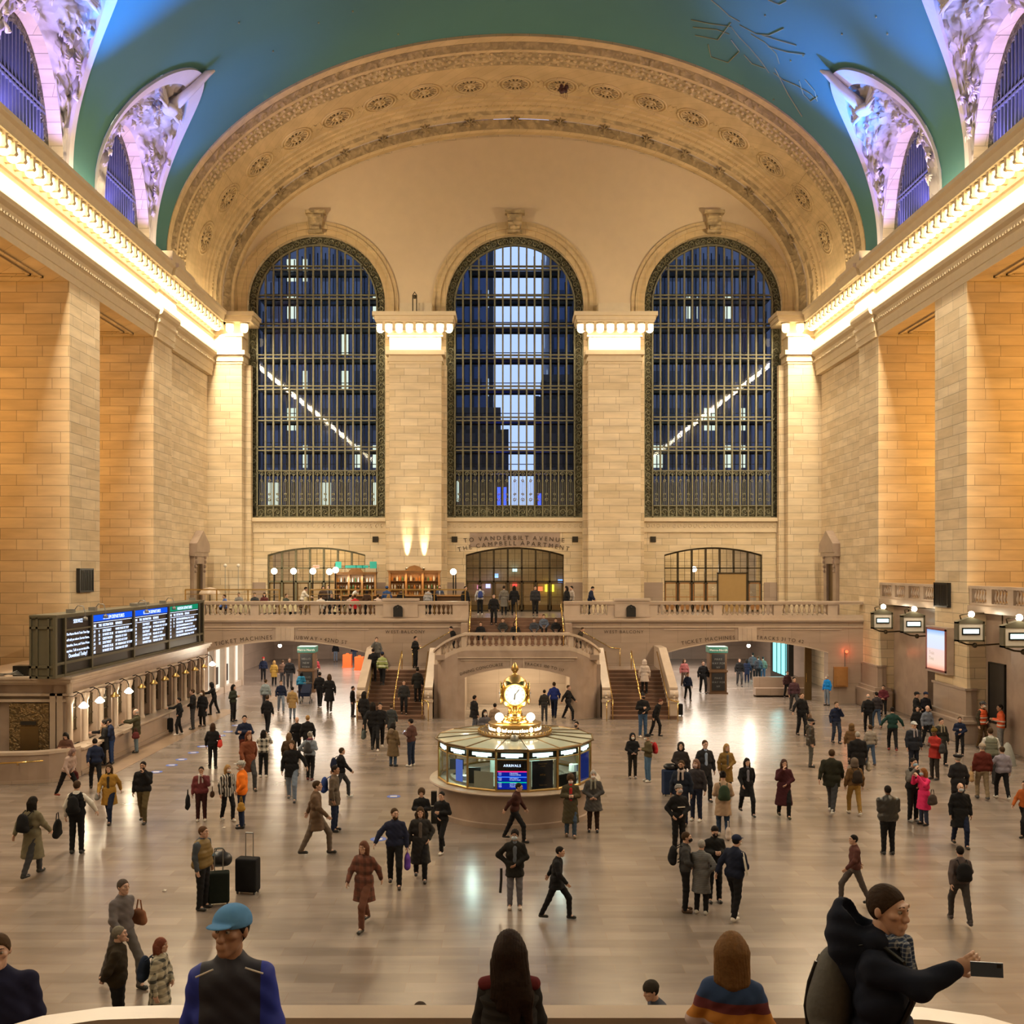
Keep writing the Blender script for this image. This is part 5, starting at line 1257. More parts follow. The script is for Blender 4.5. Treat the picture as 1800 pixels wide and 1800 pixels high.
text_mb(s_, 'Please wear', .05, A+u*.45+Vector((0, 0, 1.8)), u, (0, 0, 1)); text_mb(s_, 'a mask', .05, A+u*.45+Vector((0, 0, 1.73)), u, (0, 0, 1)); text_mb(s_, 'MTA', .08, A+u*.45+Vector((0, 0, 1.47)), u, (0, 0, 1)); text_mb(s_, 'Thank you', .05, A+u*.45+Vector((0, 0, 1.2)), u, (0, 0, 1))
s_.build('poster_text', M['brassold'], sc)
k = kk(838); s_ = MB(); pane_rect(s_, k, .2, .9, 1.1, 1.58, RB-.04); s_.build('paper_sheet', M['clothw'], ib)
k = kk(1038); s_ = MB(); pane_rect(s_, k, .05, .95, 1.12, 1.9, RB-.03); s_.build('side_display', emit('side_display_blue', (.012, .02, .12), 1), ib)
k = kk(800); s_ = MB(); pane_rect(s_, k, .12, .5, 1.15, 1.78, RB-.2); s_.build('side_display', emit('side_display_pale', (.08, .13, .45), 1), ib)
k = kk(981); s_ = MB(); pane_rect(s_, k, .02, .9, 1.1, 1.45, RB-.04); s_.build('dark_screen', M['black'], ib)
# inside: counters, shelves, chairs, cups
m_ = MB(); m_.lathe([(1.95, 1.0), (1.95, 1.12), (1.5, 1.12), (1.5, 1.0)], c0, 48); m_.build('inner_desk', M['marblel'], ib)
m_ = MB(); m_.lathe([(.75, 1.05), (.75, 2.25)], c0, 24); m_.build('core_column', M['greencore'], ib, smooth=True)
t0 = [(-1.55, -.9), (-1.75, -.1), (1.4, -1.15), (1.75, -.5), (-1.2, -1.4)]
for (dx, dy), lab, c_ in zip(t0, ('white papers piled at the left end of the booth desk', 'monitor seen through the leftmost booth panes', 'cardboard tray of cups behind the right booth panes', 'white paper lamp shade behind the rightmost booth panes', 'black office chair back inside the booth'), ('papers', 'monitor', 'tray', 'shade', 'chair')):
    m_ = MB(); x, y = CX+dx, CY+dy
    if c_ == 'papers':
        for q in range(4): m_.bx((x, y, 1.14+q*.03), (.3-q*.02, .25, .025))
    elif c_ == 'monitor': m_.bx((x, y, 1.42), (.42, .05, .3)); m_.bx((x, y, 1.2), (.05, .05, .16)); m_.bx((x, y, 1.13), (.2, .15, .02))
    elif c_ == 'tray': m_.bx((x, y, 1.17), (.5, .3, .1)); [m_.lathe([(.035, .0), (.045, .14)], (x-.18+q*.12, y, 1.22), 8) for q in range(4)]
    elif c_ == 'shade': m_.lathe([(.16, 1.3), (.14, 1.5), (.05, 1.52)], (x, y, 0), 12); m_.lathe([(.02, 1.12), (.02, 1.5)], (x, y, 0), 6)
    else: m_.bx((x, y, 1.35), (.4, .08, .45)); m_.tube([(x, y, 1.12), (x, y, 1.3)], .03, 6)
    tag(m_.build({'papers': 'paper_stack', 'monitor': 'monitor', 'tray': 'cup_tray', 'shade': 'desk_lamp', 'chair': 'chair_back'}[c_], M['clothw'] if c_ in ('papers', 'shade', 'tray') else M['black'], loc=(x, y, 1.12)), lab, c_ if c_ != 'papers' else 'papers')
point('booth_inside_light', (CX-1.3, CY-.8, 2.05), 45, (.78, 1, .92), .15); point('booth_inside_light', (CX+1.3, CY-.8, 2.05), 45, (.78, 1, .92), .15)
# crown ring, lit drum with lettering
m_ = MB(); m_.lathe([(1.1, 2.28), (1.12, 2.3), (1.12, 2.4), (1.08, 2.42), (.8, 2.42)], c0, 40); m_.build('crown_ring', M['brassdk'], ib, smooth=True)
m_ = MB()
for k in range(48):
    a = 2*PI*k/48; x, y = CX+1.1*math.cos(a), CY+1.1*math.sin(a); m_.tube([(x, y, 2.28), (x, y, 2.45)], .018, 4); m_.ball((x, y, 2.46), .028, 6)
m_.tube([(CX+1.1*math.cos(2*PI*k/48), CY+1.1*math.sin(2*PI*k/48), 2.4) for k in range(49)], .012, 4); m_.build('cresting', M['brassold'], ib)
m_ = MB(); m_.lathe([(.77, 2.4), (.78, 2.42), (.78, 2.62), (.80, 2.64), (.8, 2.67), (.01, 2.67)], c0, 48); dr = m_.build('sign_drum', M['brassold'], ib, smooth=True, auto=.6)
m_ = MB()
def cyl_text(s_, size, ang, z, r):
    gl = [glyph(c, size) for c in s_]; tot = sum(g[2] for g in gl); a = ang-tot/2/r
    for vs, fs, wd in gl:
        if vs: m_.add([(CX+r*math.cos(a+v.x/r), CY+r*math.sin(a+v.x/r), z+v.y) for v in vs], fs); m_.add([(CX+r*math.cos(a+(v.x+.006)/r), CY+r*math.sin(a+(v.x+.006)/r), z+v.y) for v in vs], fs)
        a += wd/r
for a in (-PI/2, -PI/2-1.35, -PI/2+1.35): cyl_text('information', .155, a, 2.475, .79)
for a in (-PI/2-.66, -PI/2+.66):
    for q in range(12):
        b0, b1 = 2*PI*q/12, 2*PI*(q+1)/12; m_.add([(CX+.79*math.cos(a), CY+.79*math.sin(a), 2.53)]+[(CX+.79*math.cos(a+.075*math.cos(b)/.79), CY+.79*math.sin(a+.075*math.cos(b)/.79), 2.53+.075*math.sin(b)) for b in (b0, b1)], [(0, 1, 2)])
m_.build('lit_lettering', M['bulbw'], dr)
for sx, lab in ((-1, 'glowing globe lamp at the left foot of the clock'), (1, 'glowing globe lamp at the right foot of the clock')):
    x = CX+sx*.47; y = CY-.25; t = thing('globe_lamp', lab, 'lamp', (x, y, 2.67)); m_ = MB(); m_.ball((x, y, 2.86), .13, 16); m_.build('globe', M['bulbw'], t, smooth=True)
    m_ = MB(); m_.lathe([(.09, 0), (.09, .03), (.04, .06), (.05, .08)], (x, y, 2.67), 10); m_.build('base', M['brass'], t); point('globe_lamp_light', (x+sx*.02, y-.2, 2.95), 24, (1, .82, .55), .14)
# the clock
ck = thing('clock', 'four-faced brass ball clock with glowing opal dials on top of the information booth', 'clock', (CX, CY, 2.67))
q0 = (CX, CY, 2.67)
m_ = MB(); m_.lathe([(.42, 0), (.42, .05), (.34, .08), (.3, .14), (.24, .18), (.22, .22), (.24, .26), (.19, .3), (.17, .5), (.19, .54), (.26, .58), (.2, .62), (.2, .66), (.28, .70)], q0, 24)
for k in range(16):
    a = 2*PI*k/16; m_.tube([(CX+.19*math.cos(a), CY+.19*math.sin(a), 2.97), (CX+.175*math.cos(a), CY+.175*math.sin(a), 3.17)], .018, 5)
for k in range(10):
    a = 2*PI*k/10; m_.ball((CX+.3*math.cos(a), CY+.3*math.sin(a), 2.8), .06, 8)
m_.build('pedestal', M['brass'], ck, smooth=True)
cz = 3.55; m_ = MB(); rows = []
for k in range(13):            # rounded cube body
    v = -PI/2+PI*k/12; r = []
    for j in range(40):
        a = 2*PI*j/40; cs, sn = math.cos(a), math.sin(a); e = .42/((abs(cs)**5+abs(sn)**5)**(1/5)); rr = e*(abs(math.cos(v))**.55)
        r.append((CX+rr*cs, CY+rr*sn, cz+.43*math.copysign(abs(math.sin(v))**.75, math.sin(v))))
    rows.append(r)
m_.grid(rows, closed=True); m_.build('case', M['brass'], ck, smooth=True)
m_ = MB(); m_.lathe([(.36, .33), (.33, .40), (.2, .5), (.12, .55), (.07, .58), (.05, .62), (.09, .66), (.12, .72), (.1, .80), (.06, .86), (.02, .92), (.001, .93)], (CX, CY, cz), 20); m_.build('finial', M['brassold'], ck, smooth=True)
for q in range(4):
    a = -PI/2+q*PI/2; n = Vector((math.cos(a), math.sin(a), 0)); u = Vector((-math.sin(a), math.cos(a), 0)); o_ = Vector((CX, CY, cz))+n*.40
    m_ = MB(); rr = []
    for r, d in ((.315, .0), (.25, .035), (.12, .055), (.001, .06)): rr.append([o_+u*math.cos(2*PI*k/32)*r+Vector((0, 0, 1))*math.sin(2*PI*k/32)*r+n*d for k in range(32)])
    m_.grid(rr, closed=True); dl = m_.build('dial', M['dial'], ck, smooth=True)
    m_ = MB(); m_.tube([o_+u*math.cos(2*PI*k/32)*.325+Vector((0, 0, 1))*math.sin(2*PI*k/32)*.325+n*.02 for k in range(33)], .03, 8); m_.build('bezel', M['brass'], dl, smooth=True)
    m_ = MB(); Z_ = Vector((0, 0, 1))
    for ang, ln_, w_ in ((math.radians(180+8), .17, .014), (math.radians(37), .24, .009)):
        d = u*math.sin(ang)+Z_*math.cos(ang); e = u*math.cos(ang)-Z_*math.sin(ang); c1 = o_+n*.075; m_.add([c1-d*.05-e*w_*.6, c1-d*.05+e*w_*.6, c1+d*ln_*.7+e*w_*1.6, c1+d*ln_, c1+d*ln_*.7-e*w_*1.6], [(0, 1, 2, 3, 4)])
    m_.ball(o_+n*.07, .02, 8); m_.build('hands', M['black'], dl)
    m_ = MB()
    for k in range(12):
        an = 2*PI*k/12; d = u*math.sin(an)+Z_*math.cos(an); e = u*math.cos(an)-Z_*math.sin(an); c1 = o_+n*.042+d*.25; m_.add([c1-e*.006-d*.03, c1+e*.006-d*.03, c1+e*.008+d*.03, c1-e*.008+d*.03], [(0, 1, 2, 3)])
    m_.build('numerals', M['brassdk'], dl)
point('clock_light', (CX, CY-.75, cz), 10, (1, .84, .58), .25)
m_ = MB(); m_.lathe([(.001, .16), (.09, .14), (.12, .05), (.12, 0)], (CX-.02, CY-1.25, 2.33), 14); tag(m_.build('camera_dome', M['greym'], smooth=True, loc=(CX, CY-1.2, 2.33)), 'small silver camera dome on the roof edge of the information booth', 'camera')
t = thing('queue_post', 'slim dark post beside the near left edge of the round booth', 'post', (P(762, 1415, 29.2)[0], 29.4, 0)); x = t.location.x
m_ = MB(); m_.box(x-.08, x+.08, 29.34, 29.46, 0, .92); m_.build('post_body', M['blackm'], t); m_ = MB(); m_.box(x-.085, x+.085, 29.33, 29.47, .5, .52); m_.build('band', M['clothw'], t)

# =================================================================== PASSAGE THINGS
def kiosk(px, Y, w, z1, lab, words):
    x = (px-890)*Y/1800; t = thing('advertising_kiosk', lab, 'kiosk', (x, Y, 0)); h = z1
    m_ = MB(); m_.box(x-w/2, x+w/2, Y-.45, Y+.45, .08, h-.35); m_.box(x-w/2-.06, x+w/2+.06, Y-.5, Y+.5, 0, .1); m_.box(x-w/2-.05, x+w/2+.05, Y-.5, Y+.5, h/2-.1, h/2+.02); m_.build('kiosk_body', M['wooddk'], t)
    m_ = MB(); m_.box(x-w/2-.05, x+w/2+.05, Y-.5, Y+.5, h-.35, h); hd = m_.build('header', plain('kiosk_green', (.02, .12, .09, 1), .4), t)
    m_ = MB(); text_mb(m_, 'Metro-North', .17, (x, Y-.51, h-.24), (1, 0, 0), (0, 0, 1)); m_.build('header_text', M['clothw'], hd)
    for z0, z2 in ((.2, h/2-.15), (h/2+.1, h-.42)):
        m_ = MB(); m_.box(x-w/2+.12, x+w/2-.12, Y-.48, Y-.45, z0, z2); p_ = m_.build('poster', M['black'], t)
        m_ = MB()
        for q, s_ in enumerate(words): text_mb(m_, s_, .16, (x, Y-.49, z2-.35-q*.24), (1, 0, 0), (0, 0, 1))
        m_.build('poster_text', M['greym'], p_)
kiosk(1260, 60.2, 1.0, 2.75, 'dark brown advertising kiosk with a green header in the passage to tracks 31 to 42', ('MAKE', 'WAY FOR', 'NY'))
kiosk(541, 61.0, .95, 2.7, 'dark brown advertising kiosk with a green header in the subway passage', ('HELLO', 'NEW', 'YORK'))
# glowing shop showcase on the far side of the right passage
t = thing('shop_window', 'glowing turquoise shop showcase in the passage to tracks 31 to 42', 'shop window', (17.3, 66, 0)); x = 17.55
m_ = MB(); m_.box(x, x+.3, 63.6, 68.0, 0, 3.4); m_.build('surround', M['blackm'], t)
m_ = MB(); m_.box(x-.03, x, 64.2, 67.3, .6, 2.7); m_.build('display', emit('turquoise_glow', (.25, .85, .85), 2.0), t)
m_ = MB(); m_.box(x-.08, x-.03, 63.7, 67.9, 2.8, 3.2); m_.build('fascia', M['brassdk'], t)
m_ = MB()
for k in range(4): m_.box(x-.07, x-.03, 64.2+k*1.03-.03, 64.2+k*1.03+.03, .6, 2.7)
m_.build('glazing_bars', M['blackm'], t)
area('showcase_light', (17.3, 65.8, 1.8), (2.8, 1.6), 60, (.4, 1, 1), (-1, 0, 0))
# storefront at the left of the subway passage
t = thing('storefront', 'pale lit storefront with tall panes at the mouth of the subway passage', 'shop front', (-16.4, 60, 0)); x = -16.6
m_ = MB(); m_.box(x-.4, x, 56.3, 64.5, 0, .35); m_.box(x-.4, x, 56.3, 64.5, 2.95, 3.85)
for y in (56.4, 58.2, 60.4, 62.4, 64.4): m_.box(x-.4, x+.05, y-.16, y+.16, 0, 3.85)
m_.build('shop_frame', M['marblel'], t)
m_ = MB(); m_.box(x-.3, x-.25, 56.4, 64.4, .35, 2.95); m_.build('lit_panes', emit('shop_glow', (1, .92, .75), 1.1), t)
for y in (57.3, 59.3, 61.4):
    m_ = MB(); m_.box(x-.24, x-.1, y-.3, y+.3, 3.05, 3.5); m_.build('poster', M['black'], t)
    m_ = MB(); m_.box(x-.24, x-.16, y-.3, y+.3, .6, 1.6); m_.build('poster', M['black'], t)
for px, py, Y, lab in ((611, 1157, 76, 'orange barrier box at the back of the subway passage, beside the stair'), (632, 1160, 74, 'orange barrier box at the back of the subway passage, nearest the stair wall')):
    x = (px-890)*Y/1800; m_ = MB(); m_.box(x-.32, x+.32, Y-.3, Y+.3, .05, .95); m_.box(x-.36, x+.36, Y-.34, Y+.34, 0, .1); m_.box(x-.1, x+.1, Y-.05, Y+.05, .95, 1.05)
    tag(m_.build('barrier_box', plain('orange_plastic', (.75, .13, .02, 1), .5), loc=(x, Y, 0)), lab, 'barrier')
t = thing('ceiling_lamp', 'bright bare lamp at the arch crown of the subway passage', 'lamp', P(492, 1135, 58));
for t, (px, Y) in ((t, (492, 58)), (thing('ceiling_lamp', 'bright bare lamp at the arch crown of the passage to tracks 31 to 42', 'lamp', P(1316, 1135, 58)), (1316, 58))):
    x, y, z = P(px, 1135, Y); m_ = MB(); m_.ball((x, y, z), .11, 12); m_.build('bulb', M['bulbw'], t, smooth=True); m_ = MB(); m_.tube([(x, y, z+.08), (x, y, 3.9)], .015, 6); m_.lathe([(.08, 0), (.06, .06)], (x, y, z+.08), 8); m_.build('stem', M['blackm'], t); point('ceiling_lamp_light', (x, y-.3, z-.2), 130, (1, .85, .65), .12)
t = thing('wall_bench', 'curved marble wall bench in the passage to tracks 31 to 42', 'bench', (15.6, 58.6, 0)); m_ = MB(); m_.box(14.2, 17.1, 58.3, 58.8, .1, .5); m_.build('seat', M['marbled'], t); m_ = MB(); m_.box(14.2, 17.1, 58.8, 58.95, 0, 1.1); m_.build('backrest', M['marbled'], t)
t = thing('passage_door', 'tall bronze door leaf standing inside the passage by the person in bright blue', 'door', (17.0, 57.2, 0)); m_ = MB(); m_.box(16.62, 17.0, 57.0, 57.15, 0, 3.0); m_.build('door_leaf', M['brassdk'], t); m_ = MB(); m_.tube([(16.7, 56.97, 1.0), (16.7, 56.97, 1.5)], .02, 6); m_.build('handle', M['brass'], t)

# =================================================================== RESTAURANT ON THE BALCONY
def zf(py, Y): return H+(1000-py)*Y/1800
def globe_post(px, py, Y, lab, two=False):
    x, _, z = P(px, py, Y); t = thing('globe_post', lab, 'lamp post', (x, Y, ZB)); m_ = MB(); r = .19
    m_.ball((x, Y, z), r, 16); m_.build('globe', M['bulbw'], t, smooth=True)
    m_ = MB(); m_.lathe([(.16, 0), (.16, .06), (.05, .14), (.035, .2), (.035, z-ZB-.2), (.08, z-ZB-.18)], (x, Y, ZB), 10); m_.build('post', M['blackm'], t, smooth=True)
    if two: m_ = MB(); m_.lathe([(.035, .0), (.035, z-ZB-.1)], (x+.14, Y, ZB), 8); m_.build('second_post', M['blackm'], t)
    point('globe_post_light', (x, Y-.4, z), 34, (1, .88, .66), .2)
globe_post(482, 1004, 62, 'black post with a white globe lamp, first in front of the restaurant screen'); globe_post(516, 1004, 62, 'black post with a white globe lamp, second in front of the restaurant screen')
globe_post(550, 1004, 62, 'black post with a white globe lamp, third, under the red exit sign'); globe_post(579, 1005, 62, 'black post with a white globe lamp, beside the starry spotlight'); globe_post(797, 1005, 61.5, 'twin black post with a white globe lamp at the end of the bar counter', True)
globe_post(590, 1002, 61.0, 'small very bright lamp left of the green bar sign')
globe_post(1220, 1000.5, 68.5, 'white globe lamp seen through the boarded door screen')
def brass_rail(p0, p1, lab, Y=YB+.75, top=1036):
    x0 = (p0-890)*Y/1800; x1 = (p1-890)*Y/1800; z = zf(top, Y); t = thing('brass_railing', lab, 'railing', ((x0+x1)/2, Y, ZB)); m_ = MB(); m_.box(x0, x1, Y-.05, Y+.05, z-.05, z+.02); m_.build('top_rail', M['brassold'], t)
    m_ = MB(); m_.box(x0, x1, Y-.02, Y+.02, z-.28, z-.25); m_.build('middle_rail', M['brassold'], t)
    n = max(1, int((x1-x0)/1.5))
    for k in range(n+1): x = x0+(x1-x0)*k/n; m_ = MB(); m_.box(x-.03, x+.03, Y-.03, Y+.03, ZB, z); m_.build('post', M['brassold'], t)
brass_rail(326, 491, 'brass railing on the balcony in front of the clothed tables'); brass_rail(545, 818, 'long brass railing on the balcony in front of the bar')
# bar back shelves with bottles
def bar(p0, p1, ztop, Y, lab, n_sh, npanel):
    x0 = (p0-890)*Y/1800; x1 = (p1-890)*Y/1800; t = thing('bar_shelves', lab, 'shelves', ((x0+x1)/2, Y, ZB))
    m_ = MB(); m_.box(x0, x1, Y+.25, Y+.3, ZB, ztop); m_.build('back_panel', M['wood'], t)
    m_ = MB(); m_.box(x0-.08, x1+.08, Y-.1, Y+.3, ztop, ztop+.1); m_.box(x0-.14, x1+.14, Y-.15, Y+.3, ztop+.1, ztop+.16)
    m_.prism([(x0+(x1-x0)*.32, ztop+.16), (x0+(x1-x0)*.68, ztop+.16), (x0+(x1-x0)*.6, ztop+.4), (x0+(x1-x0)*.5, ztop+.48), (x0+(x1-x0)*.4, ztop+.4)], 'y', Y-.02, Y+.2) if npanel == 3 else None
    m_.build('cornice', M['wood'], t)
    for k in range(npanel+1): x = x0+(x1-x0)*k/npanel; m_ = MB(); m_.box(x-.06, x+.06, Y-.1, Y+.25, ZB, ztop); m_.build('upright', M['wood'], t)
    zs = []
    for k in range(n_sh): z = ZB+1.0+(ztop-ZB-1.0)*k/n_sh; zs.append(z); m_ = MB(); m_.box(x0, x1, Y-.08, Y+.25, z-.03, z); m_.build('shelf', M['wooddk'], t)
    return x0, x1, zs, Y
BOT = []
for nm, c_ in (('clear', (.5, .5, .45)), ('amber', (.35, .12, .02)), ('green', (.03, .12, .04)), ('dark', (.02, .015, .01)), ('white', (.6, .55, .45))):
    b_ = MB(); b_.lathe([(.001, 0), (.04, 0), (.042, .17), (.016, .22), (.015, .29)], (0, 0, 0), 8); me = bpy.data.meshes.new('bottle_'+nm); me.from_pydata(b_.v, [], b_.f); me.materials.append(plain('bottle_'+nm, c_+(1,), .15)); BOT.append((nm, me))
BR = random.Random(5)
def bottles(b, where, grp):
    x0, x1, zs, Y = b; words = ('bottom', 'middle', 'top', 'highest')
    for j, z in enumerate(zs):
        x = x0+.14
        while x < x1-.1:
            nm, me = BR.choice(BOT); o = bpy.data.objects.new('bottle', me); COL.objects.link(o); o.location = (x, Y+.05, z); o.scale = (1, 1, BR.uniform(.85, 1.15))
            tag(o, '%s glass bottle on the %s shelf %s' % (nm, words[j], where), 'bottle', grp+', %s shelf' % words[j]); x += BR.uniform(.15, .2)
b1 = bar(685, 772, 7.05, 63.3, 'warm lit wooden bar shelves full of bottles against the free pilaster', 3, 3); bottles(b1, 'of the warm wooden bar', 'bottles on the warm wooden bar')
b2 = bar(590, 660, 6.95, 62.8, 'tall bar shelves of glassware below the green signs', 3, 3); bottles(b2, 'below the green signs', 'bottles below the green signs')
area('bar_shelf_light', ((b1[0]+b1[1])/2, 62.95, 6.9), (2.8, .15), 22, (1, .62, .3), (0, .5, -1)); area('bar_shelf_light', ((b2[0]+b2[1])/2, 62.5, 6.8), (2.2, .15), 16, (.95, 1, .95), (0, .5, -1))
for px in (715, 745):
    x, _, z = P(px, 995, 63.35); t = thing('uplight', 'small spotlight on top of the bar lighting the pilaster, on the %s' % ('restaurant side' if px == 715 else 'middle door side'), 'spotlight', (x, 63.35, 7.21)); m_ = MB(); m_.lathe([(.04, 0), (.07, .02), (.08, .14)], (x, 63.35, 7.21), 10); m_.build('housing', M['brassdk'], t); m_ = MB(); m_.lathe([(.075, .13), (.001, .15)], (x, 63.35, 7.21), 10); m_.build('lens', M['bulbw'], t)
    spot('uplight_beam', (x, 63.42, 7.4), (0, .16, 1), 2200, (1, .80, .48), .40, .9, .04)
# green bar sign panels
gs = thing('bar_sign', 'row of translucent green panels on posts above the glassware shelves', 'sign', (P(625, 993, 62.3)[0], 62.3, ZB))
for px, py, w, h in ((595, 993, .36, .4), (617, 996, .7, .16), (632, 996, .45, .16), (642, 996, .4, .16), (656, 993, .42, .42)):
    x, _, z = P(px, py, 62.3); m_ = MB(); m_.box(x-w/2, x+w/2, 62.28, 62.33, z-h/2, z+h/2); m_.build('sign_panel', M['greensign'], gs)
m_ = MB()
for px in (589, 662): x, _, z = P(px, 993, 62.35); m_.box(x-.02, x+.02, 62.34, 62.38, ZB, z+.1)
x0_, x1_ = P(589, 0, 62.35)[0], P(662, 0, 62.35)[0]; m_.box(x0_, x1_, 62.34, 62.38, z-.1, z-.06); m_.build('sign_frame', M['blackm'], gs)
x, _, z = P(556, 996, 64.4); m_ = MB(); m_.box(x-.2, x+.2, 64.38, 64.44, z-.11, z+.11); sg = thing('exit_sign', 'red exit sign hanging in the restaurant door screen', 'sign', (x, 64.4, z)); m_.build('sign_box', M['clothw'], sg); m_ = MB(); text_mb(m_, 'EXIT', .15, (x, 64.37, z-.05), (1, 0, 0), (0, 0, 1), bold=.01); m_.build('sign_text', M['redl'], sg)
# tables
TR = random.Random(2)
def table(px, Y, lab, mat='cloth', r=.38, h=.75):
    x = (px-890)*Y/1800; t = thing('restaurant_table', lab, 'table', (x, Y, ZB)); m_ = MB(); rows = []
    for z, rr, am in ((h, 0.01, 0), (h, r, 0), (h-.05, r+.01, 0), (h-.3, r+.04, .03), (.28, r+.07, .07)):
        rows.append([(x+(rr+am*math.cos(8*2*PI*k/48))*math.cos(2*PI*k/48), Y+(rr+am*math.cos(8*2*PI*k/48))*math.sin(2*PI*k/48), ZB+z) for k in range(48)])
    m_.grid(rows, closed=True); m_.build('tablecloth', M[mat], t, smooth=True); m_ = MB(); m_.lathe([(.2, 0), (.04, .05), (.04, h-.03)], (x, Y, ZB), 8); m_.build('pedestal', M['blackm'], t)
    for k in range(2):
        g = MB(); gx, gy = x-.15+.3*k, Y-.1; g.lathe([(.03, 0), (.006, .01), (.006, .09), (.035, .12), (.035, .19)], (gx, gy, ZB+h+.001), 8)
        tag(g.build('wine_glass', M['glassb'], loc=(gx, gy, ZB+h)), '%s wine glass on the %s' % (('first', 'second')[k], lab), 'glass')
for a in ((352, 57.0, 'cream clothed round table nearest the departure board'), (421, 57.2, 'cream clothed round table behind the brass railing posts'), (440, 58.2, 'cream clothed round table behind the blue shirt'), (468, 57.0, 'cream clothed round table beside the rail gap'), (477, 59.0, 'white clothed table set back from the rail gap'), (512, 58.4, 'white clothed table under the second globe lamp'), (602, 58.0, 'white clothed table in front of the person in red'), (735, 58.3, 'white clothed table under the warm bar')): table(*a)
# bar counter
Y = 60.6; x0, x1 = (600-890)*Y/1800, (818-890)*Y/1800; t = thing('bar_counter', 'long wooden bar counter between the brass railing and the bottle shelves', 'counter', ((x0+x1)/2, Y, ZB)); m_ = MB(); m_.box(x0, x1, Y, Y+.5, ZB, ZB+1.08); m_.build('counter_front', M['wooddk'], t); m_ = MB(); m_.box(x0-.05, x1+.05, Y-.12, Y+.55, ZB+1.08, ZB+1.14); m_.build('counter_top', M['wood'], t)
# chairs: dark restaurant chairs near the rail
def chair(px, Y, rz, lab):
    x = (px-890)*Y/1800; t = thing('restaurant_chair', lab, 'chair', (0, 0, 0))
    m_ = MB(); m_.bx((0, 0, .46), (.44, .44, .06)); m_.build('seat', M['wooddk'], t); m_ = MB(); m_.bx((0, .2, .75), (.42, .05, .4)); m_.build('backrest', M['wooddk'], t)
    for a, b in ((-.19, -.19), (.19, -.19), (-.19, .19), (.19, .19)): m_ = MB(); m_.bx((a, b, .22), (.04, .04, .44)); m_.build('leg', M['wooddk'], t)
    t.location = (x, Y, ZB); t.rotation_euler = (0, 0, rz)
for a in ((402, 57.1, 1.6, 'dark chair between the first clothed tables'), (452, 57.0, 3.1, 'dark chair back beside the pair of cream tables'), (493, 57.2, 2.9, 'dark chair at the rail gap with its back to the hall'), (530, 57.2, 3.1, 'dark chair under the white-shirted waiter'), (700, 57.5, 3.0, 'dark chair behind the arched parapet plaque'), (655, 57.6, 3.2, 'dark chair behind the person in the cream top')): chair(*a)
# tall leaning menu boards
for px, lab in ((493, 'pale wooden menu board leaning at the rail gap'), (534, 'pale wooden menu board leaning before the waiter')):
    x = (px-890)*56.6/1800; m_ = MB(); z0 = ZB; m_.hexa([(x-.14, 56.5, z0), (x-.04, 56.5, z0), (x-.04, 56.6, z0), (x-.14, 56.6, z0), (x+.04, 56.6, z0+1.15), (x+.14, 56.6, z0+1.15), (x+.14, 56.7, z0+1.15), (x+.04, 56.7, z0+1.15)]); tag(m_.build('menu_board', M['cloth'], loc=(x, 56.6, ZB)), lab, 'board')
x = (369-890)*60/1800; t = thing('parasol', 'low pale fabric dome shade behind the brass railing', 'shade', (x, 60, ZB)); m_ = MB(); m_.lathe([(.62, 0), (.6, .12), (.45, .3), (.2, .4), (.001, .43)], (x, 60, ZB+1.2), 20); m_.build('canopy', M['marblel'], t, smooth=True); m_ = MB(); m_.tube([(x, 60, ZB), (x, 60, ZB+1.5)], .03, 6); m_.build('pole', M['blackm'], t)
x = (412-890)*63/1800; t = thing('service_door', 'narrow oak service door in the corner of the restaurant', 'door', (x, 64.6, ZB)); m_ = MB(); m_.box(x-.25, x+.25, 64.5, 64.62, ZB, zf(1005, 63)); m_.build('door_leaf', M['wood'], t); m_ = MB(); m_.ball((x+.18, 64.48, ZB+1), .03, 8); m_.build('knob', M['brass'], t)
for px in (396, 419):
    x, _, z = P(px, 994, 63); t = thing('small_globe_lamp', 'small unlit white globe lamp %s the oak service door' % ('before' if px == 396 else 'above'), 'lamp', (x, 63, ZB)); m_ = MB(); m_.ball((x, 63, z), .11, 10); m_.build('globe', M['clothw'], t, smooth=True); m_ = MB(); m_.tube([(x, 63, ZB), (x, 63, z-.05)], .02, 6); m_.build('post', M['greym'], t)

# floor markers, litter and small fittings
def floor_xy(px, py): Y = 1800*H/(py-1000); return ((px-890)*Y/1800, Y)
blue = plain('blue_floor_sticker', (.06, .13, .5, 1), .4)
fsl = [(416, 1275), (401, 1286), (388, 1293), (356, 1312), (340, 1323), (319, 1335), (302, 1345), (275, 1357), (692, 1400), (665, 1475)]
words_ = ['farthest of the line of blue floor stickers beside the ticket counter'] + ['blue floor sticker number %s from the far end of the counter line' % w for w in ('two', 'three', 'four', 'five', 'six', 'seven', 'eight')] + ['blue and white floor sticker lying alone left of the information booth', 'blue and white floor sticker near the man with the purple bag']
for (px, py), lab in zip(fsl, words_):
    x, y = floor_xy(px, py); t = thing('floor_sticker', lab, 'sticker', (x, y, .001)); m_ = MB(); m_.lathe([(.22, 0), (.22, .004), (.001, .004)], (x, y, .001), 20); m_.build('disc', blue, t)
    m_ = MB(); m_.box(x-.11, x+.11, y-.07, y+.07, .005, .007); m_.build('white_print', M['clothw'], t)
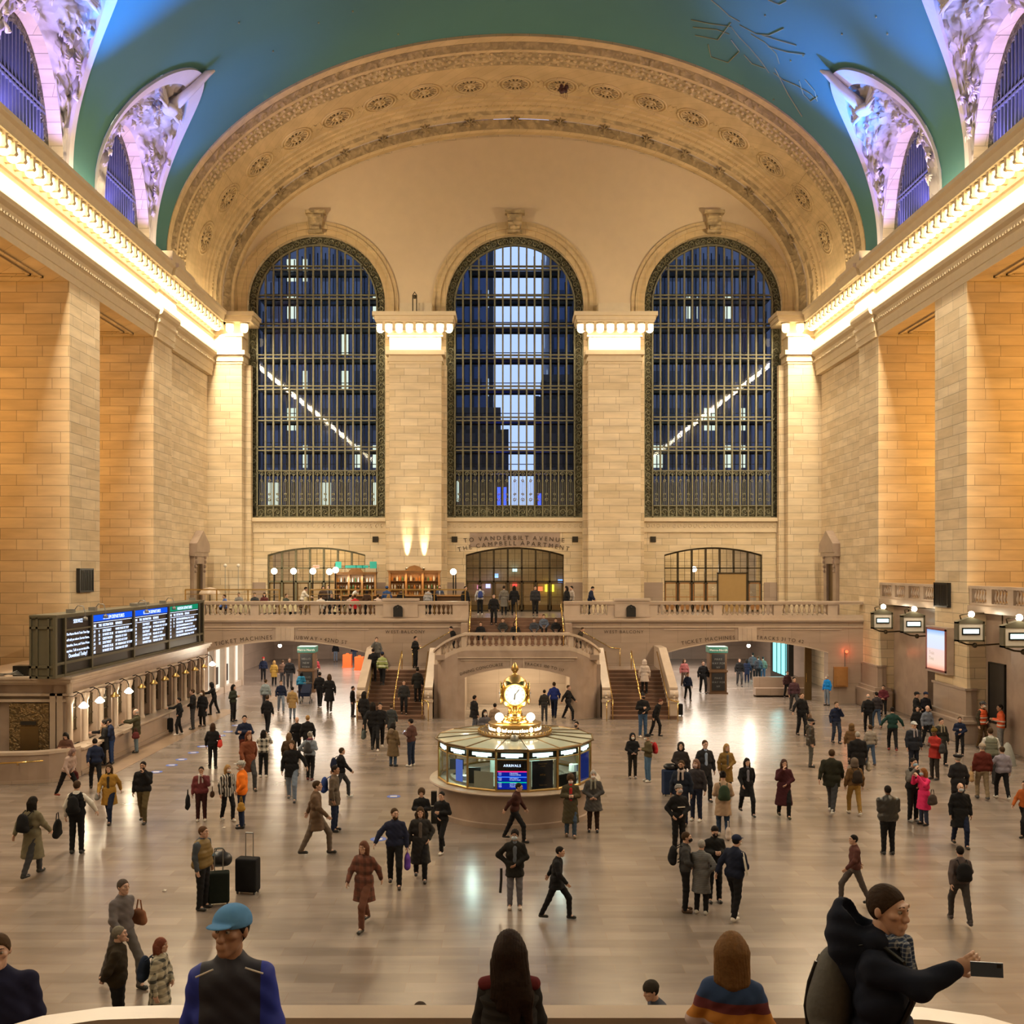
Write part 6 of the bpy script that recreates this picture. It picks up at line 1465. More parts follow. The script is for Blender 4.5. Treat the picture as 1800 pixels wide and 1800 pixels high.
for px, py, lab in ((288, 1567, 'crumpled white paper scrap alone on the floor'), (393, 1456, 'tiny white scrap beside the feet of the group with the orange jacket')):
    x, y = floor_xy(px, py); m_ = MB(); m_.add([(x-.05, y, .01), (x+.04, y-.03, .02), (x+.06, y+.03, .03), (x-.02, y+.04, .01), (x, y, .05)], [(0, 1, 4), (1, 2, 4), (2, 3, 4), (3, 0, 4)]); tag(m_.build('paper_scrap', M['clothw'], loc=(x, y, 0)), lab, 'litter')
# dark bunch of ribbons hanging under the great arch
x, y, z = P(991, 157, 60.2); t = thing('balloon_bunch', 'small dark bunch of burst balloons caught under the great arch', 'balloons', (x, y, z)); m_ = MB(); R2 = random.Random(4)
for k in range(9): m_.ball((x+R2.uniform(-.22, .22), y, z+R2.uniform(-.15, .2)), .12, 8, sz=1.3)
m_.build('balloons', plain('dark_maroon_balloon', (.05, .012, .018, 1), .4), t, smooth=True); m_ = MB()
for k in range(5): m_.tube([(x+.08*k-.16, y, z), (x+.1*k-.2, y, z-.3), (x+.09*k-.2, y+.02, z-.42-.04*k)], .015, 4)
m_.tube([(x, y, z+.1), (x, y+.1, z+2.2)], .01, 4); m_.build('ribbons', M['black'], t)
# statues' lamps on pilaster tops
x, y, z = P(729, 545, 63.6); t = thing('bronze_fitting', 'small dark forked fitting standing on the bar-side pilaster top', 'fitting', (x, 63.6, 23.9)); m_ = MB(); m_.tube([(x-.12, 63.6, 23.1), (x-.12, 63.6, 24.3), (x, 63.6, 24.5), (x+.12, 63.6, 24.3), (x+.12, 63.6, 23.1)], .04, 6); m_.ball((x, 63.6, 24.2), .13, 8); m_.build('fork', M['darkbronze'], t)

# =================================================================== CITY OUTSIDE THE WINDOWS
fa = facade('blue_tower_windows', (.08, .13, .30, 1), (.65, .8, 1, 1), 1.9, 3.4, .93, .9); fb_ = facade('dusk_office_block', (.10, .11, .15, 1), (.9, .95, .75, 1), 1.5, 3.2, .80, 1.1); fc = facade('dark_stone_block', (.06, .055, .06, 1), (.8, .9, .75, 1), 1.7, 3.6, .9, .9)
def tower(x0, x1, y0, y1, h, mat, lab):
    t = thing('tower', lab, 'building', ((x0+x1)/2, y0, 0)); m_ = MB(); m_.box(x0, x1, y0, y1, 0, h); m_.build('block', mat, t)
    m_ = MB(); m_.box(x0+.1*(x1-x0), x1-.1*(x1-x0), y0+1, y1-1, h, h+2.5); n = int((x1-x0)/2.2)
    m_.build('roof_storey', mat, t); m_ = MB()
    for k in range(n+1): x = x0+(x1-x0)*k/n; m_.box(x-.25, x+.25, y0-.3, y0, 0, h)
    m_.build('fins', M['cityfin'], t)
tower(-46, -1.75, 118, 150, 62, fa, 'dark blue tower filling the left half of the middle window')
tower(5.2, 40, 118, 150, 62, fa, 'dark blue tower filling the right edge of the middle window')
tower(-6.0, .0, 108, 116, 22, fc, 'lower dark block stepping into the bright gap from the left'); tower(3.2, 9.5, 108, 116, 25.5, fc, 'lower dark block stepping into the bright gap from the right')
tower(-40, -7.5, 88, 104, 60, fb_, 'office block with scattered lit panes behind the left window'); tower(9.0, 42, 88, 104, 60, fb_, 'office block with many lit panes behind the right window')
m_ = MB(); x = -.4; m_.box(-.75, -.45, 84, 84.2, 0, 14); m_.box(-.2, -.0, 84, 84.2, 0, 14); m_.box(2.6, 2.85, 84, 84.2, 0, 13.5); m_.box(-.8, 3.2, 84.2, 84.5, 0, 5)
tag(m_.build('neon_strips', emit('electric_blue', (.03, .08, 1), 3), loc=(0, 84, 5)), 'electric blue light strips outside the bottom of the middle window', 'lights')
m_ = MB(); m_.box(-60, 60, 84, 300, -1, 0); struct(m_.build('ground_street', M['cityfin']))
for k, (px, py, c_, lab) in enumerate(((843, 1032, (.9, .3, .5), 'pink'), (872, 1012, (.3, .5, 1), 'pale blue'), (905, 1027, (1, .06, .04), 'red'), (950, 1035, (1, .15, .05), 'orange red'), (966, 1030, (.9, .7, .05), 'yellow'), (985, 1022, (.2, .4, 1), 'sky blue'), (905, 1001, (.6, 1, 1), 'cyan white'), (858, 1030, (.5, .5, 1), 'violet'))):
    x, y, z = P(px, py, 71.5); m_ = MB(); m_.box(x-.12-(.2 if k == 4 else 0), x+.12+(.2 if k == 4 else 0), y, y+.05, z-.1-(.3 if k == 4 else 0), z+.1); m_.box(x-.16, x+.16, y+.05, y+.09, z-.14, z+.14); tag(m_.build('street_sign', emit('street_light_'+lab.replace(' ', '_'), c_, 2), loc=(x, y, z)), lab+' street light seen through the middle doors', 'light')

# =================================================================== PEOPLE
def surface(fn, lo, hi, h):
    """surface nets of fn(x,y,z)<0 on a grid of step h -> verts, quads"""
    n = [max(3, int(math.ceil((hi[i]-lo[i])/h))+1) for i in range(3)]
    ax = [lo[i]+h*np.arange(n[i]) for i in range(3)]
    X, Y, Z = np.meshgrid(*ax, indexing='ij'); V = fn(X, Y, Z)
    V = np.pad(V[1:-1, 1:-1, 1:-1], 1, constant_values=1.0)
    inside = V < 0
    c = np.zeros([k-1 for k in n], int)
    for dx in (0, 1):
        for dy in (0, 1):
            for dz in (0, 1): c += inside[dx:n[0]-1+dx, dy:n[1]-1+dy, dz:n[2]-1+dz]
    act = (c > 0) & (c < 8); idx = -np.ones(act.shape, int); ii = np.argwhere(act); idx[act] = np.arange(len(ii))
    if len(ii) == 0: return np.zeros((0, 3)), np.zeros((0, 4), int)
    acc = np.zeros((len(ii), 3)); cnt = np.zeros(len(ii))
    for a in range(3):
        b, d = [k for k in range(3) if k != a]
        for ob in (0, 1):
            for od in (0, 1):
                o0 = [0, 0, 0]; o0[b] = ob; o0[d] = od; o1 = list(o0); o1[a] = 1
                p0 = ii+o0; p1 = ii+o1; v0 = V[tuple(p0.T)]; v1 = V[tuple(p1.T)]; m = (v0 < 0) != (v1 < 0)
                t = np.where(m, v0/np.where(m, v0-v1, 1), 0); q = p0.astype(float); q[:, a] += t
                acc[m] += q[m]; cnt[m] += 1
    vs = acc/cnt[:, None]*h+np.array(lo)
    quads = []
    for a in range(3):
        b, d = [(1, 2), (2, 0), (0, 1)][a]
        sl0 = [slice(None)]*3; sl1 = [slice(None)]*3; sl0[a] = slice(0, -1); sl1[a] = slice(1, None)
        m = inside[tuple(sl0)] != inside[tuple(sl1)]; e = np.argwhere(m)
        e = e[(e[:, b] > 0) & (e[:, d] > 0) & (e[:, b] < n[b]-1) & (e[:, d] < n[d]-1)]
        if not len(e): continue
        fl = inside[tuple(e.T)]; q = []
        for ob, od in ((1, 1), (0, 1), (0, 0), (1, 0)):
            k = e.copy(); k[:, b] -= ob; k[:, d] -= od; q.append(idx[tuple(k.T)])
        q = np.stack(q, 1); q[~fl] = q[~fl][:, ::-1]; quads.append(q)
    return vs, np.concatenate(quads) if quads else np.zeros((0, 4), int)

def cap(a, b, ra, rb=None, sx=1.0, sy=1.0):
    """round cone from a to b"""
    rb = ra if rb is None else rb; a = np.array(a, float); b = np.array(b, float)
    def f(X, Y, Z):
        d = b-a; L_ = max(d@d, 1e-9); px, py, pz = X-a[0], Y-a[1], Z-a[2]
        t = np.clip((px*d[0]+py*d[1]+pz*d[2])/L_, 0, 1)
        return np.sqrt(((px-t*d[0])/sx)**2+((py-t*d[1])/sy)**2+(pz-t*d[2])**2)-(ra+(rb-ra)*t)
    f.box = (np.minimum(a-ra, b-rb)-.03, np.maximum(a+ra, b+rb)+.03); return f
def ell(c, r):
    c = np.array(c, float); r = np.array(r, float); m = r.min()
    def f(X, Y, Z): return (np.sqrt(((X-c[0])/r[0])**2+((Y-c[1])/r[1])**2+((Z-c[2])/r[2])**2)-1)*m
    f.box = (c-r-.02, c+r+.02); return f
def cone(z0, z1, a0, a1, cx=0, cy=0):
    """elliptic skirt from z0 up to z1; a = (half width, half depth)"""
    def f(X, Y, Z):
        t = np.clip((Z-z0)/(z1-z0), 0, 1); ax = a0[0]+(a1[0]-a0[0])*t; ay = a0[1]+(a1[1]-a0[1])*t
        an = np.arctan2(Y, X); fold = 1+.035*(1-t)*np.sin(an*7)
        return np.maximum((np.sqrt(((X-cx)/ax)**2+((Y-cy)/ay)**2)/fold-1)*np.minimum(ax, ay), np.maximum(z0-Z, Z-z1))
    w = max(a0[0], a1[0])+.03; d = max(a0[1], a1[1])+.03; f.box = (np.array([cx-w, cy-d, z0-.02]), np.array([cx+w, cy+d, z1+.02])); return f
def union(fs, k=.03):
    def f(X, Y, Z):
        r = fs[0](X, Y, Z)
        for g in fs[1:]:
            d = g(X, Y, Z); h = np.clip(.5+.5*(r-d)/k, 0, 1); r = r*(1-h)+d*h-k*h*(1-h)
        return r
    f.box = (np.min([g.box[0] for g in fs], 0), np.max([g.box[1] for g in fs], 0)); return f
def sdf_mb(f, h, pad=.03, box=None):
    lo, hi = box or f.box; vs, qs = surface(f, np.array(lo)-pad, np.array(hi)+pad, h)
    return vs, qs

# ---- head and hand prototypes (facing -Y, head centre at origin / wrist at origin, fingers -Z)
def head_fn(chin=1.0):
    fs = [ell((0, .012, .02), (.078, .097, .10)), ell((0, -.02, -.045), (.060, .068, .075*chin)), cap((0, -.045, -.085), (0, -.055, -.085), .032),
          cap((0, -.093, .018), (0, -.107, -.020), .009, .0125), cap((-.012, -.103, -.024), (.012, -.103, -.024), .009), cap((-.035, -.088, .04), (.035, -.088, .04), .012),
          cap((-.018, -.092, -.055), (.018, -.092, -.055), .009), cap((-.012, -.09, -.068), (.012, -.09, -.068), .010), ell((0, -.068, -.098), (.026, .026, .02)), ell((-.045, -.062, -.005), (.025, .025, .02)), ell((.045, -.062, -.005), (.025, .025, .02))]
    u = union(fs, .018); ears = union([ell((-.08, .01, .0), (.011, .02, .032)), ell((.08, .01, .0), (.011, .02, .032))], .004)
    def f(X, Y, Z):
        r = np.minimum(u(X, Y, Z), ears(X, Y, Z))
        for sx in (-1, 1):
            e = np.sqrt((X-sx*.031)**2+((Y+.099)/1.0)**2+((Z-.018)/.8)**2)-.013; k = .012
            h = np.clip(.5-.5*(r+e)/k, 0, 1); r = r*(1-h)+(-e)*h+k*h*(1-h)
        return r
    f.box = (np.array([-.1, -.13, -.14]), np.array([.1, .12, .13])); return f
def hand_fn(curl=.35, grip=False):
    fs = [ell((0, 0, -.045), (.04, .016, .05))]; fx = (-.030, -.010, .010, .029); ln = (.062, .074, .078, .066)
    for x, l in zip(fx, ln):
        a = Vector((x, 0, -.08)); c = curl if not grip else 1.15; b = a+Vector((x*.15, -math.sin(c*.6), -math.cos(c*.6)))*l*.45; d = b+Vector((0, -math.sin(c*1.6), -math.cos(c*1.6)))*l*.33; e = d+Vector((0, -math.sin(c*2.4), -math.cos(c*2.4)))*l*.26
        fs += [cap(a, b, .0095, .009), cap(b, d, .009, .0085), cap(d, e, .0085, .007)]
    fs += [cap((.028, -.004, -.02), (.055, -.02, -.05), .013, .011), cap((.055, -.02, -.05), (.058, -.034, -.078), .0105, .008)]
    u = union(fs, .006); u.box = (np.array([-.06, -.12, -.18]), np.array([.08, .03, .02])); return u
PROT = {}
def proto(kind, h):
    key = (kind, h)
    if key not in PROT:
        PROT[key] = sdf_mb({'head': head_fn(), 'hand': hand_fn(), 'grip': hand_fn(grip=True)}[kind], h, .01)
    return PROT[key]
def ball_np(c, r, n=8):
    m = MB(); m.ball(c, r, n); return np.array(m.v), m.f
def xf(vs, M4): return np.asarray(vs)@np.array(M4.to_3x3()).T+np.array(M4.translation)

def hair_mesh(kind, h):
    key = ('hair', kind, h)
    if key in PROT: return PROT[key]
    skull = ell((0, .014, .025), (.090, .108, .110)); face = ell((0, -.10, -.045), (.078, .075, .095))
    fs = [skull]
    if kind == 'short':
        def f(X, Y, Z):
            r = skull(X, Y, Z)+.004+.0008*np.sin(X*330+3*np.sin(Z*60)); r = np.maximum(r, -face(X, Y, Z)-.004)
            return np.maximum(r, (-.02+np.clip(-Y*1.3, -.05, .12))-Z)
        box = skull.box
    elif kind == 'bald':
        def f(X, Y, Z): return np.maximum(np.maximum(ell((0, .016, .01), (.085, .103, .10))(X, Y, Z), Z-.03), np.maximum(-.02-Y, -.05-Z))
        box = skull.box
    elif kind in ('long', 'longer', 'bob'):
        L_ = {'long': -.36, 'longer': -.44, 'bob': -.15}[kind]
        g = union([skull, ell((0, .04, -.06), (.098, .085, .10)), cap((-.075, .03, -.02), (-.085, .02, L_*.75), .035, .03), cap((.075, .03, -.02), (.085, .02, L_*.75), .035, .03), cap((-.03, .07, -.02), (-.04, .09, L_), .065, .035), cap((.03, .07, -.02), (.04, .09, L_+.03), .065, .035)], .03)
        def f(X, Y, Z):
            r = g(X, Y, Z)+.0016*np.sin(X*260+3*np.sin(Z*25))+.0014*np.sin(Y*250+2*np.sin(Z*20)); return np.maximum(r, -face(X, Y, Z)-.002)
        box = g.box
    elif kind in ('bun', 'tail'):
        ex = [ell((0, .11, .09), (.045, .04, .045))] if kind == 'bun' else [cap((0, .12, .03), (.02, .15, -.16), .04, .018)]
        g = union([skull]+ex, .015)
        def f(X, Y, Z): return np.maximum(np.maximum(g(X, Y, Z)+.003*np.sin(X*140), -face(X, Y, Z)-.004), (-.055+np.clip(-Y*1.2, 0, .1))-Z)
        box = g.box
    elif kind in ('curly', 'afro'):
        e = .02 if kind == 'curly' else .03; g = ell((0, .018, .03), (.092+e, .108+e, .11+e))
        def f(X, Y, Z): return np.maximum(np.maximum(g(X, Y, Z)+.010*np.sin(X*85)*np.sin(Y*80)*np.sin(Z*90), -face(X, Y, Z)-.004), -.06-Z)
        box = g.box
    elif kind in ('cap', 'newsboy'):
        g = union([ell((0, .012, .045), (.094, .112, .088)), ell((0, -.115, .05), (.062, .062, .010))] + ([ell((0, .0, .085), (.125, .135, .045))] if kind == 'newsboy' else []), .01)
        def f(X, Y, Z): return np.maximum(g(X, Y, Z), .03-Z)
        box = g.box
    elif kind in ('beanie', 'pompom'):
        g = union([ell((0, .012, .045), (.095, .112, .105)), cap((0, .01, .035), (0, .012, .038), .092, sy=1.12)]+([ell((0, .01, .165), (.035, .035, .035))] if kind == 'pompom' else []), .012)
        def f(X, Y, Z): return np.maximum(g(X, Y, Z)+.002*np.sin(np.arctan2(Y, X)*40), .028-Z)
        box = g.box
    elif kind == 'beret':
        g = union([ell((0, .015, .07), (.125, .13, .045)), ell((0, .012, .045), (.092, .11, .05))], .02)
        def f(X, Y, Z): return np.maximum(g(X, Y, Z), .03-Z)
        box = g.box
    elif kind == 'hood':
        g = union([ell((0, .03, .015), (.118, .135, .142)), ell((0, .05, -.10), (.13, .11, .08))], .04); inner = ell((0, -.09, -.01), (.078, .12, .105))
        def f(X, Y, Z): return np.maximum(g(X, Y, Z), -inner(X, Y, Z))
        box = g.box
    f2 = f; PROT[key] = surface(f2, np.array(box[0])-.02, np.array(box[1])+.02, h); return PROT[key]

_mats = {}
def cmat(col, kind='cloth'):
    key = (tuple(round(c, 3) for c in col[:3]), kind)
    if key not in _mats:
        nm = {'cloth': 'cloth', 'skin': 'skin', 'hair': 'hair', 'leather': 'leather'}[kind]
        if kind == 'cloth': _mats[key] = plain(nm, col, .9, 0, .18, 9, .25, spec=.2)
        elif kind == 'leather': _mats[key] = plain(nm, col, .38, 0, .25, 9, .3)
        elif kind == 'skin':
            _mats[key] = plain(nm, col, .5, 0, .06, 12); _mats[key].node_tree.nodes['Principled BSDF'].inputs['Subsurface Weight'].default_value = 0.0
        else: _mats[key] = plain(nm, col, .75, 0, .35, 30, .4, spec=.15)
    return _mats[key]
def mk(name, vs, fs, mat, parent, slots=None, mi=None):
    me = bpy.data.meshes.new(name); me.from_pydata([tuple(v) for v in vs], [], [tuple(int(i) for i in f) for f in fs])
    for m in (slots or [mat]): me.materials.append(m)
    if mi is not None: me.polygons.foreach_set('material_index', mi)
    me.polygons.foreach_set('use_smooth', [True]*len(me.polygons)); me.update()
    o = bpy.data.objects.new(name, me); COL.objects.link(o); o.parent = parent; return o

SK = {'l': (.54, .33, .245), 'm': (.36, .20, .13), 'd': (.13, .065, .04)}
EYE = plain('eye_dark', (.02, .015, .012, 1), .2); BROW = plain('brow_dark', (.05, .03, .02, 1), .7); EYW = plain('eye_white', (.32, .27, .23, 1), .3); LIP = plain('lip', (.36, .12, .10, 1), .5)
ARM = {  # elbow and wrist for the person's arm on +X side (x mirrored for the other)
 'down': ((.25, .02, 1.14), (.27, -.04, .90)), 'swingf': ((.25, -.08, 1.15), (.23, -.26, .98)), 'swingb': ((.25, .14, 1.16), (.27, .22, .96)),
 'phone': ((.23, .03, 1.15), (.07, -.25, 1.20)), 'pocket': ((.29, .07, 1.16), (.21, -.07, 1.00)), 'hip': ((.36, .08, 1.16), (.17, -.02, 1.02)),
 'face': ((.23, -.10, 1.18), (.08, -.16, 1.45)), 'fold': ((.25, -.04, 1.14), (.04, -.19, 1.03)), 'fwd': ((.22, -.20, 1.25), (.16, -.44, 1.26)),
 'wide': ((.33, -.02, 1.20), (.42, -.08, 1.02)), 'cross': ((.26, -.08, 1.15), (-.08, -.20, 1.19)), 'behind': ((.27, .12, 1.15), (.06, .20, .98)),
 'photo': ((.24, -.2, 1.27), (.09, -.30, 1.52)), 'up': ((.3, -.05, 1.5), (.22, -.1, 1.72)), 'reach': ((.20, -.22, 1.36), (.05, -.46, 1.40)), 'lap': ((.24, -.08, 1.15), (.10, -.26, 1.02))}
PEOPLE = []
def person(label, X, Y, Z0=0.0, rot=0, h=1.72, top=(.02, .02, .022), legs=(.02, .02, .022), shoe=(.02, .02, .02), skin='l', hair='short', hcol=(.03, .02, .012),
           arms=('down', 'down'), stride=0.0, hem=.86, flare=.0, coat=None, mask=None, pitch=0, yaw=0, lean=0.0, vox=.021, topmat=None, legmat=None, hat=None, hatcol=None, scarf=None, seat=False,
           wide=1.0, beard=None, inner=None, vest=None, group=None, sleeves=None, skirt=None, hood=None, bend=0, hatmat=None):
    root = thing('person', label, 'person', (0, 0, 0)); PEOPLE.append(root)
    if group: root['group'] = group
    sc = h/1.75; w = wide
    hip = .93
    def leg(s_):
        st = s_*stride
        if seat:
            return [(s_*.09, 0, .0+.50), (s_*.11, -.42, .50), (s_*.10, -.40, .08)]
        if stride: return [(s_*.09, 0, hip), (s_*.10, -.06-st*.42, .50), (s_*.10, -st*.55+(0.04 if st < 0 else 0), .09+(.10*abs(stride) if st < 0 else 0))]
        return [(s_*.09, 0, hip), (s_*.10, -.015, .50), (s_*.11, .01, .085)]
    dz = .50-hip if seat else 0
    Ls = {s_: leg(s_) for s_ in (-1, 1)}
    def up(p):                # upper body transform: lean forward about the hips
        q = Vector(p)-Vector((0, 0, hip)); q.x *= 1.0
        if lean: q = Matrix.Rotation(lean, 3, 'X')@q
        return (q.x, q.y, q.z+hip+dz)
    A = {}
    for s_, nm in ((1, arms[1]), (-1, arms[0])):   # arms = (image-left when facing us, image-right)
        e, wr = ARM[nm] if isinstance(nm, str) else nm; A[s_] = [up((s_*.172*w, .01, 1.375)), up((s_*e[0], e[1], e[2])), up((s_*wr[0], wr[1], wr[2]))]
    neck0, neck1 = up((0, .01, 1.42)), up((0, -.005, 1.54)); hc = up((0, -.025, 1.625))
    HM = Matrix.Translation(hc)@Matrix.Rotation(math.radians(yaw), 4, 'Z')@Matrix.Rotation(lean+math.radians(pitch), 4, 'X')
    # -- body: one continuous surface with head and hands welded in
    def capu(a, b, ra, rb=None, **k): return cap(up(a), up(b), ra, rb, **k)
    bf = [capu((-.09*w, 0, 1.34), (.09*w, 0, 1.34), .085), capu((-.06, 0, 1.15), (.06, 0, 1.15), .09), cap((-.06, 0, hip+dz), (.06, 0, hip+dz), .10), capu((0, 0, 1.1), (0, 0, 1.35), .1), cap(neck0, neck1, .058, .05), cap(neck1, hc, .05, .06)]
    for s_ in (-1, 1):
        a = A[s_]; bf += [cap(a[0], a[1], .048, .038), cap(a[1], a[2], .038, .026)]; l = Ls[s_]; bf += [cap(l[0], l[1], .075, .05), cap(l[1], l[2], .05, .036), cap(l[2], (l[2][0], l[2][1]-.10, l[2][2]-.04), .035, .03)]
    vs, fs = sdf_mb(union(bf, .035), max(vox, .018)); V = [vs]; F = [list(map(tuple, fs))]; MI = [[0]*len(fs)]; n = len(vs)
    def addp(pv, pf, m):
        nonlocal n
        V.append(pv); F.append([tuple(int(i)+n for i in f) for f in pf]); MI.append([m]*len(pf)); n += len(pv)
    hv, hf = proto('head', .0055 if vox < .012 else .010); addp(xf(hv, HM), hf, 0)
    for sx in (-1, 1):
        bv, b_f = ball_np((sx*.031, -.0815, .018), .0125, 8); addp(xf(bv, HM), b_f, 4); bv, b_f = ball_np((sx*.031, -.089, .018), .0062, 6); addp(xf(bv, HM), b_f, 1)
        q = [(sx*.014, -.1000, .042), (sx*.034, -.0985, .047), (sx*.052, -.0865, .043), (sx*.050, -.0865, .048), (sx*.034, -.0975, .054), (sx*.016, -.0995, .048)]; addp(xf(np.array(q), HM), [(0, 1, 2, 3, 4, 5)], 2)
    q = [(-.022, -.0985, -.060), (0, -.1035, -.057), (.022, -.0985, -.060), (0, -.1025, -.069)]; addp(xf(np.array(q), HM), [(0, 1, 2, 3)], 3)
    for s_ in (-1, 1):
        a = A[s_]; d = (Vector(a[2])-Vector(a[1])).normalized(); z = -d; x = Vector((s_*-1 if abs(d.z) > .6 else 0, 0 if abs(d.z) > .6 else -1, 0)) if False else None
        palm = Vector((-s_, 0, 0)) if abs(d.x) < .8 else Vector((0, 1, 0))   # palm faces the body
        yv = -(palm-palm.dot(z)*z).normalized(); xv = yv.cross(z); Mh = Matrix((xv, yv, z)).transposed().to_4x4(); mirror = Matrix.Scale(-1, 4, Vector((1, 0, 0))) if s_ > 0 else Matrix.Identity(4)
        pv, pf = proto('hand', .0055 if vox < .012 else .009); mm = Matrix.Translation(Vector(a[2])+d*.005)@Mh@mirror; f2 = [tuple(f)[::-1] for f in pf] if s_ > 0 else pf; addp(xf(pv, mm), f2, 0)
    body = mk('body', np.concatenate(V), sum(F, []), None, root, [cmat(SK[skin]+(1,), 'skin'), EYE, BROW, LIP, EYW], sum(MI, []))
    # -- trousers
    bt = .012
    tf = [cap((-.06, .005, hip+dz-.02), (.06, .005, hip+dz-.02), .118)]
    for s_ in (-1, 1): l = Ls[s_]; tf += [cap(l[0], l[1], .098*w, .072), cap(l[1], l[2], .072, .058)]
    tu = union(tf, .03); top_z = hip+dz+.12
    def tfn(X, Y, Z): return np.maximum(tu(X, Y, Z)+.004*np.sin(Z*55+X*30), Z-top_z)
    vs, fs = surface(tfn, tu.box[0]-.03, tu.box[1]+.03, vox); mk('trousers', vs, fs, legmat or cmat(legs+(1,)), root)
    # -- shoes
    for s_ in (-1, 1):
        l = Ls[s_][2]; lift = l[2]-.085
        sf = union([cap((l[0], l[1]+.03, .045+lift), (l[0]*1.05, l[1]-.13, .035+lift), .046, .040), cap((l[0], l[1]+.02, .05+lift), (l[0], l[1]+.01, .11+lift), .045, .042)], .02); zz = lift+.004
        vs, fs = surface(lambda X, Y, Z: np.maximum(sf(X, Y, Z), zz-Z), sf.box[0]-.02, sf.box[1]+.02, min(vox, .014)); mk('shoe', vs, fs, cmat(shoe+(1,), 'leather'), root)
    # -- jacket / coat
    hemz = hem+dz if not seat else .46
    jf = [capu((-.085*w, .01, 1.33), (.085*w, .01, 1.33), .112), capu((0, .015, 1.45), (.14*w, .01, 1.385), .052, .056), capu((0, .015, 1.45), (-.14*w, .01, 1.385), .052, .056), capu((-.085*w, .0, 1.18), (.085*w, .0, 1.18), .118*w), capu((-.085*w, .005, .97), (.085*w, .005, .97), .122*w), capu((0, .01, 1.40), (0, .01, 1.47), .085, .062), capu((0, .01, 1.0), (0, .01, 1.36), .125*w)]
    bulk = 1.0+.18*(flare > .02)
    for s_ in (-1, 1): a = A[s_]; jf += [cap(a[0], a[1], .066*w, .060), cap(a[1], a[2], .062, .048)]
    ju = union(jf, .04)
    cz = None
    if hem < .8 and not seat: cz = cone(hemz, 1.05, (.19*w+flare, .15*w+flare*.8), (.175*w, .14*w), 0, .0)
    elif hem >= .8: cz = None
    hands = [np.array(A[s_][2]) for s_ in (-1, 1)]
    def jfn(X, Y, Z):
        r = ju(X, Y, Z)
        if cz is not None:
            d = cz(X, Y, Z); k = .03; hh = np.clip(.5+.5*(r-d)/k, 0, 1); r = r*(1-hh)+d*hh-k*hh*(1-hh)
        r = r+.005*np.sin(Z*48+X*22+Y*15)*np.sin(X*31+Z*9)
        low = (hemz-Z); nearhand = np.minimum(*[np.sqrt((X-q[0])**2+(Y-q[1])**2+(Z-q[2])**2) for q in hands])-.12
        core = np.maximum(np.abs(X)-.215*w, -10)
        return np.maximum(r, np.where((np.abs(X) < .20*w+flare) | (Z > 1.3), np.minimum(low, np.where(nearhand < 0, -1, low)), -1))
    lo, hi = ju.box[0].copy(), ju.box[1].copy()
    if cz is not None: lo = np.minimum(lo, cz.box[0]); hi = np.maximum(hi, cz.box[1])
    vs, fs = surface(jfn, lo-.03, hi+.03, vox); jk = mk('coat' if hem < .8 else 'jacket', vs, fs, topmat or cmat(top+(1,), coat or 'cloth'), root)
    if inner is not None:      # shirt front showing between the coat fronts
        f_ = union([capu((0, -.085*w, .98), (0, -.075*w, 1.36), .053, .058), capu((0, -.05, 1.36), (0, -.03, 1.47), .055, .05)], .02); vs, fs = surface(f_, f_.box[0]-.02, f_.box[1]+.02, vox*.8); mk('shirt_front', vs, fs, cmat(inner+(1,)), root)
    if vest is not None:
        vmat = vest if not isinstance(vest, tuple) else cmat(vest+(1,))
        g = union([capu((-.085*w, .01, 1.33), (.085*w, .01, 1.33), .128), capu((-.09*w, .01, 1.40), (.09*w, .01, 1.40), .075), capu((-.085*w, .0, 1.18), (.085*w, .0, 1.18), .137*w), capu((-.085*w, .005, .97), (.085*w, .005, .97), .142*w), capu((0, .01, 1.0), (0, .01, 1.34), .14*w)], .04); vz0 = .90+dz
        vs, fs = surface(lambda X, Y, Z: np.maximum(g(X, Y, Z)+.004*np.sin(Z*70), vz0-Z), g.box[0]-.02, g.box[1]+.02, vox); mk('vest', vs, fs, vmat, root)
    if skirt is not None:
        g = cone(.5, 1.0, (.24, .2), (.17, .13)); vs, fs = surface(g, g.box[0]-.02, g.box[1]+.02, vox); mk('skirt', vs, fs, cmat(skirt+(1,)), root)
    if scarf is not None:
        def sfn(X, Y, Z):
            p = np.sqrt((np.sqrt(X**2+(Y-hc[1]-.02)**2)-.075)**2+((Z-hc[2]+.15)/1.2)**2)-.035; return p+.004*np.sin(np.arctan2(Y, X)*14)
        f2 = union([cap((-.05, hc[1]-.09, hc[2]-.16), (-.06, hc[1]-.11, hc[2]-.38), .028), cap((.05, hc[1]-.09, hc[2]-.16), (.055, hc[1]-.11, hc[2]-.36), .028)], .01)
        vs, fs = surface(lambda X, Y, Z: np.minimum(sfn(X, Y, Z), f2(X, Y, Z)), np.array([-.16, hc[1]-.18, hc[2]-.45]), np.array([.16, hc[1]+.16, hc[2]-.05]), min(vox, .014)); mk('scarf', vs, fs, scarf if not isinstance(scarf, tuple) else cmat(scarf+(1,)), root)
    if hood is not None:       # hood lying on the back
        f2 = union([ell(up((0, .10, 1.46)), (.11, .08, .075)), ell(up((0, .13, 1.38)), (.085, .06, .09))], .03); vs, fs = surface(f2, f2.box[0]-.02, f2.box[1]+.02, vox); mk('hood', vs, fs, cmat(hood+(1,)), root)
    # -- hair and hats
    if hair:
        vs, fs = hair_mesh(hair, .006 if vox < .012 else .011); mk('hair' if hair not in ('hood',) else 'hood', xf(vs, HM), fs, cmat(hcol+(1,), 'hair' if hair != 'hood' else 'cloth'), root)
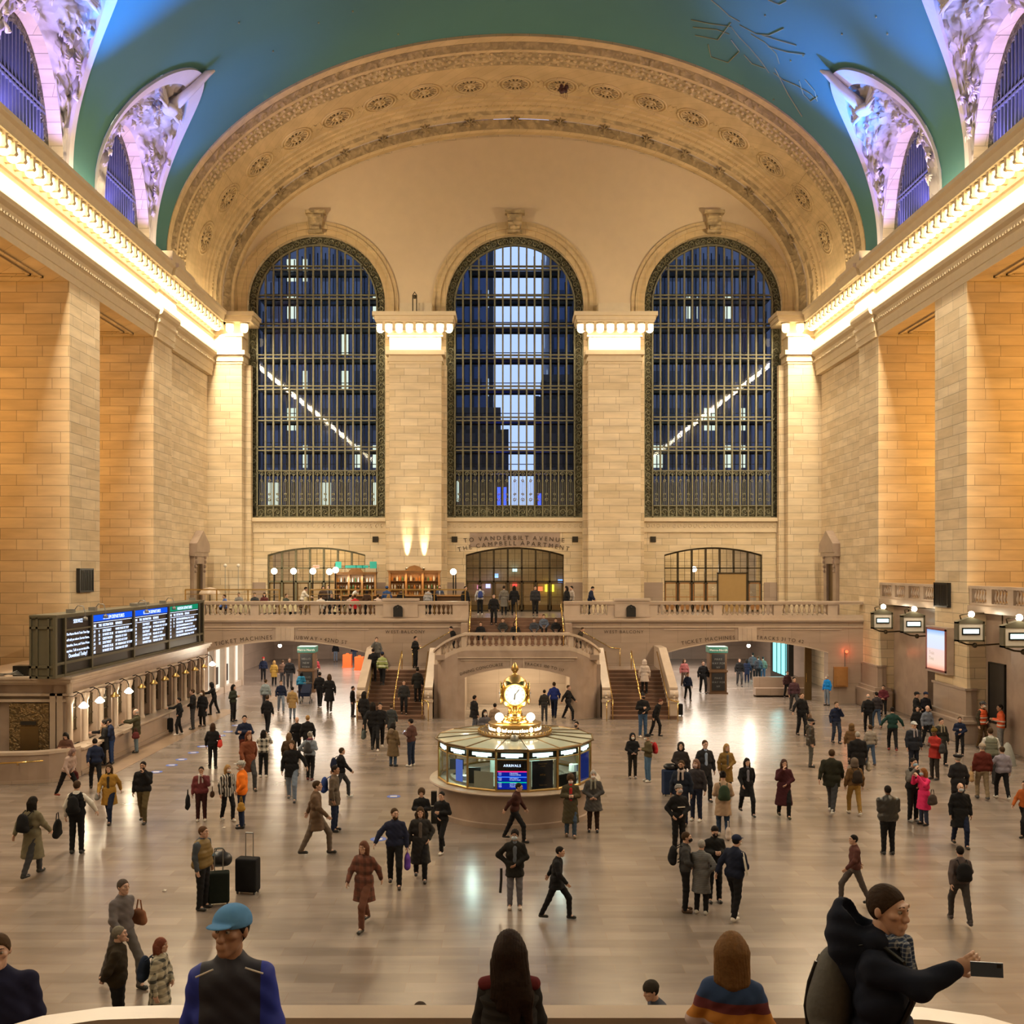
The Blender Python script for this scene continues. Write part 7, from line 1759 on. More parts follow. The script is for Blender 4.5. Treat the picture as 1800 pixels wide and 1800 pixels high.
    if hat:
        vs, fs = hair_mesh(hat, .006 if vox < .012 else .011); mk({'newsboy': 'cap', 'pompom': 'beanie'}.get(hat, hat), xf(np.array(vs)*1.04, HM), fs, hatmat or cmat((hatcol or (.02, .02, .02))+(1,)), root)
    if mask is not None:
        f2 = ell((0, -.066, -.047), (.066, .064, .054)); g2 = lambda X, Y, Z: np.maximum(f2(X, Y, Z), Y+.035); vs, fs = surface(g2, f2.box[0]-.01, f2.box[1]+.01, .009); mk('face_mask', xf(vs, HM), fs, cmat(mask+(1,)), root)
    if beard is not None:
        f2 = ell((0, -.035, -.075), (.062, .072, .062)); g2 = lambda X, Y, Z: np.maximum(np.maximum(f2(X, Y, Z), Y-.01), Z+.035); vs, fs = surface(g2, f2.box[0]-.01, f2.box[1]+.01, .009); mk('beard', xf(vs, HM), fs, cmat(beard+(1,), 'hair'), root)
    root.location = (X, Y, Z0); root.rotation_euler = (0, 0, math.radians(rot)); root.scale = (sc, sc, sc)
    root['_sc'] = sc; return root
def at_person(p, v):           # a point in a person's own space -> world
    return Matrix.LocRotScale(p.location, p.rotation_euler, p.scale)@Vector(v)

BK = (.012, .012, .014); NV = (.012, .018, .045); DG = (.045, .045, .05); GR = (.12, .12, .125); OL = (.05, .045, .025); BR_ = (.07, .035, .02); JE = (.05, .08, .14); JL = (.16, .20, .27)
KH = (.20, .14, .075); TA = (.33, .22, .11); MU = (.36, .20, .04); MR = (.11, .025, .025); WH = (.6, .57, .53); RD = (.42, .03, .03); CR = (.42, .34, .26)
H_BK = (.012, .009, .008); H_BR = (.05, .028, .014); H_BL = (.30, .18, .07); H_GY = (.30, .28, .26); H_RD = (.22, .06, .03)
def stripes(name, c1, c2, scale, axis='z'):
    m, t, N, L, B = nt(name); tc = N.new('ShaderNodeTexCoord'); s = N.new('ShaderNodeSeparateXYZ'); L.new(tc.outputs['Object'], s.inputs[0])
    mu = N.new('ShaderNodeMath'); mu.operation = 'MULTIPLY'; mu.inputs[1].default_value = scale; L.new(s.outputs['XYZ'.index(axis.upper())], mu.inputs[0]); fr = N.new('ShaderNodeMath'); fr.operation = 'FRACT'; L.new(mu.outputs[0], fr.inputs[0])
    gt = N.new('ShaderNodeMath'); gt.operation = 'GREATER_THAN'; gt.inputs[1].default_value = .5; L.new(fr.outputs[0], gt.inputs[0]); mx = N.new('ShaderNodeMix'); mx.data_type = 'RGBA'
    mx.inputs['A'].default_value = c1+(1,); mx.inputs['B'].default_value = c2+(1,); L.new(gt.outputs[0], mx.inputs['Factor']); L.new(mx.outputs['Result'], B.inputs['Base Color']); B.inputs['Roughness'].default_value = .9; return m
def plaid(name, c1, c2, scale, th=.6):
    m, t, N, L, B = nt(name); tc = N.new('ShaderNodeTexCoord'); s = N.new('ShaderNodeSeparateXYZ'); L.new(tc.outputs['Object'], s.inputs[0]); outs = []
    for k in (0, 2):
        src = s.outputs[k]
        if k == 0: ad = N.new('ShaderNodeMath'); L.new(s.outputs[0], ad.inputs[0]); L.new(s.outputs[1], ad.inputs[1]); src = ad.outputs[0]
        mu = N.new('ShaderNodeMath'); mu.operation = 'MULTIPLY'; mu.inputs[1].default_value = scale; L.new(src, mu.inputs[0]); fr = N.new('ShaderNodeMath'); fr.operation = 'FRACT'; L.new(mu.outputs[0], fr.inputs[0])
        gt = N.new('ShaderNodeMath'); gt.operation = 'GREATER_THAN'; gt.inputs[1].default_value = th; L.new(fr.outputs[0], gt.inputs[0]); outs.append(gt.outputs[0])
    av = N.new('ShaderNodeMath'); L.new(outs[0], av.inputs[0]); L.new(outs[1], av.inputs[1]); hf = N.new('ShaderNodeMath'); hf.operation = 'MULTIPLY'; hf.inputs[1].default_value = .5; L.new(av.outputs[0], hf.inputs[0])
    mx = N.new('ShaderNodeMix'); mx.data_type = 'RGBA'; mx.inputs['A'].default_value = c1+(1,); mx.inputs['B'].default_value = c2+(1,); L.new(hf.outputs[0], mx.inputs['Factor']); L.new(mx.outputs['Result'], B.inputs['Base Color']); B.inputs['Roughness'].default_value = .9; return m
def bands(name, stops, rough=.9):
    """colour bands by height in the wearer's own space"""
    m, t, N, L, B = nt(name); tc = N.new('ShaderNodeTexCoord'); s = N.new('ShaderNodeSeparateXYZ'); L.new(tc.outputs['Object'], s.inputs[0]); mr = N.new('ShaderNodeMapRange'); mr.inputs[1].default_value = .8; mr.inputs[2].default_value = 1.6
    L.new(s.outputs[2], mr.inputs[0]); cr = N.new('ShaderNodeValToRGB'); cr.color_ramp.interpolation = 'CONSTANT'; L.new(mr.outputs[0], cr.inputs[0]); el = cr.color_ramp.elements
    el[0].position = 0; el[0].color = stops[0][1]+(1,); el[1].position = (stops[1][0]-.8)/.8; el[1].color = stops[1][1]+(1,)
    for z, c in stops[2:]: e = el.new((z-.8)/.8); e.color = c+(1,)
    L.new(cr.outputs[0], B.inputs['Base Color']); B.inputs['Roughness'].default_value = rough; return m

# ---- bags
def bagmesh(name, label, cat, f, h, mat, loc, group=None, smooth=True, straps=None):
    vs, fs = surface(f, f.box[0]-.02, f.box[1]+.02, h); t = thing(name, label, cat, loc, group=group); o = mk(name+'_body', vs, fs, mat, t)
    if straps: m_ = MB(); [m_.tube(s_, .012, 5) for s_ in straps]; st = bpy.data.meshes.new('strap'); st.from_pydata(m_.v, [], m_.f); st.materials.append(mat); so = bpy.data.objects.new('strap', st); COL.objects.link(so); so.parent = t
    return t
def backpack(p, label, col, mat=None, w=1.0, dy=.27):
    f = union([ell((0, 0, .0), (.15*w, .09, .20)), ell((0, .06, -.07), (.11*w, .06, .11)), cap((-.09, 0, -.14), (.09, 0, -.14), .08)], .03)
    t = bagmesh('backpack', label, 'backpack', f, .02, mat or cmat(col+(1,)), (0, 0, 0), straps=[[(s_*.09, -.05, .14), (s_*.10, -.17, .22), (s_*.11, -.33, .12), (s_*.12, -.34, -.02), (s_*.12, -.10, -.14)] for s_ in (-1, 1)] if dy < .3 else None)
    t.location = at_person(p, (0, dy, 1.24)); t.rotation_euler = p.rotation_euler; t.scale = p.scale; return t
def tote(p, label, col, side=1, z=.78, kind='handbag', sx=.17, sz=.17, y=0, x=.34):
    f = union([cap((-sx*.6, 0, -sz*.5), (sx*.6, 0, -sz*.5), .07), cap((-sx*.5, 0, sz*.4), (sx*.5, 0, sz*.4), .045), ell((0, 0, 0), (sx, .07, sz))], .03)
    t = bagmesh(kind, label, 'bag', f, .02, cmat(col+(1,)), (0, 0, 0), straps=[[(-sx*.5, 0, sz*.4), (-sx*.2, 0, sz+.14), (sx*.2, 0, sz+.14), (sx*.5, 0, sz*.4)]])
    t.location = at_person(p, (side*x, y, z)); t.rotation_euler = (0, 0, p.rotation_euler.z+PI/2); t.scale = p.scale; return t
def phone(p, hand, label):
    m_ = MB(); m_.box(-.036, .036, -.005, .005, -.075, .075); t = thing('phone', label, 'phone', (0, 0, 0)); m_.build('phone_body', M['black'], t); m_ = MB(); m_.box(-.032, .032, .005, .006, -.07, .07); m_.build('display', M['led'], t)
    t.location = at_person(p, hand); t.rotation_euler = (math.radians(-35), 0, p.rotation_euler.z); return t
def suitcase(label, x, y, w, d, h_, col, rot=0, handle=True, z0=0, tall=.35):
    t = thing('suitcase', label, 'suitcase', (0, 0, 0)); f = union([cap((-w/2+.05, 0, .12), (w/2-.05, 0, .12), .05, sy=d/.1), cap((-w/2+.05, 0, h_-.02), (w/2-.05, 0, h_-.02), .05, sy=d/.1)], .02)
    def g(X, Y, Z):
        q = np.maximum(np.maximum(np.abs(X)-(w/2-.04), np.abs(Y)-(d/2-.04)), np.abs(Z-(h_/2+.05))-(h_/2-.04)); dx = np.maximum(np.abs(X)-(w/2-.04), 0); dy = np.maximum(np.abs(Y)-(d/2-.04), 0); dz = np.maximum(np.abs(Z-(h_/2+.05))-(h_/2-.04), 0)
        return np.sqrt(dx**2+dy**2+dz**2)+np.minimum(q, 0)-.04
    vs, fs = surface(g, np.array([-w/2-.03, -d/2-.03, 0]), np.array([w/2+.03, d/2+.03, h_+.12]), .02); mk('shell', vs, fs, cmat(col+(1,)), t)
    for sx in (-1, 1):
        for sy in (-1, 1): m_ = MB(); m_.tube([(sx*(w/2-.05)-.015, sy*(d/2-.05), .035), (sx*(w/2-.05)+.015, sy*(d/2-.05), .035)], .035, 10); m_.build('wheel', M['black'], t)
    if handle: m_ = MB(); zt = h_+.08+tall; m_.tube([(-.09, d/2-.06, h_), (-.09, d/2-.06, zt), (.09, d/2-.06, zt), (.09, d/2-.06, h_)], .012, 6); m_.tube([(-.09, d/2-.06, zt), (.09, d/2-.06, zt)], .02, 6); m_.build('handle', M['greym'], t)
    t.location = (x, y, z0); t.rotation_euler = (0, 0, math.radians(rot)); return t

# ------------------------------------------------------------------ the crowd
def pp(px, hy, fy, label, rot=0, Y=None, Z0=0.0, **k):
    if Y is None: Y = 1800*(H-Z0)/(fy-1000)
    h = min(1.92, max(1.52, (fy-hy)*Y/1800/1.0)) if hy else k.pop('h', 1.7)
    k.pop('h', None)
    return person(label, (px-890)*Y/1800, Y, Z0, rot, h, **k)
wk = dict(stride=.55, arms=('swingf', 'swingb')); wk2 = dict(stride=-.55, arms=('swingb', 'swingf'))
# --- left foreground half of the floor
p = pp(57, 1400, 1541, 'person walking away in a long khaki trench coat, black bag on the back', 160, top=(.16, .14, .09), hem=.42, flare=.08, legs=DG, hair='long', hcol=H_BK, **wk); backpack(p, 'black backpack on the person in the long khaki trench coat', BK)
p = pp(135, 1372, 1500, 'person from behind in a white shirt and loose black overalls', 185, top=WH, legs=BK, vest=BK, hair='short', hcol=H_BR, wide=.95, arms=('wide', 'down')); backpack(p, 'black backpack on the person in a white shirt and black overalls', BK, w=.9)
tote(p, 'large round black bag hanging from the hand of the person in overalls', BK, 1, .60, 'duffel_bag', .25, .24, x=.45)
p = pp(192, 1343, 1446, 'woman walking forward in an open mustard coat and dark jeans', 5, top=MU, legs=NV, hem=.55, flare=.05, inner=(.05, .04, .03), hair='long', hcol=H_BR, **wk)
tote(p, 'small pale bag at the side of the woman in the mustard coat', (.25, .25, .25), -1, .8, sx=.1, sz=.1)
pp(252, 1338, 1446, 'bearded man in a black jacket and olive trousers striding forward', 0, top=BK, legs=(.10, .075, .035), beard=H_BK, hcol=H_BK, wide=1.12, stride=.3, arms=('down', 'face'), skin='m')
p = pp(118, 1312, 1402, 'person in a pale grey-pink jacket and red-brown boots bending forward', 70, top=(.40, .30, .27), legs=BK, shoe=(.25, .05, .03), stride=.6, arms=('swingf', 'fold'), lean=.35, hair='bob', hcol=(.2, .13, .12)); tote(p, 'dark red bag carried by the person in the pale jacket', MR, 1, .7)
pp(168, 1298, 1388, 'person in a dark navy jacket leaning forward beside the ticket counter', -150, top=NV, legs=BK, lean=.2, hair='short', hcol=H_BK, **wk)
pp(196, 1262, 1343, 'man in a navy jacket and blue jeans leaning on the ticket counter', -80, top=NV, legs=(.02, .04, .12), arms=('fold', 'fold'), lean=.12, hcol=H_BK)
pp(184, 1265, 1345, 'woman in a black coat with a fur collar at the ticket counter', -70, top=BK, legs=BK, arms=('fwd', 'fold'), hair='bun', hcol=H_BK, scarf=(.2, .13, .08), hem=.6, flare=.02)
person('woman with long dark hair and a brown sweater leaning behind the low curved parapet', -15.35, 35.75, 0, 5, 1.62, top=(.12, .06, .045), legs=BK, arms=('cross', 'cross'), hair='long', hcol=H_BK, pitch=22, lean=.15)
p = pp(240, 1246, 1323, 'man in an olive parka and pale blue jeans at the ticket counter', -75, top=OL, legs=(.12, .17, .22), hem=.72, arms=('fwd', 'fwd'), hair='bald', hcol=H_GY, wide=1.1); tote(p, 'dark red bag at the side of the man in the olive parka', MR, 1, .75, sx=.13, sz=.14)
pp(315, 1226, 1292, 'person in black reaching one arm to the ticket counter', -60, top=BK, legs=BK, shoe=WH, arms=('fwd', 'pocket'), hcol=H_BK, stride=.2)
suitcase('black suitcase standing by the person reaching to the ticket counter', P(300, 0, 46)[0], 45.6, .45, .3, .6, BK, 30)
pp(339, 1211, 1282, 'man in black with grey jeans waiting at the ticket counter', -80, top=BK, legs=DG, arms=('fold', 'fold'), hcol=H_BR)
pp(356, 1213, 1277, 'woman in a long black coat beside the waiting man at the counter', -20, top=BK, legs=BK, hem=.5, flare=.04, hair='long', hcol=H_BR, mask=WH)
pp(377, 1199, 1256, 'person in a dark coat leaning on the far end of the ticket counter', -75, top=BK, legs=BK, arms=('fwd', 'fwd'), lean=.22, stride=.35, hair='hood', hcol=BK)
pp(410, 1203, 1268, 'person in dark green with boots standing by the floor stickers', 70, top=(.03, .035, .025), legs=BK, arms=('phone', 'phone'), hair='long', hcol=H_BK)
p = pp(374, 1271, 1351, 'woman from behind with long brown hair and a red tote bag', 180, top=BK, legs=BK, hair='longer', hcol=(.04, .02, .012)); tote(p, 'bright red tote bag hanging from the shoulder of the woman with long brown hair', (.55, .05, .04), -1, .98, x=.28)
pp(430, 1257, 1345, 'person in a navy jacket with crossed arms walking by the floor stickers', 15, top=NV, legs=(.12, .03, .02), arms=('cross', 'cross'), stride=.35, hcol=H_BK)
p = pp(437, 1286, 1388, 'person in a rust red coat walking near the man in the orange jacket', 30, top=(.16, .05, .025), legs=DG, hem=.55, flare=.04, hair='long', hcol=(.12, .04, .02), **wk);
p = pp(463, 1283, 1366, 'woman from behind in a black and white checked jacket holding up a phone', 180, topmat=plaid('black_white_check', (.5, .47, .42), (.02, .02, .02), 5), legs=BK, shoe=WH, hair='longer', hcol=H_BK, arms=('photo', 'photo')); tote(p, 'small black shoulder bag beside the checked jacket', BK, 1, .9, sx=.12, sz=.1)
pp(513, 1295, 1408, 'person in a black coat and pale jeans walking forward past the booth line', 5, top=BK, legs=JL, shoe=DG, hair='long', hcol=H_BR, hem=.7, arms=('down', 'wide'), stride=.35)
pp(508, 1288, 1370, 'long haired person in a brown patterned coat behind the pale jeans', 170, top=(.06, .04, .025), legs=BK, hair='longer', hcol=(.14, .09, .05), hem=.6, flare=.03)
p = pp(545, 1286, 1372, 'woman from behind in a pale blue hoodie with a cross-body bag', 175, top=(.22, .26, .32), legs=BK, shoe=MR, hair='bun', hcol=H_GY, scarf=(.1, .02, .04), arms=('phone', 'hip'), stride=.15); backpack(p, 'small grey cross-body bag on the back of the pale blue hoodie', DG, w=.7)
pp(522, 1260, 1332, 'bald person in a black coat beyond the pale blue hoodie', 30, top=BK, legs=BK, hair='bald', hcol=H_GY, pitch=20, hem=.7)
pp(541, 1257, 1334, 'blond person in a black coat and tan trousers beyond the pale blue hoodie', 195, top=BK, legs=(.12, .09, .06), hcol=H_BL, hem=.75)
p = pp(354, 1347, 1443, 'woman in a maroon padded jacket and white scarf raising a hand', 10, top=(.14, .035, .04), legs=(.045, .015, .015), shoe=WH, scarf=(.55, .5, .5), hair='short', hcol=H_BK, skin='m', arms=('down', 'face'), wide=1.1)
tote(p, 'black coat folded like a bag in the hand of the woman in maroon', BK, -1, .62, 'folded_coat', .24, .26, x=.42); tote(p, 'small brown handbag on the hip of the woman in maroon', BR_, 1, .86, sx=.1, sz=.09)
pp(400, 1344, 1443, 'masked woman in a black and white striped shirt over black leggings', 45, topmat=stripes('black_white_stripes', (.45, .43, .40), (.02, .02, .02), 14, 'x'), legs=BK, shoe=WH, hair='long', hcol=H_BL, mask=WH, inner=BK, hem=.78, stride=.25)
p = pp(425, 1337, 1455, 'masked man in a bright orange jacket and checked cap', -80, top=(.72, .17, .015), legs=NV, shoe=BK, hat='cap', hatmat=plaid('checked_cap', (.5, .5, .48), (.02, .02, .02), 30), hair='short', hcol=H_GY, mask=WH, hem=.82, wide=1.1, arms=('pocket', 'pocket')); tote(p, 'mustard bag hanging behind the man in the orange jacket', MU, 1, .6, sx=.07, sz=.12, x=.2)
p = pp(588, 1345, 1461, 'man in a grey-brown coat looking towards the booth, blue backpack', 85, top=(.10, .075, .055), legs=NV, hcol=H_BK, hem=.7, skin='m'); backpack(p, 'bright blue backpack on the man in the grey-brown coat', (.03, .06, .22))
p = pp(600, 1314, 1404, 'dark dressed person walking behind the man with the blue backpack', 120, top=BK, legs=DG, shoe=WH, hcol=H_BR, **wk); backpack(p, 'navy backpack on the dark walker behind the blue backpack', NV)
pp(556, 1372, 1503, 'person in a brown coat striding across in front of the blue backpack', 95, top=(.11, .07, .045), legs=(.13, .10, .08), hem=.6, flare=.05, hcol=H_BR, **wk)
v_ = plain('olive_gold_vest', (.16, .10, .025, 1), .6, 0, .2, 8, .3)
pp(356, 1452, 1598, 'stout man in a tan and black vest with grey sleeves beside his suitcases', 75, top=(.06, .07, .085), legs=BK, vest=v_, hcol=(.10, .05, .025), wide=1.22, hem=.88, arms=('down', 'down'), inner=(.4, .3, .3))
x, y = floor_xy(392, 1588); suitcase('black wheeled suitcase with a raised silver handle beside the man in the vest', x-.08, y-.05, .46, .28, .66, (.012, .018, .014), 15, tall=.45)
x, y = floor_xy(405, 1580); suitcase('tall black wheeled suitcase with a raised black handle, behind the silver-handled one', x+.28, y+.42, .5, .3, .75, BK, -10, tall=.5)
f_ = union([ell((0, 0, .15), (.24, .17, .17)), cap((-.1, 0, .1), (.12, 0, .12), .14)], .04); t = bagmesh('holdall', 'bulging black holdall with a blue tag resting on the black suitcases', 'bag', f_, .02, cmat((.02, .02, .024, 1), 'leather'), (0, 0, 0), straps=[[(-.12, 0, .28), (-.05, 0, .38), (.06, 0, .38), (.12, 0, .28)]]); t.location = (x-.22, y-.02, .755)
m_ = MB(); m_.box(x-.14, x-.02, y-.15, y-.13, .98, 1.03);
o = m_.build('luggage_tag', plain('blue_tag', (.2, .4, .6, 1), .5), None, loc=(x, y, 1)); o.parent = t; o.location = (-.05, 0.02, .26)
# --- middle
p = pp(691, 1270, 1347, 'person in a long tan hooded coat and boots, back to us', 150, top=(.13, .09, .05), legs=JE, shoe=BK, hem=.42, flare=.08, hair='long', hcol=H_BK, hood=(.18, .13, .09))
p = pp(723, 1263, 1347, 'man in a maroon-brown jacket and dark jeans looking at his phone', -120, top=(.075, .035, .03), legs=(.02, .03, .06), shoe=WH, hcol=H_BK, arms=('phone', 'phone'), pitch=18); phone(p, (0, -.33, 1.24), 'glowing phone held by the man in the maroon-brown jacket')
p = pp(655, 1222, 1318, 'dark clothed person heading for the stair, grey-green bag low in one hand', 170, top=BK, legs=BK, hair='long', hcol=H_BK, **wk); tote(p, 'grey-green bag carried low by the stair-bound person', (.09, .11, .11), 1, .55)
pp(668, 1235, 1318, 'person in black with white shoes at the foot of the subway-side stair', 10, top=BK, legs=BK, shoe=WH, hcol=H_BK, **wk2)
pp(688, 1240, 1300, 'person in a dark grey padded coat at the foot of the subway-side stair', 185, top=(.04, .045, .05), legs=DG, hem=.6, flare=.05, hcol=H_BR, stride=.3)
pp(640, 1215, 1290, 'dark haired person in black beside the brass stair rail', 150, top=BK, legs=BK, hair='long', hcol=H_BK, stride=.3)
p = pp(694, 1420, 1558, 'bearded man in a navy sweater and black trousers carrying a purple bag', 5, top=(.018, .022, .05), legs=BK, shoe=(.03, .02, .015), beard=H_BR, hcol=H_BR, hem=.87, yaw=25, arms=('wide', 'down'), stride=.35, vox=.018); tote(p, 'shiny purple bag in the hand of the bearded man', (.12, .05, .32), 1, .56, 'carrier_bag', .12, .2, x=.28, y=-.04)
pp(739, 1418, 1547, 'woman in an open black coat and boots walking beside the bearded man', 5, top=(.03, .028, .028), legs=BK, hem=.42, flare=.06, inner=(.12, .1, .09), hair='longer', hcol=H_BR, arms=('down', 'pocket'), stride=.4, vox=.018)
p = pp(741, 1386, 1490, 'person in black holding a small object behind the walking couple', 0, top=BK, legs=BK, hcol=H_BR, arms=('phone', 'phone'), hair='curly')
pp(777, 1391, 1498, 'person in black with folded arms walking past the dark post', -25, top=BK, legs=BK, shoe=WH, hcol=H_BK, arms=('fold', 'phone'), stride=.4)
pp(905, 1457, 1597, 'masked woman in a black jacket and grey jeans standing alone facing us', 0, top=(.016, .015, .014), legs=(.15, .15, .18), shoe=(.5, .42, .36), hair='tail', hcol=H_BK, mask=(.42, .5, .58), arms=('hip', 'fold'), hem=.72, flare=.02, yaw=-8, inner=(.12, .14, .18), vox=.017, skin='m')
m_ = MB(); q = at_person(PEOPLE[-1], (-.30, .05, .62)); m_.tube([q+Vector((0, 0, .25)), q, q+Vector((-.02, 0, -.28))], .03, 6); tag(m_.build('umbrella', M['black'], loc=q), 'folded black umbrella hanging beside the masked woman in grey jeans', 'umbrella')
pp(978, 1487, 1616, 'person in black striding sideways in front of the booth', 80, top=BK, legs=BK, hcol=H_BK, lean=.1, hem=.75, flare=.04, **wk)
pp(640, 1478, 1630, 'person in a rust red checked coat striding forward', -20, topmat=plaid('rust_check', (.16, .055, .035), (.07, .03, .02), 6), legs=(.14, .06, .04), hem=.55, flare=.05, hair='long', hcol=(.12, .05, .03), **wk)
pp(905, 1375, 1479, 'person in a dark maroon jacket hurrying past the booth wall', 75, top=(.05, .018, .015), legs=BK, hcol=H_BK, lean=.15, **wk2)
p = pp(1003, 1361, 1472, 'masked man in an open olive coat and red sweater reading a phone', 0, top=(.06, .05, .028), legs=(.05, .08, .13), shoe=(.09, .06, .035), inner=(.38, .025, .02), hem=.42, flare=.05, hcol=H_BR, hair='curly', mask=(.6, .5, .5), arms=('phone', 'phone'), pitch=18, stride=.12, vox=.018); phone(p, (0, -.31, 1.2), 'phone in the hands of the man in the red sweater')
pp(1043, 1354, 1462, 'masked woman in a grey wool coat with a pale knotted scarf', -5, top=(.07, .065, .065), legs=(.035, .02, .015), shoe=BK, hem=.62, flare=.08, scarf=(.25, .24, .2), hair='bun', hcol=(.3, .28, .26), mask=(.6, .55, .55), arms=('fold', 'fold'), vox=.018)
p = pp(1112, 1289, 1368, 'masked person in a black hooded sweatshirt standing legs apart', 5, top=BK, legs=(.02, .018, .015), shoe=(.2, .2, .2), hair='hood', hcol=BK, mask=WH, arms=('fold', 'fold'))
p = pp(1139, 1290, 1374, 'man in an olive jacket and blue jeans with a cap, red backpack', -75, top=(.075, .06, .03), legs=(.07, .13, .22), shoe=WH, hat='cap', hatcol=BK, hair='short', hcol=H_GY, mask=WH, arms=('phone', 'phone')); backpack(p, 'red backpack on the man in the olive jacket', (.4, .025, .03))
pp(1014, 1268, 1345, 'masked person in black walking behind the information booth', -30, top=BK, legs=BK, hcol=H_BK, mask=(.03, .03, .03), arms=('fold', 'fold'), stride=.2)
p = pp(852, 1247, 1328, 'masked woman with long dark hair in a grey coat behind the booth', 20, top=(.09, .085, .10), legs=BK, hem=.6, flare=.03, hair='long', hcol=H_BK, mask=WH, arms=('phone', 'down'))
pp(870, 1236, 1300, 'person in a beige coat facing the arched passage behind the clock', 170, top=(.24, .17, .12), legs=JE, hcol=H_BK, hem=.7)
pp(834, 1222, 1290, 'person in a thick dark padded coat under the landing arch', 120, top=BK, legs=(.08, .09, .12), hcol=H_BK, hem=.75, flare=.06, stride=.3, wide=1.15)
pp(974, 1200, 1264, 'person in a bright blue jacket walking into the arched passage', 170, Y=50.0, top=(.02, .035, .19), legs=NV, hcol=H_BR, **wk)
pp(957, 1222, 1268, 'short person in a dark padded jacket beside the blue jacket', 175, top=(.03, .028, .028), legs=DG, hcol=H_BK, h=1.55)
pp(999, 1204, 1266, 'dark dressed person walking out of the arched passage', 60, top=BK, legs=BK, hcol=H_BR, **wk2)
# --- right of the booth
p = pp(1197, 1305, 1398, 'person in a dark hooded coat with luggage beside the suited man', -10, top=(.03, .025, .025), legs=BK, hair='hood', hcol=(.02, .018, .018), arms=('fold', 'down'))
x, y = floor_xy(1178, 1398); suitcase('tall navy suitcase beside the person in the dark hooded coat', x, y, .5, .32, .78, (.015, .025, .06), 10, handle=False); m_ = bagmesh('travel_bag', 'small black bag lying on top of the navy suitcase', 'bag', union([ell((0, 0, .1), (.22, .15, .11))], .02), .02, cmat(BK+(1,), 'leather'), (0, 0, 0)); m_.location = (x, y, .83)
pp(1239, 1297, 1408, 'tall man in an open dark suit and pale blue shirt', 10, top=(.022, .022, .026), legs=BK, inner=(.30, .38, .55), hcol=H_BR, hem=.72, arms=('down', 'down'), stride=.25)
p = pp(1198, 1336, 1452, 'bearded man in a navy jacket with a patterned scarf', -20, top=(.015, .02, .035), legs=NV, beard=H_BK, hcol=H_BR, scarf=(.4, .34, .33), skin='m', hem=.6)
pp(1224, 1334, 1443, 'grey haired woman in a dark sweater and navy jeans beside the navy jacket', -30, top=(.04, .035, .04), legs=(.02, .025, .05), shoe=WH, hcol=(.16, .09, .07), hair='bob', mask=(.4, .3, .3), arms=('down', 'down'))
p = pp(1193, 1379, 1500, 'person in a black hoodie, striped beanie and patterned mask looking up', 15, top=BK, legs=BK, shoe=BK, hat='beanie', hatmat=stripes('beanie_stripes', (.03, .03, .03), (.35, .33, .33), 34, 'z'), hair='short', hcol=H_BK, mask=(.28, .26, .26), arms=('pocket', 'fold'), pitch=-18, vox=.018)
m_ = MB(); m_.box(-.10, .10, -.155, -.15, 1.2, 1.225); o = m_.build('chest_stripe', M['clothw']); o.parent = p; o.location = (0, -.012, 0)
p = pp(1205, 1462, 1602, 'person in a grey jacket and black mask with a black backpack', 80, top=(.045, .045, .048), legs=BK, shoe=(.09, .05, .03), hair='short', hcol=H_BR, mask=BK, arms=('fold', 'pocket'), vox=.018); backpack(p, 'large black backpack on the person in the grey jacket and black mask', BK)
pp(1233, 1476, 1606, 'grey haired woman in a grey quilted coat with a hand on her hip', 155, topmat=stripes('grey_quilting', (.10, .10, .105), (.14, .14, .145), 24, 'z'), legs=BK, shoe=WH, hem=.52, flare=.03, hair='short', hcol=H_GY, arms=('hip', 'fold'), vox=.018, wide=1.05)
p = pp(1256, 1451, 1586, 'dark haired man in a black sweater looking down at his hands', 5, top=(.014, .014, .015), legs=BK, hcol=H_BK, arms=('phone', 'phone'), pitch=30, mask=BK, vox=.018)
p = pp(1291, 1468, 1617, 'masked man in a navy tracksuit top with white sleeve stripes', 130, top=(.012, .016, .035), legs=BK, shoe=WH, hcol=H_BK, hair='short', hat='cap', hatcol=NV, mask=WH, arms=('fold', 'swingb'), lean=.08, stride=.2, vox=.018, wide=1.1)
m_ = MB()
for q in (-.018, .018): m_.tube([(-.205+q, .0, 1.44), (-.275+q*.6, .03, 1.30), (-.305, .02+q, 1.14), (-.31, -.02+q, .98)], .011, 6)
o = m_.build('sleeve_stripes', M['clothw']); o.parent = p; o.location = (0, 0, 0)
p = pp(1277, 1307, 1400, 'blond woman in a mustard brown open coat over grey', 10, top=(.20, .12, .035), legs=DG, inner=(.10, .10, .10), hem=.5, flare=.05, hair='longer', hcol=H_BL, arms=('down', 'fold'))
p = pp(1271, 1356, 1470, 'dark haired woman from behind in a beige coat and blue jeans', 175, top=(.36, .25, .17), legs=(.025, .045, .09), shoe=WH, hem=.58, flare=.04, hair='bun', hcol=H_BK, pitch=15, arms=('phone', 'phone'), stride=.15, vox=.018); backpack(p, 'dark green backpack on the beige coat', (.03, .05, .03))
x, y = floor_xy(1280, 1476); t = tote(p, 'white carrier bag standing by the feet of the woman in the beige coat', (.5, .42, .38), 1, .2, 'carrier_bag', .12, .18); t.location = (x, y, .17)
pp(1313, 1332, 1432, 'black haired woman in a long black coat walking forward', 5, top=BK, legs=BK, hem=.58, flare=.04, hair='long', hcol=H_BK, inner=(.2, .2, .25), **wk)
pp(1378, 1334, 1437, 'woman in a long dark maroon coat and boots walking forward', 0, top=(.055, .015, .02), legs=BK, shoe=(.04, .04, .02), hem=.38, flare=.08, hair='long', hcol=(.06, .03, .025), arms=('face', 'fold'), stride=.3)
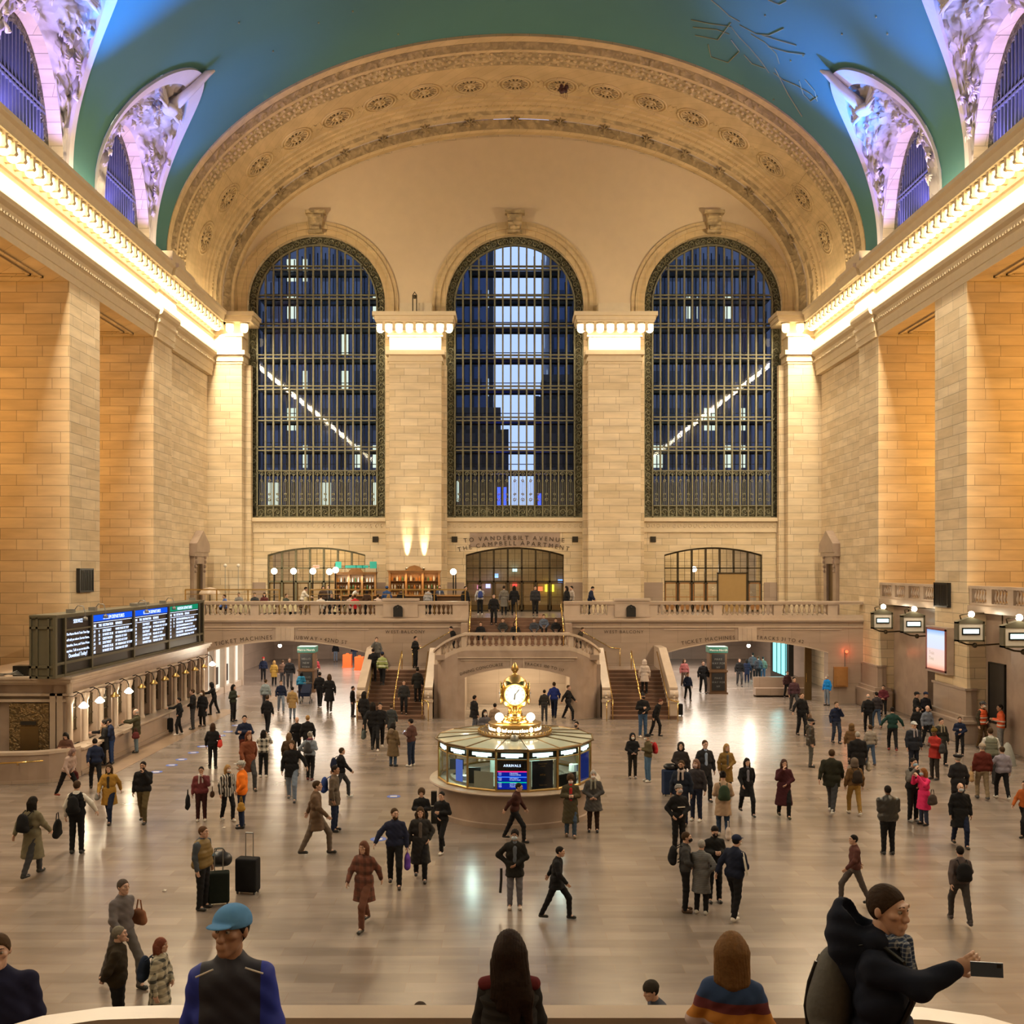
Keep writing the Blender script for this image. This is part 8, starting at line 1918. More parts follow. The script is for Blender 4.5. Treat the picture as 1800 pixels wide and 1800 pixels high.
pp(1425, 1263, 1348, 'masked man in a black leather jacket with white stripes and cap', 75, top=(.03, .024, .02), coat='leather', legs=(.08, .08, .075), hat='cap', hatcol=BK, hair='short', hcol=H_GY, mask=BK, hem=.78, wide=1.12, hood=(.06, .055, .045))
pp(1462, 1311, 1430, 'broad person in a dark green-black jacket hurrying away', 150, top=(.022, .022, .014), legs=DG, shoe=WH, hcol=H_BR, wide=1.2, hem=.75, **wk)
p = pp(1409, 1217, 1294, 'person in black with a round brown bag by the passage mouth', 15, top=BK, legs=BK, hcol=H_BR, arms=('wide', 'down'), stride=.2); tote(p, 'round brown bag held low by the person in black at the passage mouth', (.15, .10, .07), 1, .75)
pp(1470, 1233, 1307, 'person in navy with a hand raised to the face', 10, top=NV, legs=(.03, .04, .07), hcol=H_BR, arms=('down', 'face'), stride=.15)
pp(1526, 1220, 1288, 'pink-scalped person in a black suit walking away past the plinth', 165, top=BK, legs=BK, hair='bald', hcol=H_GY, **wk); pp(1541, 1216, 1280, 'person in a dark jacket and jeans beside the black suit', 190, top=(.035, .03, .035), legs=JE, hcol=H_BK, stride=.3)
pp(1553, 1204, 1259, 'person in a maroon jacket against the gate wall', -30, top=(.10, .02, .03), legs=BK, hcol=H_BK, arms=('fold', 'fold'))
pp(1569, 1243, 1320, 'person in a dark green jacket and red shoes walking away', 170, top=(.015, .045, .04), legs=BK, shoe=(.25, .04, .03), hcol=H_BK, hair='bun', arms=('wide', 'wide'), stride=.4)
pp(1606, 1268, 1358, 'officer in a white cap and dark uniform jacket', 10, top=(.02, .024, .035), legs=(.02, .024, .04), hat='cap', hatcol=(.4, .42, .45), hair='short', hcol=H_GY, scarf=(.3, .28, .32), wide=1.12, hem=.78)
p = pp(1643, 1280, 1370, 'person in a red jacket and yellow bobble hat reading a phone', -60, top=(.32, .03, .025), legs=(.035, .03, .028), shoe=DG, hat='pompom', hatcol=(.12, .08, .02), hair='short', hcol=H_BK, skin='d', arms=('phone', 'phone'), hem=.74, flare=.03, pitch=15); phone(p, (0, -.33, 1.22), 'phone held by the person in the yellow bobble hat'); tote(p, 'grey backpack-like bag on the arm of the person in the red jacket', DG, 1, 1.1, sx=.13, sz=.18, x=.3)
pp(1605, 1332, 1444, 'man in a black vest and blue mask hugging the woman in pink', 20, top=(.14, .13, .12), vest=BK, legs=BK, shoe=(.25, .25, .25), hcol=H_BK, mask=(.25, .42, .6), arms=('face', 'fold'), beard=None)
p = pp(1624, 1350, 1450, 'masked woman in a knee length bright pink coat', -70, top=(.62, .03, .13), legs=(.04, .05, .09), shoe=BK, hem=.5, flare=.05, hair='longer', hcol=(.20, .08, .03), mask=(.35, .5, .62), arms=('photo', 'photo'), vox=.018); tote(p, 'small dark bag behind the pink coat', (.06, .045, .04), 1, .85, x=.36)
pp(1561, 1381, 1502, 'heavy man from behind in a black leather jacket, feet apart', 180, top=(.03, .028, .026), coat='leather', legs=BK, hair='short', hcol=H_BK, skin='d', wide=1.28, arms=('phone', 'phone'), pitch=15, vox=.018)
pp(1688, 1376, 1488, 'bald masked man in a long black coat walking forward', -5, top=BK, legs=NV, hair='bald', hcol=H_GY, mask=(.4, .45, .52), hem=.55, flare=.05, arms=('down', 'down'), stride=.4, wide=1.08, vox=.018)
pp(1684, 1325, 1434, 'person from behind in a black beret and dark coat holding a phone', 180, top=(.02, .02, .024), legs=BK, hat='beret', hatcol=BK, hair='short', hcol=H_GY, arms=('down', 'phone'), hem=.7)
p = pp(1727, 1307, 1405, 'person in a maroon sweater and khaki trousers walking away', 175, top=(.10, .02, .015), legs=(.22, .17, .11), shoe=DG, hat='beanie', hatcol=(.3, .25, .2), hair='short', hcol=H_GY, wide=1.1, stride=.25); tote(p, 'tan shopping bag in the hand of the person in the maroon sweater', (.36, .24, .13), 1, .72, 'shopping_bag', .13, .18)
pp(1762, 1312, 1405, 'person in a lavender grey sweater and black trousers walking away', 180, top=(.26, .24, .30), legs=BK, shoe=WH, hcol=H_BR, arms=('down', 'wide'), wide=1.1, stride=.35)
p = pp(1508, 1286, 1378, 'grey haired person in a big black coat walking away', 175, top=BK, legs=BK, hair='short', hcol=H_GY, wide=1.15, hem=.65, flare=.04, stride=.3); tote(p, 'pale patterned shopping bag beside the big black coat', (.3, .27, .22), -1, .6, 'shopping_bag', .12, .17)
pp(1530, 1279, 1346, 'person in a pale grey jacket and jeans walking away', 185, top=(.27, .24, .21), legs=JE, shoe=BR_, hcol=H_BR, stride=.3)
p = pp(1502, 1333, 1432, 'person in a brown hooded jacket and mustard trousers walking away', 180, top=(.16, .09, .04), legs=(.30, .18, .05), shoe=WH, hair='hood', hcol=(.12, .09, .07), stride=.35); backpack(p, 'dark backpack on the brown hooded jacket', (.03, .022, .018))
pp(1497, 1272, 1345, 'person in a tan pointed hood near the grey jacket', 160, top=(.14, .08, .04), legs=DG, hair='hood', hcol=(.12, .07, .03), stride=.3)
hv = bands('orange_reflective_vest', [(0, (.62, .09, .02)), (.98, (.55, .55, .5)), (1.03, (.62, .09, .02)), (1.14, (.55, .55, .5)), (1.18, (.62, .09, .02))], .6)
pp(1727, 1229, 1316, 'masked worker in an orange reflective vest and brown trousers', 30, top=(.05, .04, .025), legs=(.09, .055, .025), vest=hv, hat='cap', hatcol=DG, hair='short', hcol=H_BK, mask=WH, arms=('down', 'fold'), stride=.15)
p = pp(1759, 1232, 1323, 'worker in an orange and white reflective jacket seen from the side', -100, topmat=hv, legs=(.2, .2, .2), hair='short', hcol=H_BK, skin='m', arms=('phone', 'phone')); x, y = floor_xy(1771, 1345); m_ = MB(); m_.lathe([(.3, 0), (.26, .3), (.12, .75), (.03, .85)], (x, y, 0), 14); tag(m_.build('plastic_sack', cmat((.3, .3, .28, 1)), smooth=True, loc=(x, y, 0)), 'pale plastic rubbish sack standing by the worker in the reflective jacket', 'sack')
pp(1611, 1216, 1288, 'police officer in a black uniform and cap by the screen pier', 50, top=BK, legs=BK, hat='cap', hatcol=BK, hair='short', hcol=H_BK, arms=('fold', 'fold')); pp(1627, 1216, 1287, 'police officer with a shoulder patch standing in front of the pier', 20, top=(.012, .012, .018), legs=BK, hat='cap', hatcol=NV, hair='short', hcol=H_BK, arms=('fold', 'down'), wide=1.1)
pp(1613, 1241, 1306, 'dark person walking in front of the two police officers', -20, top=BK, legs=BK, hcol=H_BK, stride=.3); pp(1630, 1240, 1312, 'person in a shiny blue-grey jacket looking down', 15, top=(.13, .15, .20), legs=BK, hair='bald', hcol=H_GY, pitch=15, stride=.3)
pp(1654, 1262, 1345, 'person in a dark coat with a pale fur collar', 10, top=(.025, .025, .022), legs=BK, hcol=H_BK, scarf=(.3, .26, .2), hem=.7, flare=.03, stride=.2)
pp(1687, 1261, 1328, 'person in navy reading papers by the pier plinth', -15, top=NV, legs=BK, hcol=H_BR, arms=('phone', 'fold'), stride=.2)
pp(1741, 1279, 1378, 'person in a white top and grey waistcoat beside the lavender sweater', 175, top=(.5, .5, .48), vest=(.17, .18, .14), legs=DG, hcol=H_BR)
pp(1802, 1378, 1470, 'person in an orange and black jacket entering at the picture edge', -60, top=(.35, .09, .02), legs=BK, hcol=H_BK, arms=('swingf', 'swingb'), stride=.5)
p = pp(1688, 1487, 1623, 'person in grey with a large black backpack hurrying away', 175, top=(.09, .07, .07), legs=(.05, .045, .045), shoe=(.05, .04, .05), hcol=H_BK, **wk); backpack(p, 'large black backpack on the hurrying person in grey', BK, w=1.15)
pp(1502, 1472, 1590, 'person in a maroon jacket striding towards the counter side', -90, top=(.09, .035, .03), legs=(.09, .075, .07), shoe=BK, hcol=H_BK, **wk2)
# --- passages
for a in ((463, 1155, 1197, 'person in navy with a red cap by the subway passage wall', 20, dict(top=NV, legs=BK, hat='beanie', hatcol=RD, hair='short')),
          (482, 1161, 1205, 'person in a mustard coat entering the subway passage', 170, dict(top=(.36, .22, .05), legs=BK, hem=.6, flare=.04, hcol=H_BL, hair='bob')),
          (497, 1160, 1206, 'person in brown beyond the mustard coat', 175, dict(top=(.12, .07, .05), legs=DG, hcol=H_BR)),
          (509, 1155, 1212, 'person in a black jacket walking out of the subway passage', 10, dict(top=BK, legs=DG, skin='m', hcol=H_BR, stride=.3)),
          (529, 1182, 1228, 'person in a turquoise-blue top beside the kiosk', 175, dict(top=(.03, .22, .42), legs=NV, hair='long', hcol=H_BK, lean=.2)),
          (562, 1181, 1242, 'man in black walking away near the kiosk', 175, dict(top=BK, legs=BK, hcol=H_BK, stride=.3)),
          (579, 1184, 1251, 'woman in a black knee length coat walking away near the kiosk', 180, dict(top=BK, legs=(.05, .04, .035), hem=.5, flare=.06, hcol=H_BR, hair='bob', stride=.3)),
          (514, 1207, 1264, 'person in a tan coat and blue jeans walking away', 175, dict(top=(.32, .21, .09), legs=JL, hem=.6, flare=.03, hcol=H_BK)),
          (467, 1194, 1250, 'person in a pale blue-grey jacket at the passage mouth', 170, dict(top=(.25, .30, .32), legs=DG, hcol=H_BR)),
          (494, 1196, 1252, 'person in a navy jacket and pale jeans at the passage mouth', 20, dict(top=NV, legs=JL, hcol=H_BR, stride=.4)),
          (470, 1222, 1288, 'person in dark clothes with a rose patterned bag on the back', 170, dict(top=BK, legs=BK, hcol=H_BR, stride=.3)),
          (556, 1158, 1196, 'person in red deep in the subway passage', 160, dict(top=(.3, .04, .05), legs=BK, hcol=H_BK)),
          (590, 1135, 1163, 'person in jeans at the back of the subway passage', 10, dict(top=BK, legs=JL, hcol=H_BK)), (623, 1138, 1163, 'person in jeans between the orange barrier boxes', 0, dict(top=NV, legs=JE, hcol=H_BK)),
          (620, 1222, 1260, 'person in dark clothes leaning on the outer stair parapet', 80, dict(top=BK, legs=DG, hcol=H_BK, h=1.6)),
          (1203, 1158, 1208, 'person in a rose jacket walking out beside the stair', 10, dict(top=(.28, .09, .09), legs=(.12, .08, .06), hair='long', hcol=H_BR, stride=.3)),
          (1209, 1182, 1231, 'person in navy with a yellow bag beside the stair', 15, dict(top=NV, legs=BK, hcol=H_BR, stride=.3)),
          (1236, 1161, 1219, 'person in black walking beside the kiosk of the track passage', 5, dict(top=BK, legs=BK, hcol=H_BR, stride=.3)),
          (1300, 1157, 1206, 'person in black walking past the turquoise showcase', 0, dict(top=BK, legs=DG, hcol=H_BR, stride=.3)), (1313, 1159, 1200, 'person in a navy coat near the turquoise showcase', 170, dict(top=NV, legs=NV, hem=.6, hair='long', hcol=H_BK)),
          (1323, 1147, 1194, 'tall person in grey before the turquoise showcase', 175, dict(top=(.06, .06, .07), legs=BK, hcol=H_BK)), (1333, 1153, 1199, 'person in a dark jacket before the turquoise showcase', 185, dict(top=(.04, .04, .05), legs=BK, hcol=H_BR)),
          (1341, 1154, 1197, 'person in an olive jacket right at the turquoise showcase', 180, dict(top=(.09, .085, .06), legs=JE, hcol=H_BK)),
          (1384, 1179, 1228, 'person in a maroon patterned jacket near the wall bench', 15, dict(top=(.06, .03, .035), legs=BK, hcol=H_BR, stride=.3)),
          (1396, 1190, 1252, 'person in dark plum walking out near the wall bench', 5, dict(top=(.07, .035, .045), legs=DG, hcol=H_BK, stride=.4)),
          (1454, 1186, 1240, 'person in a bright blue jacket and jeans by the bronze door leaf', -60, dict(top=(.01, .20, .62), legs=JL, hcol=H_GY, mask=WH)),
          (1130, 1214, 1296, 'masked person in a black jacket and blue jeans at the stair foot', 10, dict(top=BK, legs=(.04, .08, .16), shoe=WH, hcol=H_BR, hat='cap', hatcol=BK, mask=BK, arms=('phone', 'fold'))),
          (1152, 1226, 1294, 'person in black bending beside the brass stair rail', 60, dict(top=BK, legs=BK, hcol=(.1, .03, .02), lean=.35, stride=.3))):
    k = dict(a[5]); pp(a[0], a[1], a[2], a[3], a[4], **k)
x, y = floor_xy(1193, 1258); suitcase('small black case standing behind the brass rail of the white-coat stair', x, y, .4, .28, .55, BK, 0, handle=False)
x, y = floor_xy(538, 1236); t = thing('pushchair', 'dark navy pushchair in front of the person in the turquoise-blue top', 'pushchair', (x, y, 0)); m_ = MB(); m_.hexa([(x-.25, y-.3, .4), (x+.25, y-.3, .4), (x+.25, y+.3, .5), (x-.25, y+.3, .5), (x-.25, y-.3, .6), (x+.25, y-.3, .6), (x+.25, y+.35, 1.0), (x-.25, y+.35, 1.0)]); m_.build('seat', cmat(NV+(1,)), t)
m_ = MB(); m_.tube([(x-.24, y+.35, .8), (x-.24, y-.25, .1)], .02, 6); m_.tube([(x+.24, y+.35, .8), (x+.24, y-.25, .1)], .02, 6); m_.tube([(x-.24, y+.5, 1.05), (x+.24, y+.5, 1.05)], .02, 6); m_.tube([(x-.24, y-.2, .5), (x-.24, y+.3, .1)], .02, 6); m_.tube([(x+.24, y-.2, .5), (x+.24, y+.3, .1)], .02, 6); m_.build('frame', M['greym'], t)
for sx in (-.26, .26):
    for sy in (-.27, .3): m_ = MB(); m_.tube([(x+sx-.02, y+sy, .09), (x+sx+.02, y+sy, .09)], .09, 12); m_.build('wheel', M['black'], t)
# --- on the stairs
def step_z(Y): return min(2.04, max(0, math.floor((Y-49.9)/.3)+1)*.17)
def st_p(px, fy, label, rot, h=1.7, **k):
    best = min([49.98+.3*i+.12 for i in range(12)]+[53.9], key=lambda Y: abs(1000+(H-step_z(Y))*1800/Y-fy)); return person(label, (px-890)*best/1800, best, step_z(best), rot, h, **k)
hv2 = bands('yellow_reflective_jacket', [(0, (.25, .30, .10)), (1.0, (.55, .58, .45)), (1.06, (.25, .30, .10)), (1.25, (.55, .58, .45)), (1.30, (.25, .30, .10))], .6)
st_p(672, 1208, 'worker in a yellow-green reflective jacket climbing the subway-side stair', 170, topmat=hv2, legs=BK, hat='beanie', hatcol=NV, hair='short', stride=.2)
st_p(662, 1180, 'person in a grey jacket near the top of the subway-side stair', 10, top=(.12, .12, .12), legs=DG, hcol=H_BR, arms=('photo', 'down'))
st_p(656, 1200, 'dark dressed person climbing by the outer parapet of the subway-side stair', 180, top=BK, legs=BK, hcol=H_BK)
st_p(734, 1230, 'person in black with a backpack climbing the subway-side stair', 180, top=(.018, .018, .018), legs=BK, hcol=H_BK, hem=.7)
st_p(710, 1262, 'person in dark grey coming down the lowest steps of the subway-side stair', 10, top=(.03, .03, .032), legs=BK, hcol=H_BR, stride=.2)
person('person in black standing on the side landing under the balcony words', (730-890)*54.3/1800, 54.3, 2.04, 60, 1.7, top=BK, legs=BK, hcol=H_BK, arms=('phone', 'fold'))
st_p(1133, 1222, 'person in a white padded coat climbing the track-side stair', 180, top=(.50, .42, .38), legs=BK, hem=.62, flare=.05, hair='hood', hcol=(.5, .42, .38))
person('person in dark clothes turning up the curved flight behind the subway-side stair', XC-3.3, 54.8, 2.04+3*.177, -60, 1.7, top=BK, legs=BK, hcol=H_BK, lean=.3)
person('person in dark brown coming down the curved flight above the track-side stair', XC+3.35, 54.8, 2.04+3*.177, 60, 1.65, top=(.05, .04, .03), legs=BK, hcol=H_BR, lean=.3)
# --- on the balcony and the upper steps
for px, Y, lab, r, k in ((818, 58.2, 'dark dressed person leaning on the parapet end at the top of the steps', 40, dict(top=BK, legs=BK)), (844, 60.2, 'person in a white top with a blue backpack at the top of the steps', 185, dict(top=(.4, .4, .42), legs=BK, arms=('fwd', 'down'), shoe=WH)),
                        (886, 60.0, 'person in a long grey coat standing before the middle doors', 180, dict(top=(.14, .13, .12), legs=BK, hem=.5, flare=.04)), (904, 60.0, 'person in a long black coat standing before the middle doors', 180, dict(top=BK, legs=BK, hem=.6, hair='long')),
                        (941, 59.4, 'broad man in a dark jacket standing at the top of the steps', 0, dict(top=(.03, .03, .035), legs=BK, wide=1.15)), (996, 58.4, 'dark haired person in black by the plaque-side parapet', -60, dict(top=BK, legs=BK, hair='long')), (1005, 59.0, 'person in a pale jacket beside the dark haired person in black', -70, dict(top=(.4, .34, .3), legs=DG)),
                        (1037, 58.6, 'person in navy bending over a laptop on the balcony parapet', 70, dict(top=NV, legs=BK, arms=('lap', 'lap'), pitch=20, lean=.2))):
    person(lab, (px-890)*Y/1800, Y, ZB, r, 1.72, hcol=H_BK, **k)
p = PEOPLE[-7]; backpack(p, 'blue backpack on the person in the white top at the top of the steps', (.03, .05, .2))
person('person in black walking down the upper steps', (868-890)*56.0/1800, 55.95, 3.1+6*.1875, 10, 1.72, top=BK, legs=BK, hcol=H_BK, stride=.2)
for px, k_, lab, c_ in ((845, 2, 'person in black sitting on the upper steps, nearest the bar', BK), (884, 3, 'person in dark grey sitting on the upper steps, second from the bar', (.03, .03, .03)), (906, 2, 'person in a black hood sitting on the upper steps in the middle', BK), (939, 3, 'person in dark blue-grey sitting on the upper steps beside the middle rail', (.04, .045, .06)), (956, 4, 'person in a blue-grey shirt sitting on the upper steps', (.09, .11, .16)), (977, 3, 'person in black sitting at the plaque end of the upper steps', BK)):
    yy = 54.3+k_*.3+.45; z = 3.1+k_*.1875; person(lab, (px-890)*yy/1800, yy, z-.30, 0, 1.7, top=c_, legs=BK, seat=True, arms=('lap', 'lap'), hcol=H_BR, hair='hood' if 'hood' in lab else 'short', pitch=15)
# --- restaurant
for i, (px, Y, lab, r, st, k) in enumerate(((531, 59.2, 'waiter in a white shirt bending over a table', 110, 0, dict(top=WH, legs=BK, lean=.3, arms=('fwd', 'fwd'))), (564, 57.0, 'diner in a white top seen from behind at the railing', 180, 1, dict(top=WH, legs=DG)), (583, 59.0, 'diner in black under the third globe lamp', 20, 1, dict(top=BK, legs=BK)),
        (598, 57.2, 'dark haired diner in black at the railing before the bar', 0, 1, dict(top=BK, legs=BK, hair='long')), (616, 57.6, 'diner in a pale top beside the person in red', 160, 1, dict(top=(.5, .4, .36), legs=DG)), (624, 57.0, 'diner in a bright red top', 190, 1, dict(top=(.5, .02, .03), legs=BK)), (645, 59.2, 'brown haired person in a fur collar at the bar counter', 170, 0, dict(top=(.06, .035, .025), legs=BK, hair='long', h=1.5)),
        (664, 58.2, 'diner in a cream top under the round wall sign', 175, 1, dict(top=(.55, .45, .4), legs=DG)), (680, 58.8, 'person in a blue cap standing at the bar', 180, 0, dict(top=(.03, .07, .2), legs=BK, hat='beanie', hatcol=(.03, .07, .2))), (683, 57.0, 'blond diner in a long white top by the tall pedestal', 185, 1, dict(top=(.55, .5, .46), legs=DG, hair='long', hcol=H_BL)),
        (705, 59.3, 'person in black seated at the warm bar', 170, 0, dict(top=BK, legs=BK, h=1.55)), (752, 59.4, 'person in a pale grey shirt at the warm bar', 160, 0, dict(top=(.28, .28, .30), legs=BK, h=1.6, lean=.15)), (760, 59.9, 'woman with brown hair at the warm bar', 170, 0, dict(top=BK, legs=BK, hair='long', h=1.6)), (773, 62.2, 'bartender in a blue-grey suit and pale tie', 0, 0, dict(top=(.05, .06, .10), inner=(.4, .42, .5), legs=BK, beard=H_BK)),
        (568, 61.2, 'person in dark clothes talking beside the green sign', 20, 0, dict(top=(.06, .04, .03), legs=BK, hair='long')), (578, 62.9, 'person in grey beside the talking pair', -20, 0, dict(top=(.1, .09, .09), legs=BK)), (618, 61.4, 'barman bending in a white shirt below the glassware', 90, 0, dict(top=(.45, .46, .46), legs=BK, lean=.55)),
        (395, 57.3, 'diner in a blue shirt at the first clothed tables', -60, 1, dict(top=(.08, .15, .45), legs=BK)), (448, 61.0, 'diner with short dark hair beyond the brass rail', 10, 1, dict(top=DG, legs=BK)), (420, 61.2, 'grey haired diner beyond the oak service door table', 15, 1, dict(top=(.2, .2, .2), legs=BK)), (465, 61.4, 'diner with brown hair beyond the brass rail', 5, 1, dict(top=(.1, .03, .03), legs=BK, hair='long')), (503, 58.8, 'white haired diner at the rail gap', 60, 1, dict(top=(.06, .07, .06), legs=BK)))):
    k = dict(k); hh = k.pop('h', 1.7); k.setdefault('hcol', H_BR if i % 2 else H_BK); k.setdefault('arms', ('lap', 'lap')) if st else None
    person(lab, (px-890)*Y/1800, Y, ZB, r, hh, seat=bool(st), **k)

# =================================================================== NEAR PARAPET, STEPS AND THE PEOPLE ON THEM
mb = MB(); mb.box(-2.9, 3.0, .5, 7.1, 0, 3.2); mb.box(-6, -2.9, 6.9, 8.2, 0, 2.88); k = 0
while 6.3-.3*k > 1.5:
    mb.box(-2.9, 3.0, .5, 6.3-.3*k, 3.2+.17*k, 3.2+.17*(k+1)); k += 1
struct(mb.build('floor_stair_near', M['step']))
t = thing('parapet', 'broad marble parapet of the near landing that the long-haired woman leans on', 'parapet', (.05, 7.1, 3.2))
pth_ = [(-3.75, 5.6), (-3.62, 6.2), (-3.4, 6.65), (-3.1, 6.93), (-2.8, 7.04), (-2.4, 7.07), (2.5, 7.07), (2.9, 7.04), (3.2, 6.93), (3.5, 6.65), (3.72, 6.2), (3.85, 5.6)]
m_ = MB(); wallpath(m_, pth_, .21, 4.1, 4.2); m_.build('coping', M['marblel'], t)
m_ = MB(); wallpath(m_, [(x*.995, y+.03) for x, y in pth_], .14, 2.6, 4.1); m_.build('parapet_wall', M['marble'], t)
def step_near(Y): return 3.2+.17*max(0, math.ceil((6.3-Y)/.3-1e-6))
# woman with the long hair
quilt = stripes('black_quilting', (.014, .013, .013), (.024, .021, .02), 15, 'z')
p = person('woman from behind with very long dark hair in a black quilted vest at the parapet', .02, 6.78, 3.2, 180, 1.69, top=(.022, .02, .02), legs=BK, vest=quilt, hair=None, arms=(((.19, -.04, 1.14), (.06, -.19, 1.03)), ((.19, -.04, 1.14), (.06, -.19, 1.03))), vox=.010, wide=.9, scarf=(.13, .025, .025), pitch=5)
f = union([ell((0, -.002, 1.655), (.100, .116, .118)), cap((-.04, .05, 1.62), (-.10, .12, 1.36), .085, .06), cap((-.10, .12, 1.36), (-.15, .15, 1.14), .055, .015), cap((.03, .06, 1.62), (.05, .13, 1.30), .085, .04), cap((.08, .05, 1.55), (.11, .12, 1.36), .05, .02), cap((0, .10, 1.45), (-.04, .16, 1.22), .08, .03)], .05)
g = lambda X, Y, Z: f(X, Y, Z)+.0022*np.sin(X*330+4*np.sin(Z*14)); vs, fs = surface(g, f.box[0]-.02, f.box[1]+.02, .008); mk('hair_lengths', vs, fs, cmat((.022, .012, .008, 1), 'hair'), p)
f = union([cap((-.17, .05, 1.425), (0, .09, 1.46), .045, .06), cap((.17, .05, 1.425), (0, .09, 1.46), .045, .06)], .02); vs, fs = surface(f, f.box[0]-.02, f.box[1]+.02, .01); mk('hood_lining', vs, fs, cmat((.13, .022, .025, 1)), p)
tote(p, 'small black bag hanging at the side of the long-haired woman', BK, 1, .78, sx=.10, sz=.09, x=.27)
# girl with the banded sweater
sw = bands('banded_sweater', [(0, (.45, .33, .31)), (1.17, (.42, .16, .02)), (1.25, (.13, .025, .03)), (1.32, (.018, .045, .13))])
p = person('girl from behind with fair hair in a blue, maroon, orange and pink banded sweater', 1.49, 6.76, 3.2, 168, 1.67, topmat=sw, legs=BK, hair=None, arms=('phone', 'fold'), vox=.010, lean=.10, wide=.92, pitch=12)
up_ = lambda q: tuple((Matrix.Rotation(.1, 3, 'X')@(Vector(q)-Vector((0, 0, .93))))+Vector((0, 0, .93)))
f = union([ell(up_((0, -.002, 1.652)), (.100, .116, .116)), cap(up_((-.05, .03, 1.62)), up_((-.075, .05, 1.44)), .075, .05), cap(up_((.05, .03, 1.62)), up_((.075, .05, 1.45)), .075, .05), cap(up_((0, .06, 1.62)), up_((0, .08, 1.43)), .085, .06)], .05); f0 = f
vs, fs = surface(lambda X, Y, Z: f0(X, Y, Z)+.002*np.sin(X*330+3*np.sin(Z*14)), f0.box[0]-.02, f0.box[1]+.02, .008); mk('hair_lengths', vs, fs, cmat((.15, .075, .028, 1), 'hair'), p)
phone(p, (.1, -.33, 1.25), 'glowing phone held by the girl in the banded sweater'); tote(p, 'black shoulder bag beside the girl in the banded sweater', BK, 1, .80, sx=.13, sz=.13, x=.30)
# man taking the picture
Ym = 5.38; Zm = step_near(Ym); chk = plaid('blue_white_check', (.02, .04, .10), (.35, .38, .42), 45, .7)
p = person('man in a hooded navy parka holding a phone out at arm length', (1552-890)*Ym/1800, Ym, Zm, 62, 1.76, top=(.010, .013, .026), legs=BK, hair='short', hcol=(.035, .02, .012), scarf=chk, arms=(((.21, -.20, 1.33), (.12, -.35, 1.41)), 'down'), vox=.009, hem=.7, flare=.03, wide=1.1, yaw=-22, pitch=4)
f = union([ell((0, .17, 1.47), (.15, .12, .11)), ell((0, .20, 1.56), (.11, .07, .09)), ell((0, .19, 1.38), (.12, .08, .10)), cap((-.10, .02, 1.48), (.10, .02, 1.48), .06), cap((0, .10, 1.28), (0, .12, 1.42), .12)], .05); inn = ell((0, .12, 1.60), (.08, .09, .10))
vs, fs = surface(lambda X, Y, Z: np.maximum(f(X, Y, Z), -inn(X, Y, Z))+.004*np.sin(Z*60+X*30), f.box[0]-.02, f.box[1]+.02, .010); mk('hood', vs, fs, cmat((.010, .013, .026, 1)), p)
f = union([ell((0, 0, 0), (.16, .11, .25)), ell((0, .07, -.08), (.12, .07, .14)), cap((-.09, 0, -.2), (.09, 0, -.2), .09)], .04)
t = bagmesh('backpack', 'grey backpack with black zips on the back of the man in the navy parka', 'backpack', f, .012, plain('grey_canvas', (.075, .072, .065, 1), .8, 0, .2, 30, .2), (0, 0, 0))
m_ = MB()
for x_ in (-.05, .06): m_.tube([(x_, .08, .17), (x_, .12, .05), (x_, .138, -.08), (x_, .125, -.18)], .009, 6)
o = m_.build('zips', M['black']); o.parent = t; o.location = (0, 0, 0); m_ = MB()
for x_ in (-.11, .11): m_.tube([(x_*.9, -.06, .20), (x_*1.05, -.14, .315), (x_*1.1, -.24, .345), (x_*1.15, -.36, .27), (x_*1.2, -.41, .08), (x_*1.3, -.33, -.12)], .016, 6)
o = m_.build('straps', M['blackm']); o.parent = t; o.location = (0, 0, 0)
t.location = at_person(p, (0, .25, 1.14)); t.rotation_euler = (0, 0, p.rotation_euler.z); t.scale = p.scale
q = at_person(p, (-.12, -.35, 1.41)); ph = thing('phone', 'dark blue phone held up sideways by the man in the navy parka', 'phone', (0, 0, 0)); m_ = MB(); m_.box(-.074, .074, -.004, .004, -.036, .036); m_.build('phone_body', plain('slate_blue_metal', (.07, .10, .15, 1), .3, .3), ph)
m_ = MB(); m_.box(.045, .066, -.0065, -.004, .012, .03); m_.build('camera_lens', M['black'], ph); m_ = MB(); m_.box(-.07, .07, .004, .005, -.032, .032); m_.build('display', M['blacks'], ph)
ph.location = (q.x+.135, q.y-.062, q.z+.028); ph.rotation_euler = (0, math.radians(-2), math.radians(-14))
# runner
sleeves_, t_, N_, L_n, B_ = nt('running_shirt'); tc_ = N_.new('ShaderNodeTexCoord'); s2 = N_.new('ShaderNodeSeparateXYZ'); L_n.new(tc_.outputs['Object'], s2.inputs[0]); ab = N_.new('ShaderNodeMath'); ab.operation = 'ABSOLUTE'; L_n.new(s2.outputs[0], ab.inputs[0])
gt_ = N_.new('ShaderNodeMath'); gt_.operation = 'GREATER_THAN'; gt_.inputs[1].default_value = .155; L_n.new(ab.outputs[0], gt_.inputs[0]); mx_ = N_.new('ShaderNodeMix'); mx_.data_type = 'RGBA'; mx_.inputs['A'].default_value = (.014, .014, .028, 1); mx_.inputs['B'].default_value = (.006, .022, .30, 1)
L_n.new(gt_.outputs[0], mx_.inputs['Factor']); L_n.new(mx_.outputs['Result'], B_.inputs['Base Color']); B_.inputs['Roughness'].default_value = .7
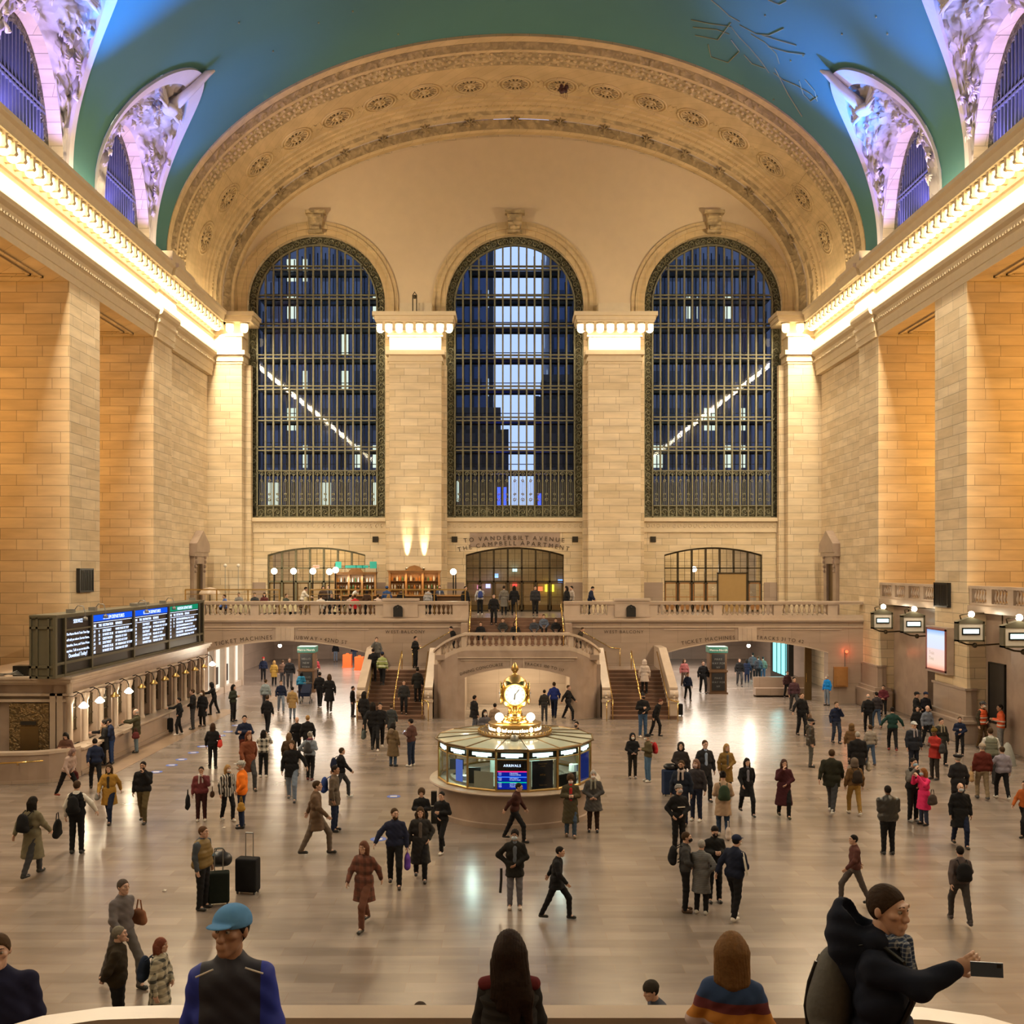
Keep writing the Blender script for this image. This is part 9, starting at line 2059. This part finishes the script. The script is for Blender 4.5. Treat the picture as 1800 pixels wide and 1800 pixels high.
Yr = 5.75; Zr = step_near(Yr); p = person('runner in a pale blue cap and a dark shirt with bright blue sleeves', (407-890)*Yr/1800, Yr, Zr, 8, 1.87, topmat=sleeves_, legs=BK, hair='short', hcol=H_BK, hat='cap', hatcol=(.09, .24, .48), skin='m', arms=(((.20, .06, 1.14), (.21, .04, .94)), ((.21, -.03, 1.13), (.12, -.16, .96))), vox=.010, wide=.95, yaw=-24, pitch=-4)
m_ = MB()
for sx in (-1, 1): m_.tube([(sx*.08, -.075, 1.455), (sx*.17, -.062, 1.415)], .005, 6)
o = m_.build('reflective_piping', M['clothw']); o.parent = p; o.location = (0, -.02, 0)
# couple below the parapet and passers-by
E = 15.88; person('grey haired man in a dark brown jacket with hands clasped behind him', (207-890)*E/1800, E, 0, 105, 1.76, top=(.028, .020, .012), legs=BK, hair='short', hcol=(.17, .15, .12), arms=('behind', 'behind'), vox=.014, wide=1.18, hem=.8)
p = person('woman with short auburn hair in a cream and grey plaid coat', (281-890)*15.83/1800, 15.83, 0, 85, 1.60, topmat=plaid('cream_grey_plaid', (.40, .36, .27), (.05, .05, .045), 7), legs=BK, hair='bob', hcol=(.16, .05, .03), arms=('down', 'fold'), hem=.6, flare=.04, vox=.014); backpack(p, 'navy backpack slung on the plaid coat', (.02, .03, .06), w=.9)
person('dark navy figure at the very edge of the picture coming up the near steps', -3.72, 7.5, 2.88, 20, 1.75, top=(.015, .016, .045), legs=BK, hair='short', hcol=(.07, .04, .02), vox=.014, wide=1.15, arms=('down', 'down'))
person('person passing below the parapet with only dark hair showing', (738-890)*13.25/1800, 13.25, 0, 60, 1.70, top=DG, legs=BK, hcol=(.05, .035, .025))
person('person in a blue-grey jacket and dark cap passing below the parapet', (1168-890)*13.9/1800, 13.9, 0, -75, 1.74, top=(.06, .07, .10), legs=BK, hat='beanie', hatcol=(.03, .025, .02), hair='short', lean=.25, hcol=H_BK)
p = pp(215, 1545, 1735, 'person in smoky grey with an orange-brown bag hurrying across the floor', 60, top=(.13, .115, .12), legs=(.12, .11, .11), hcol=(.08, .06, .05), **wk); tote(p, 'orange-brown bag of the person in smoky grey', (.25, .11, .06), 1, 1.05, sx=.15, sz=.13)
for o in list(bpy.data.objects):
    for k_ in ('_w', '_sc'):
        if k_ in o: del o[k_]
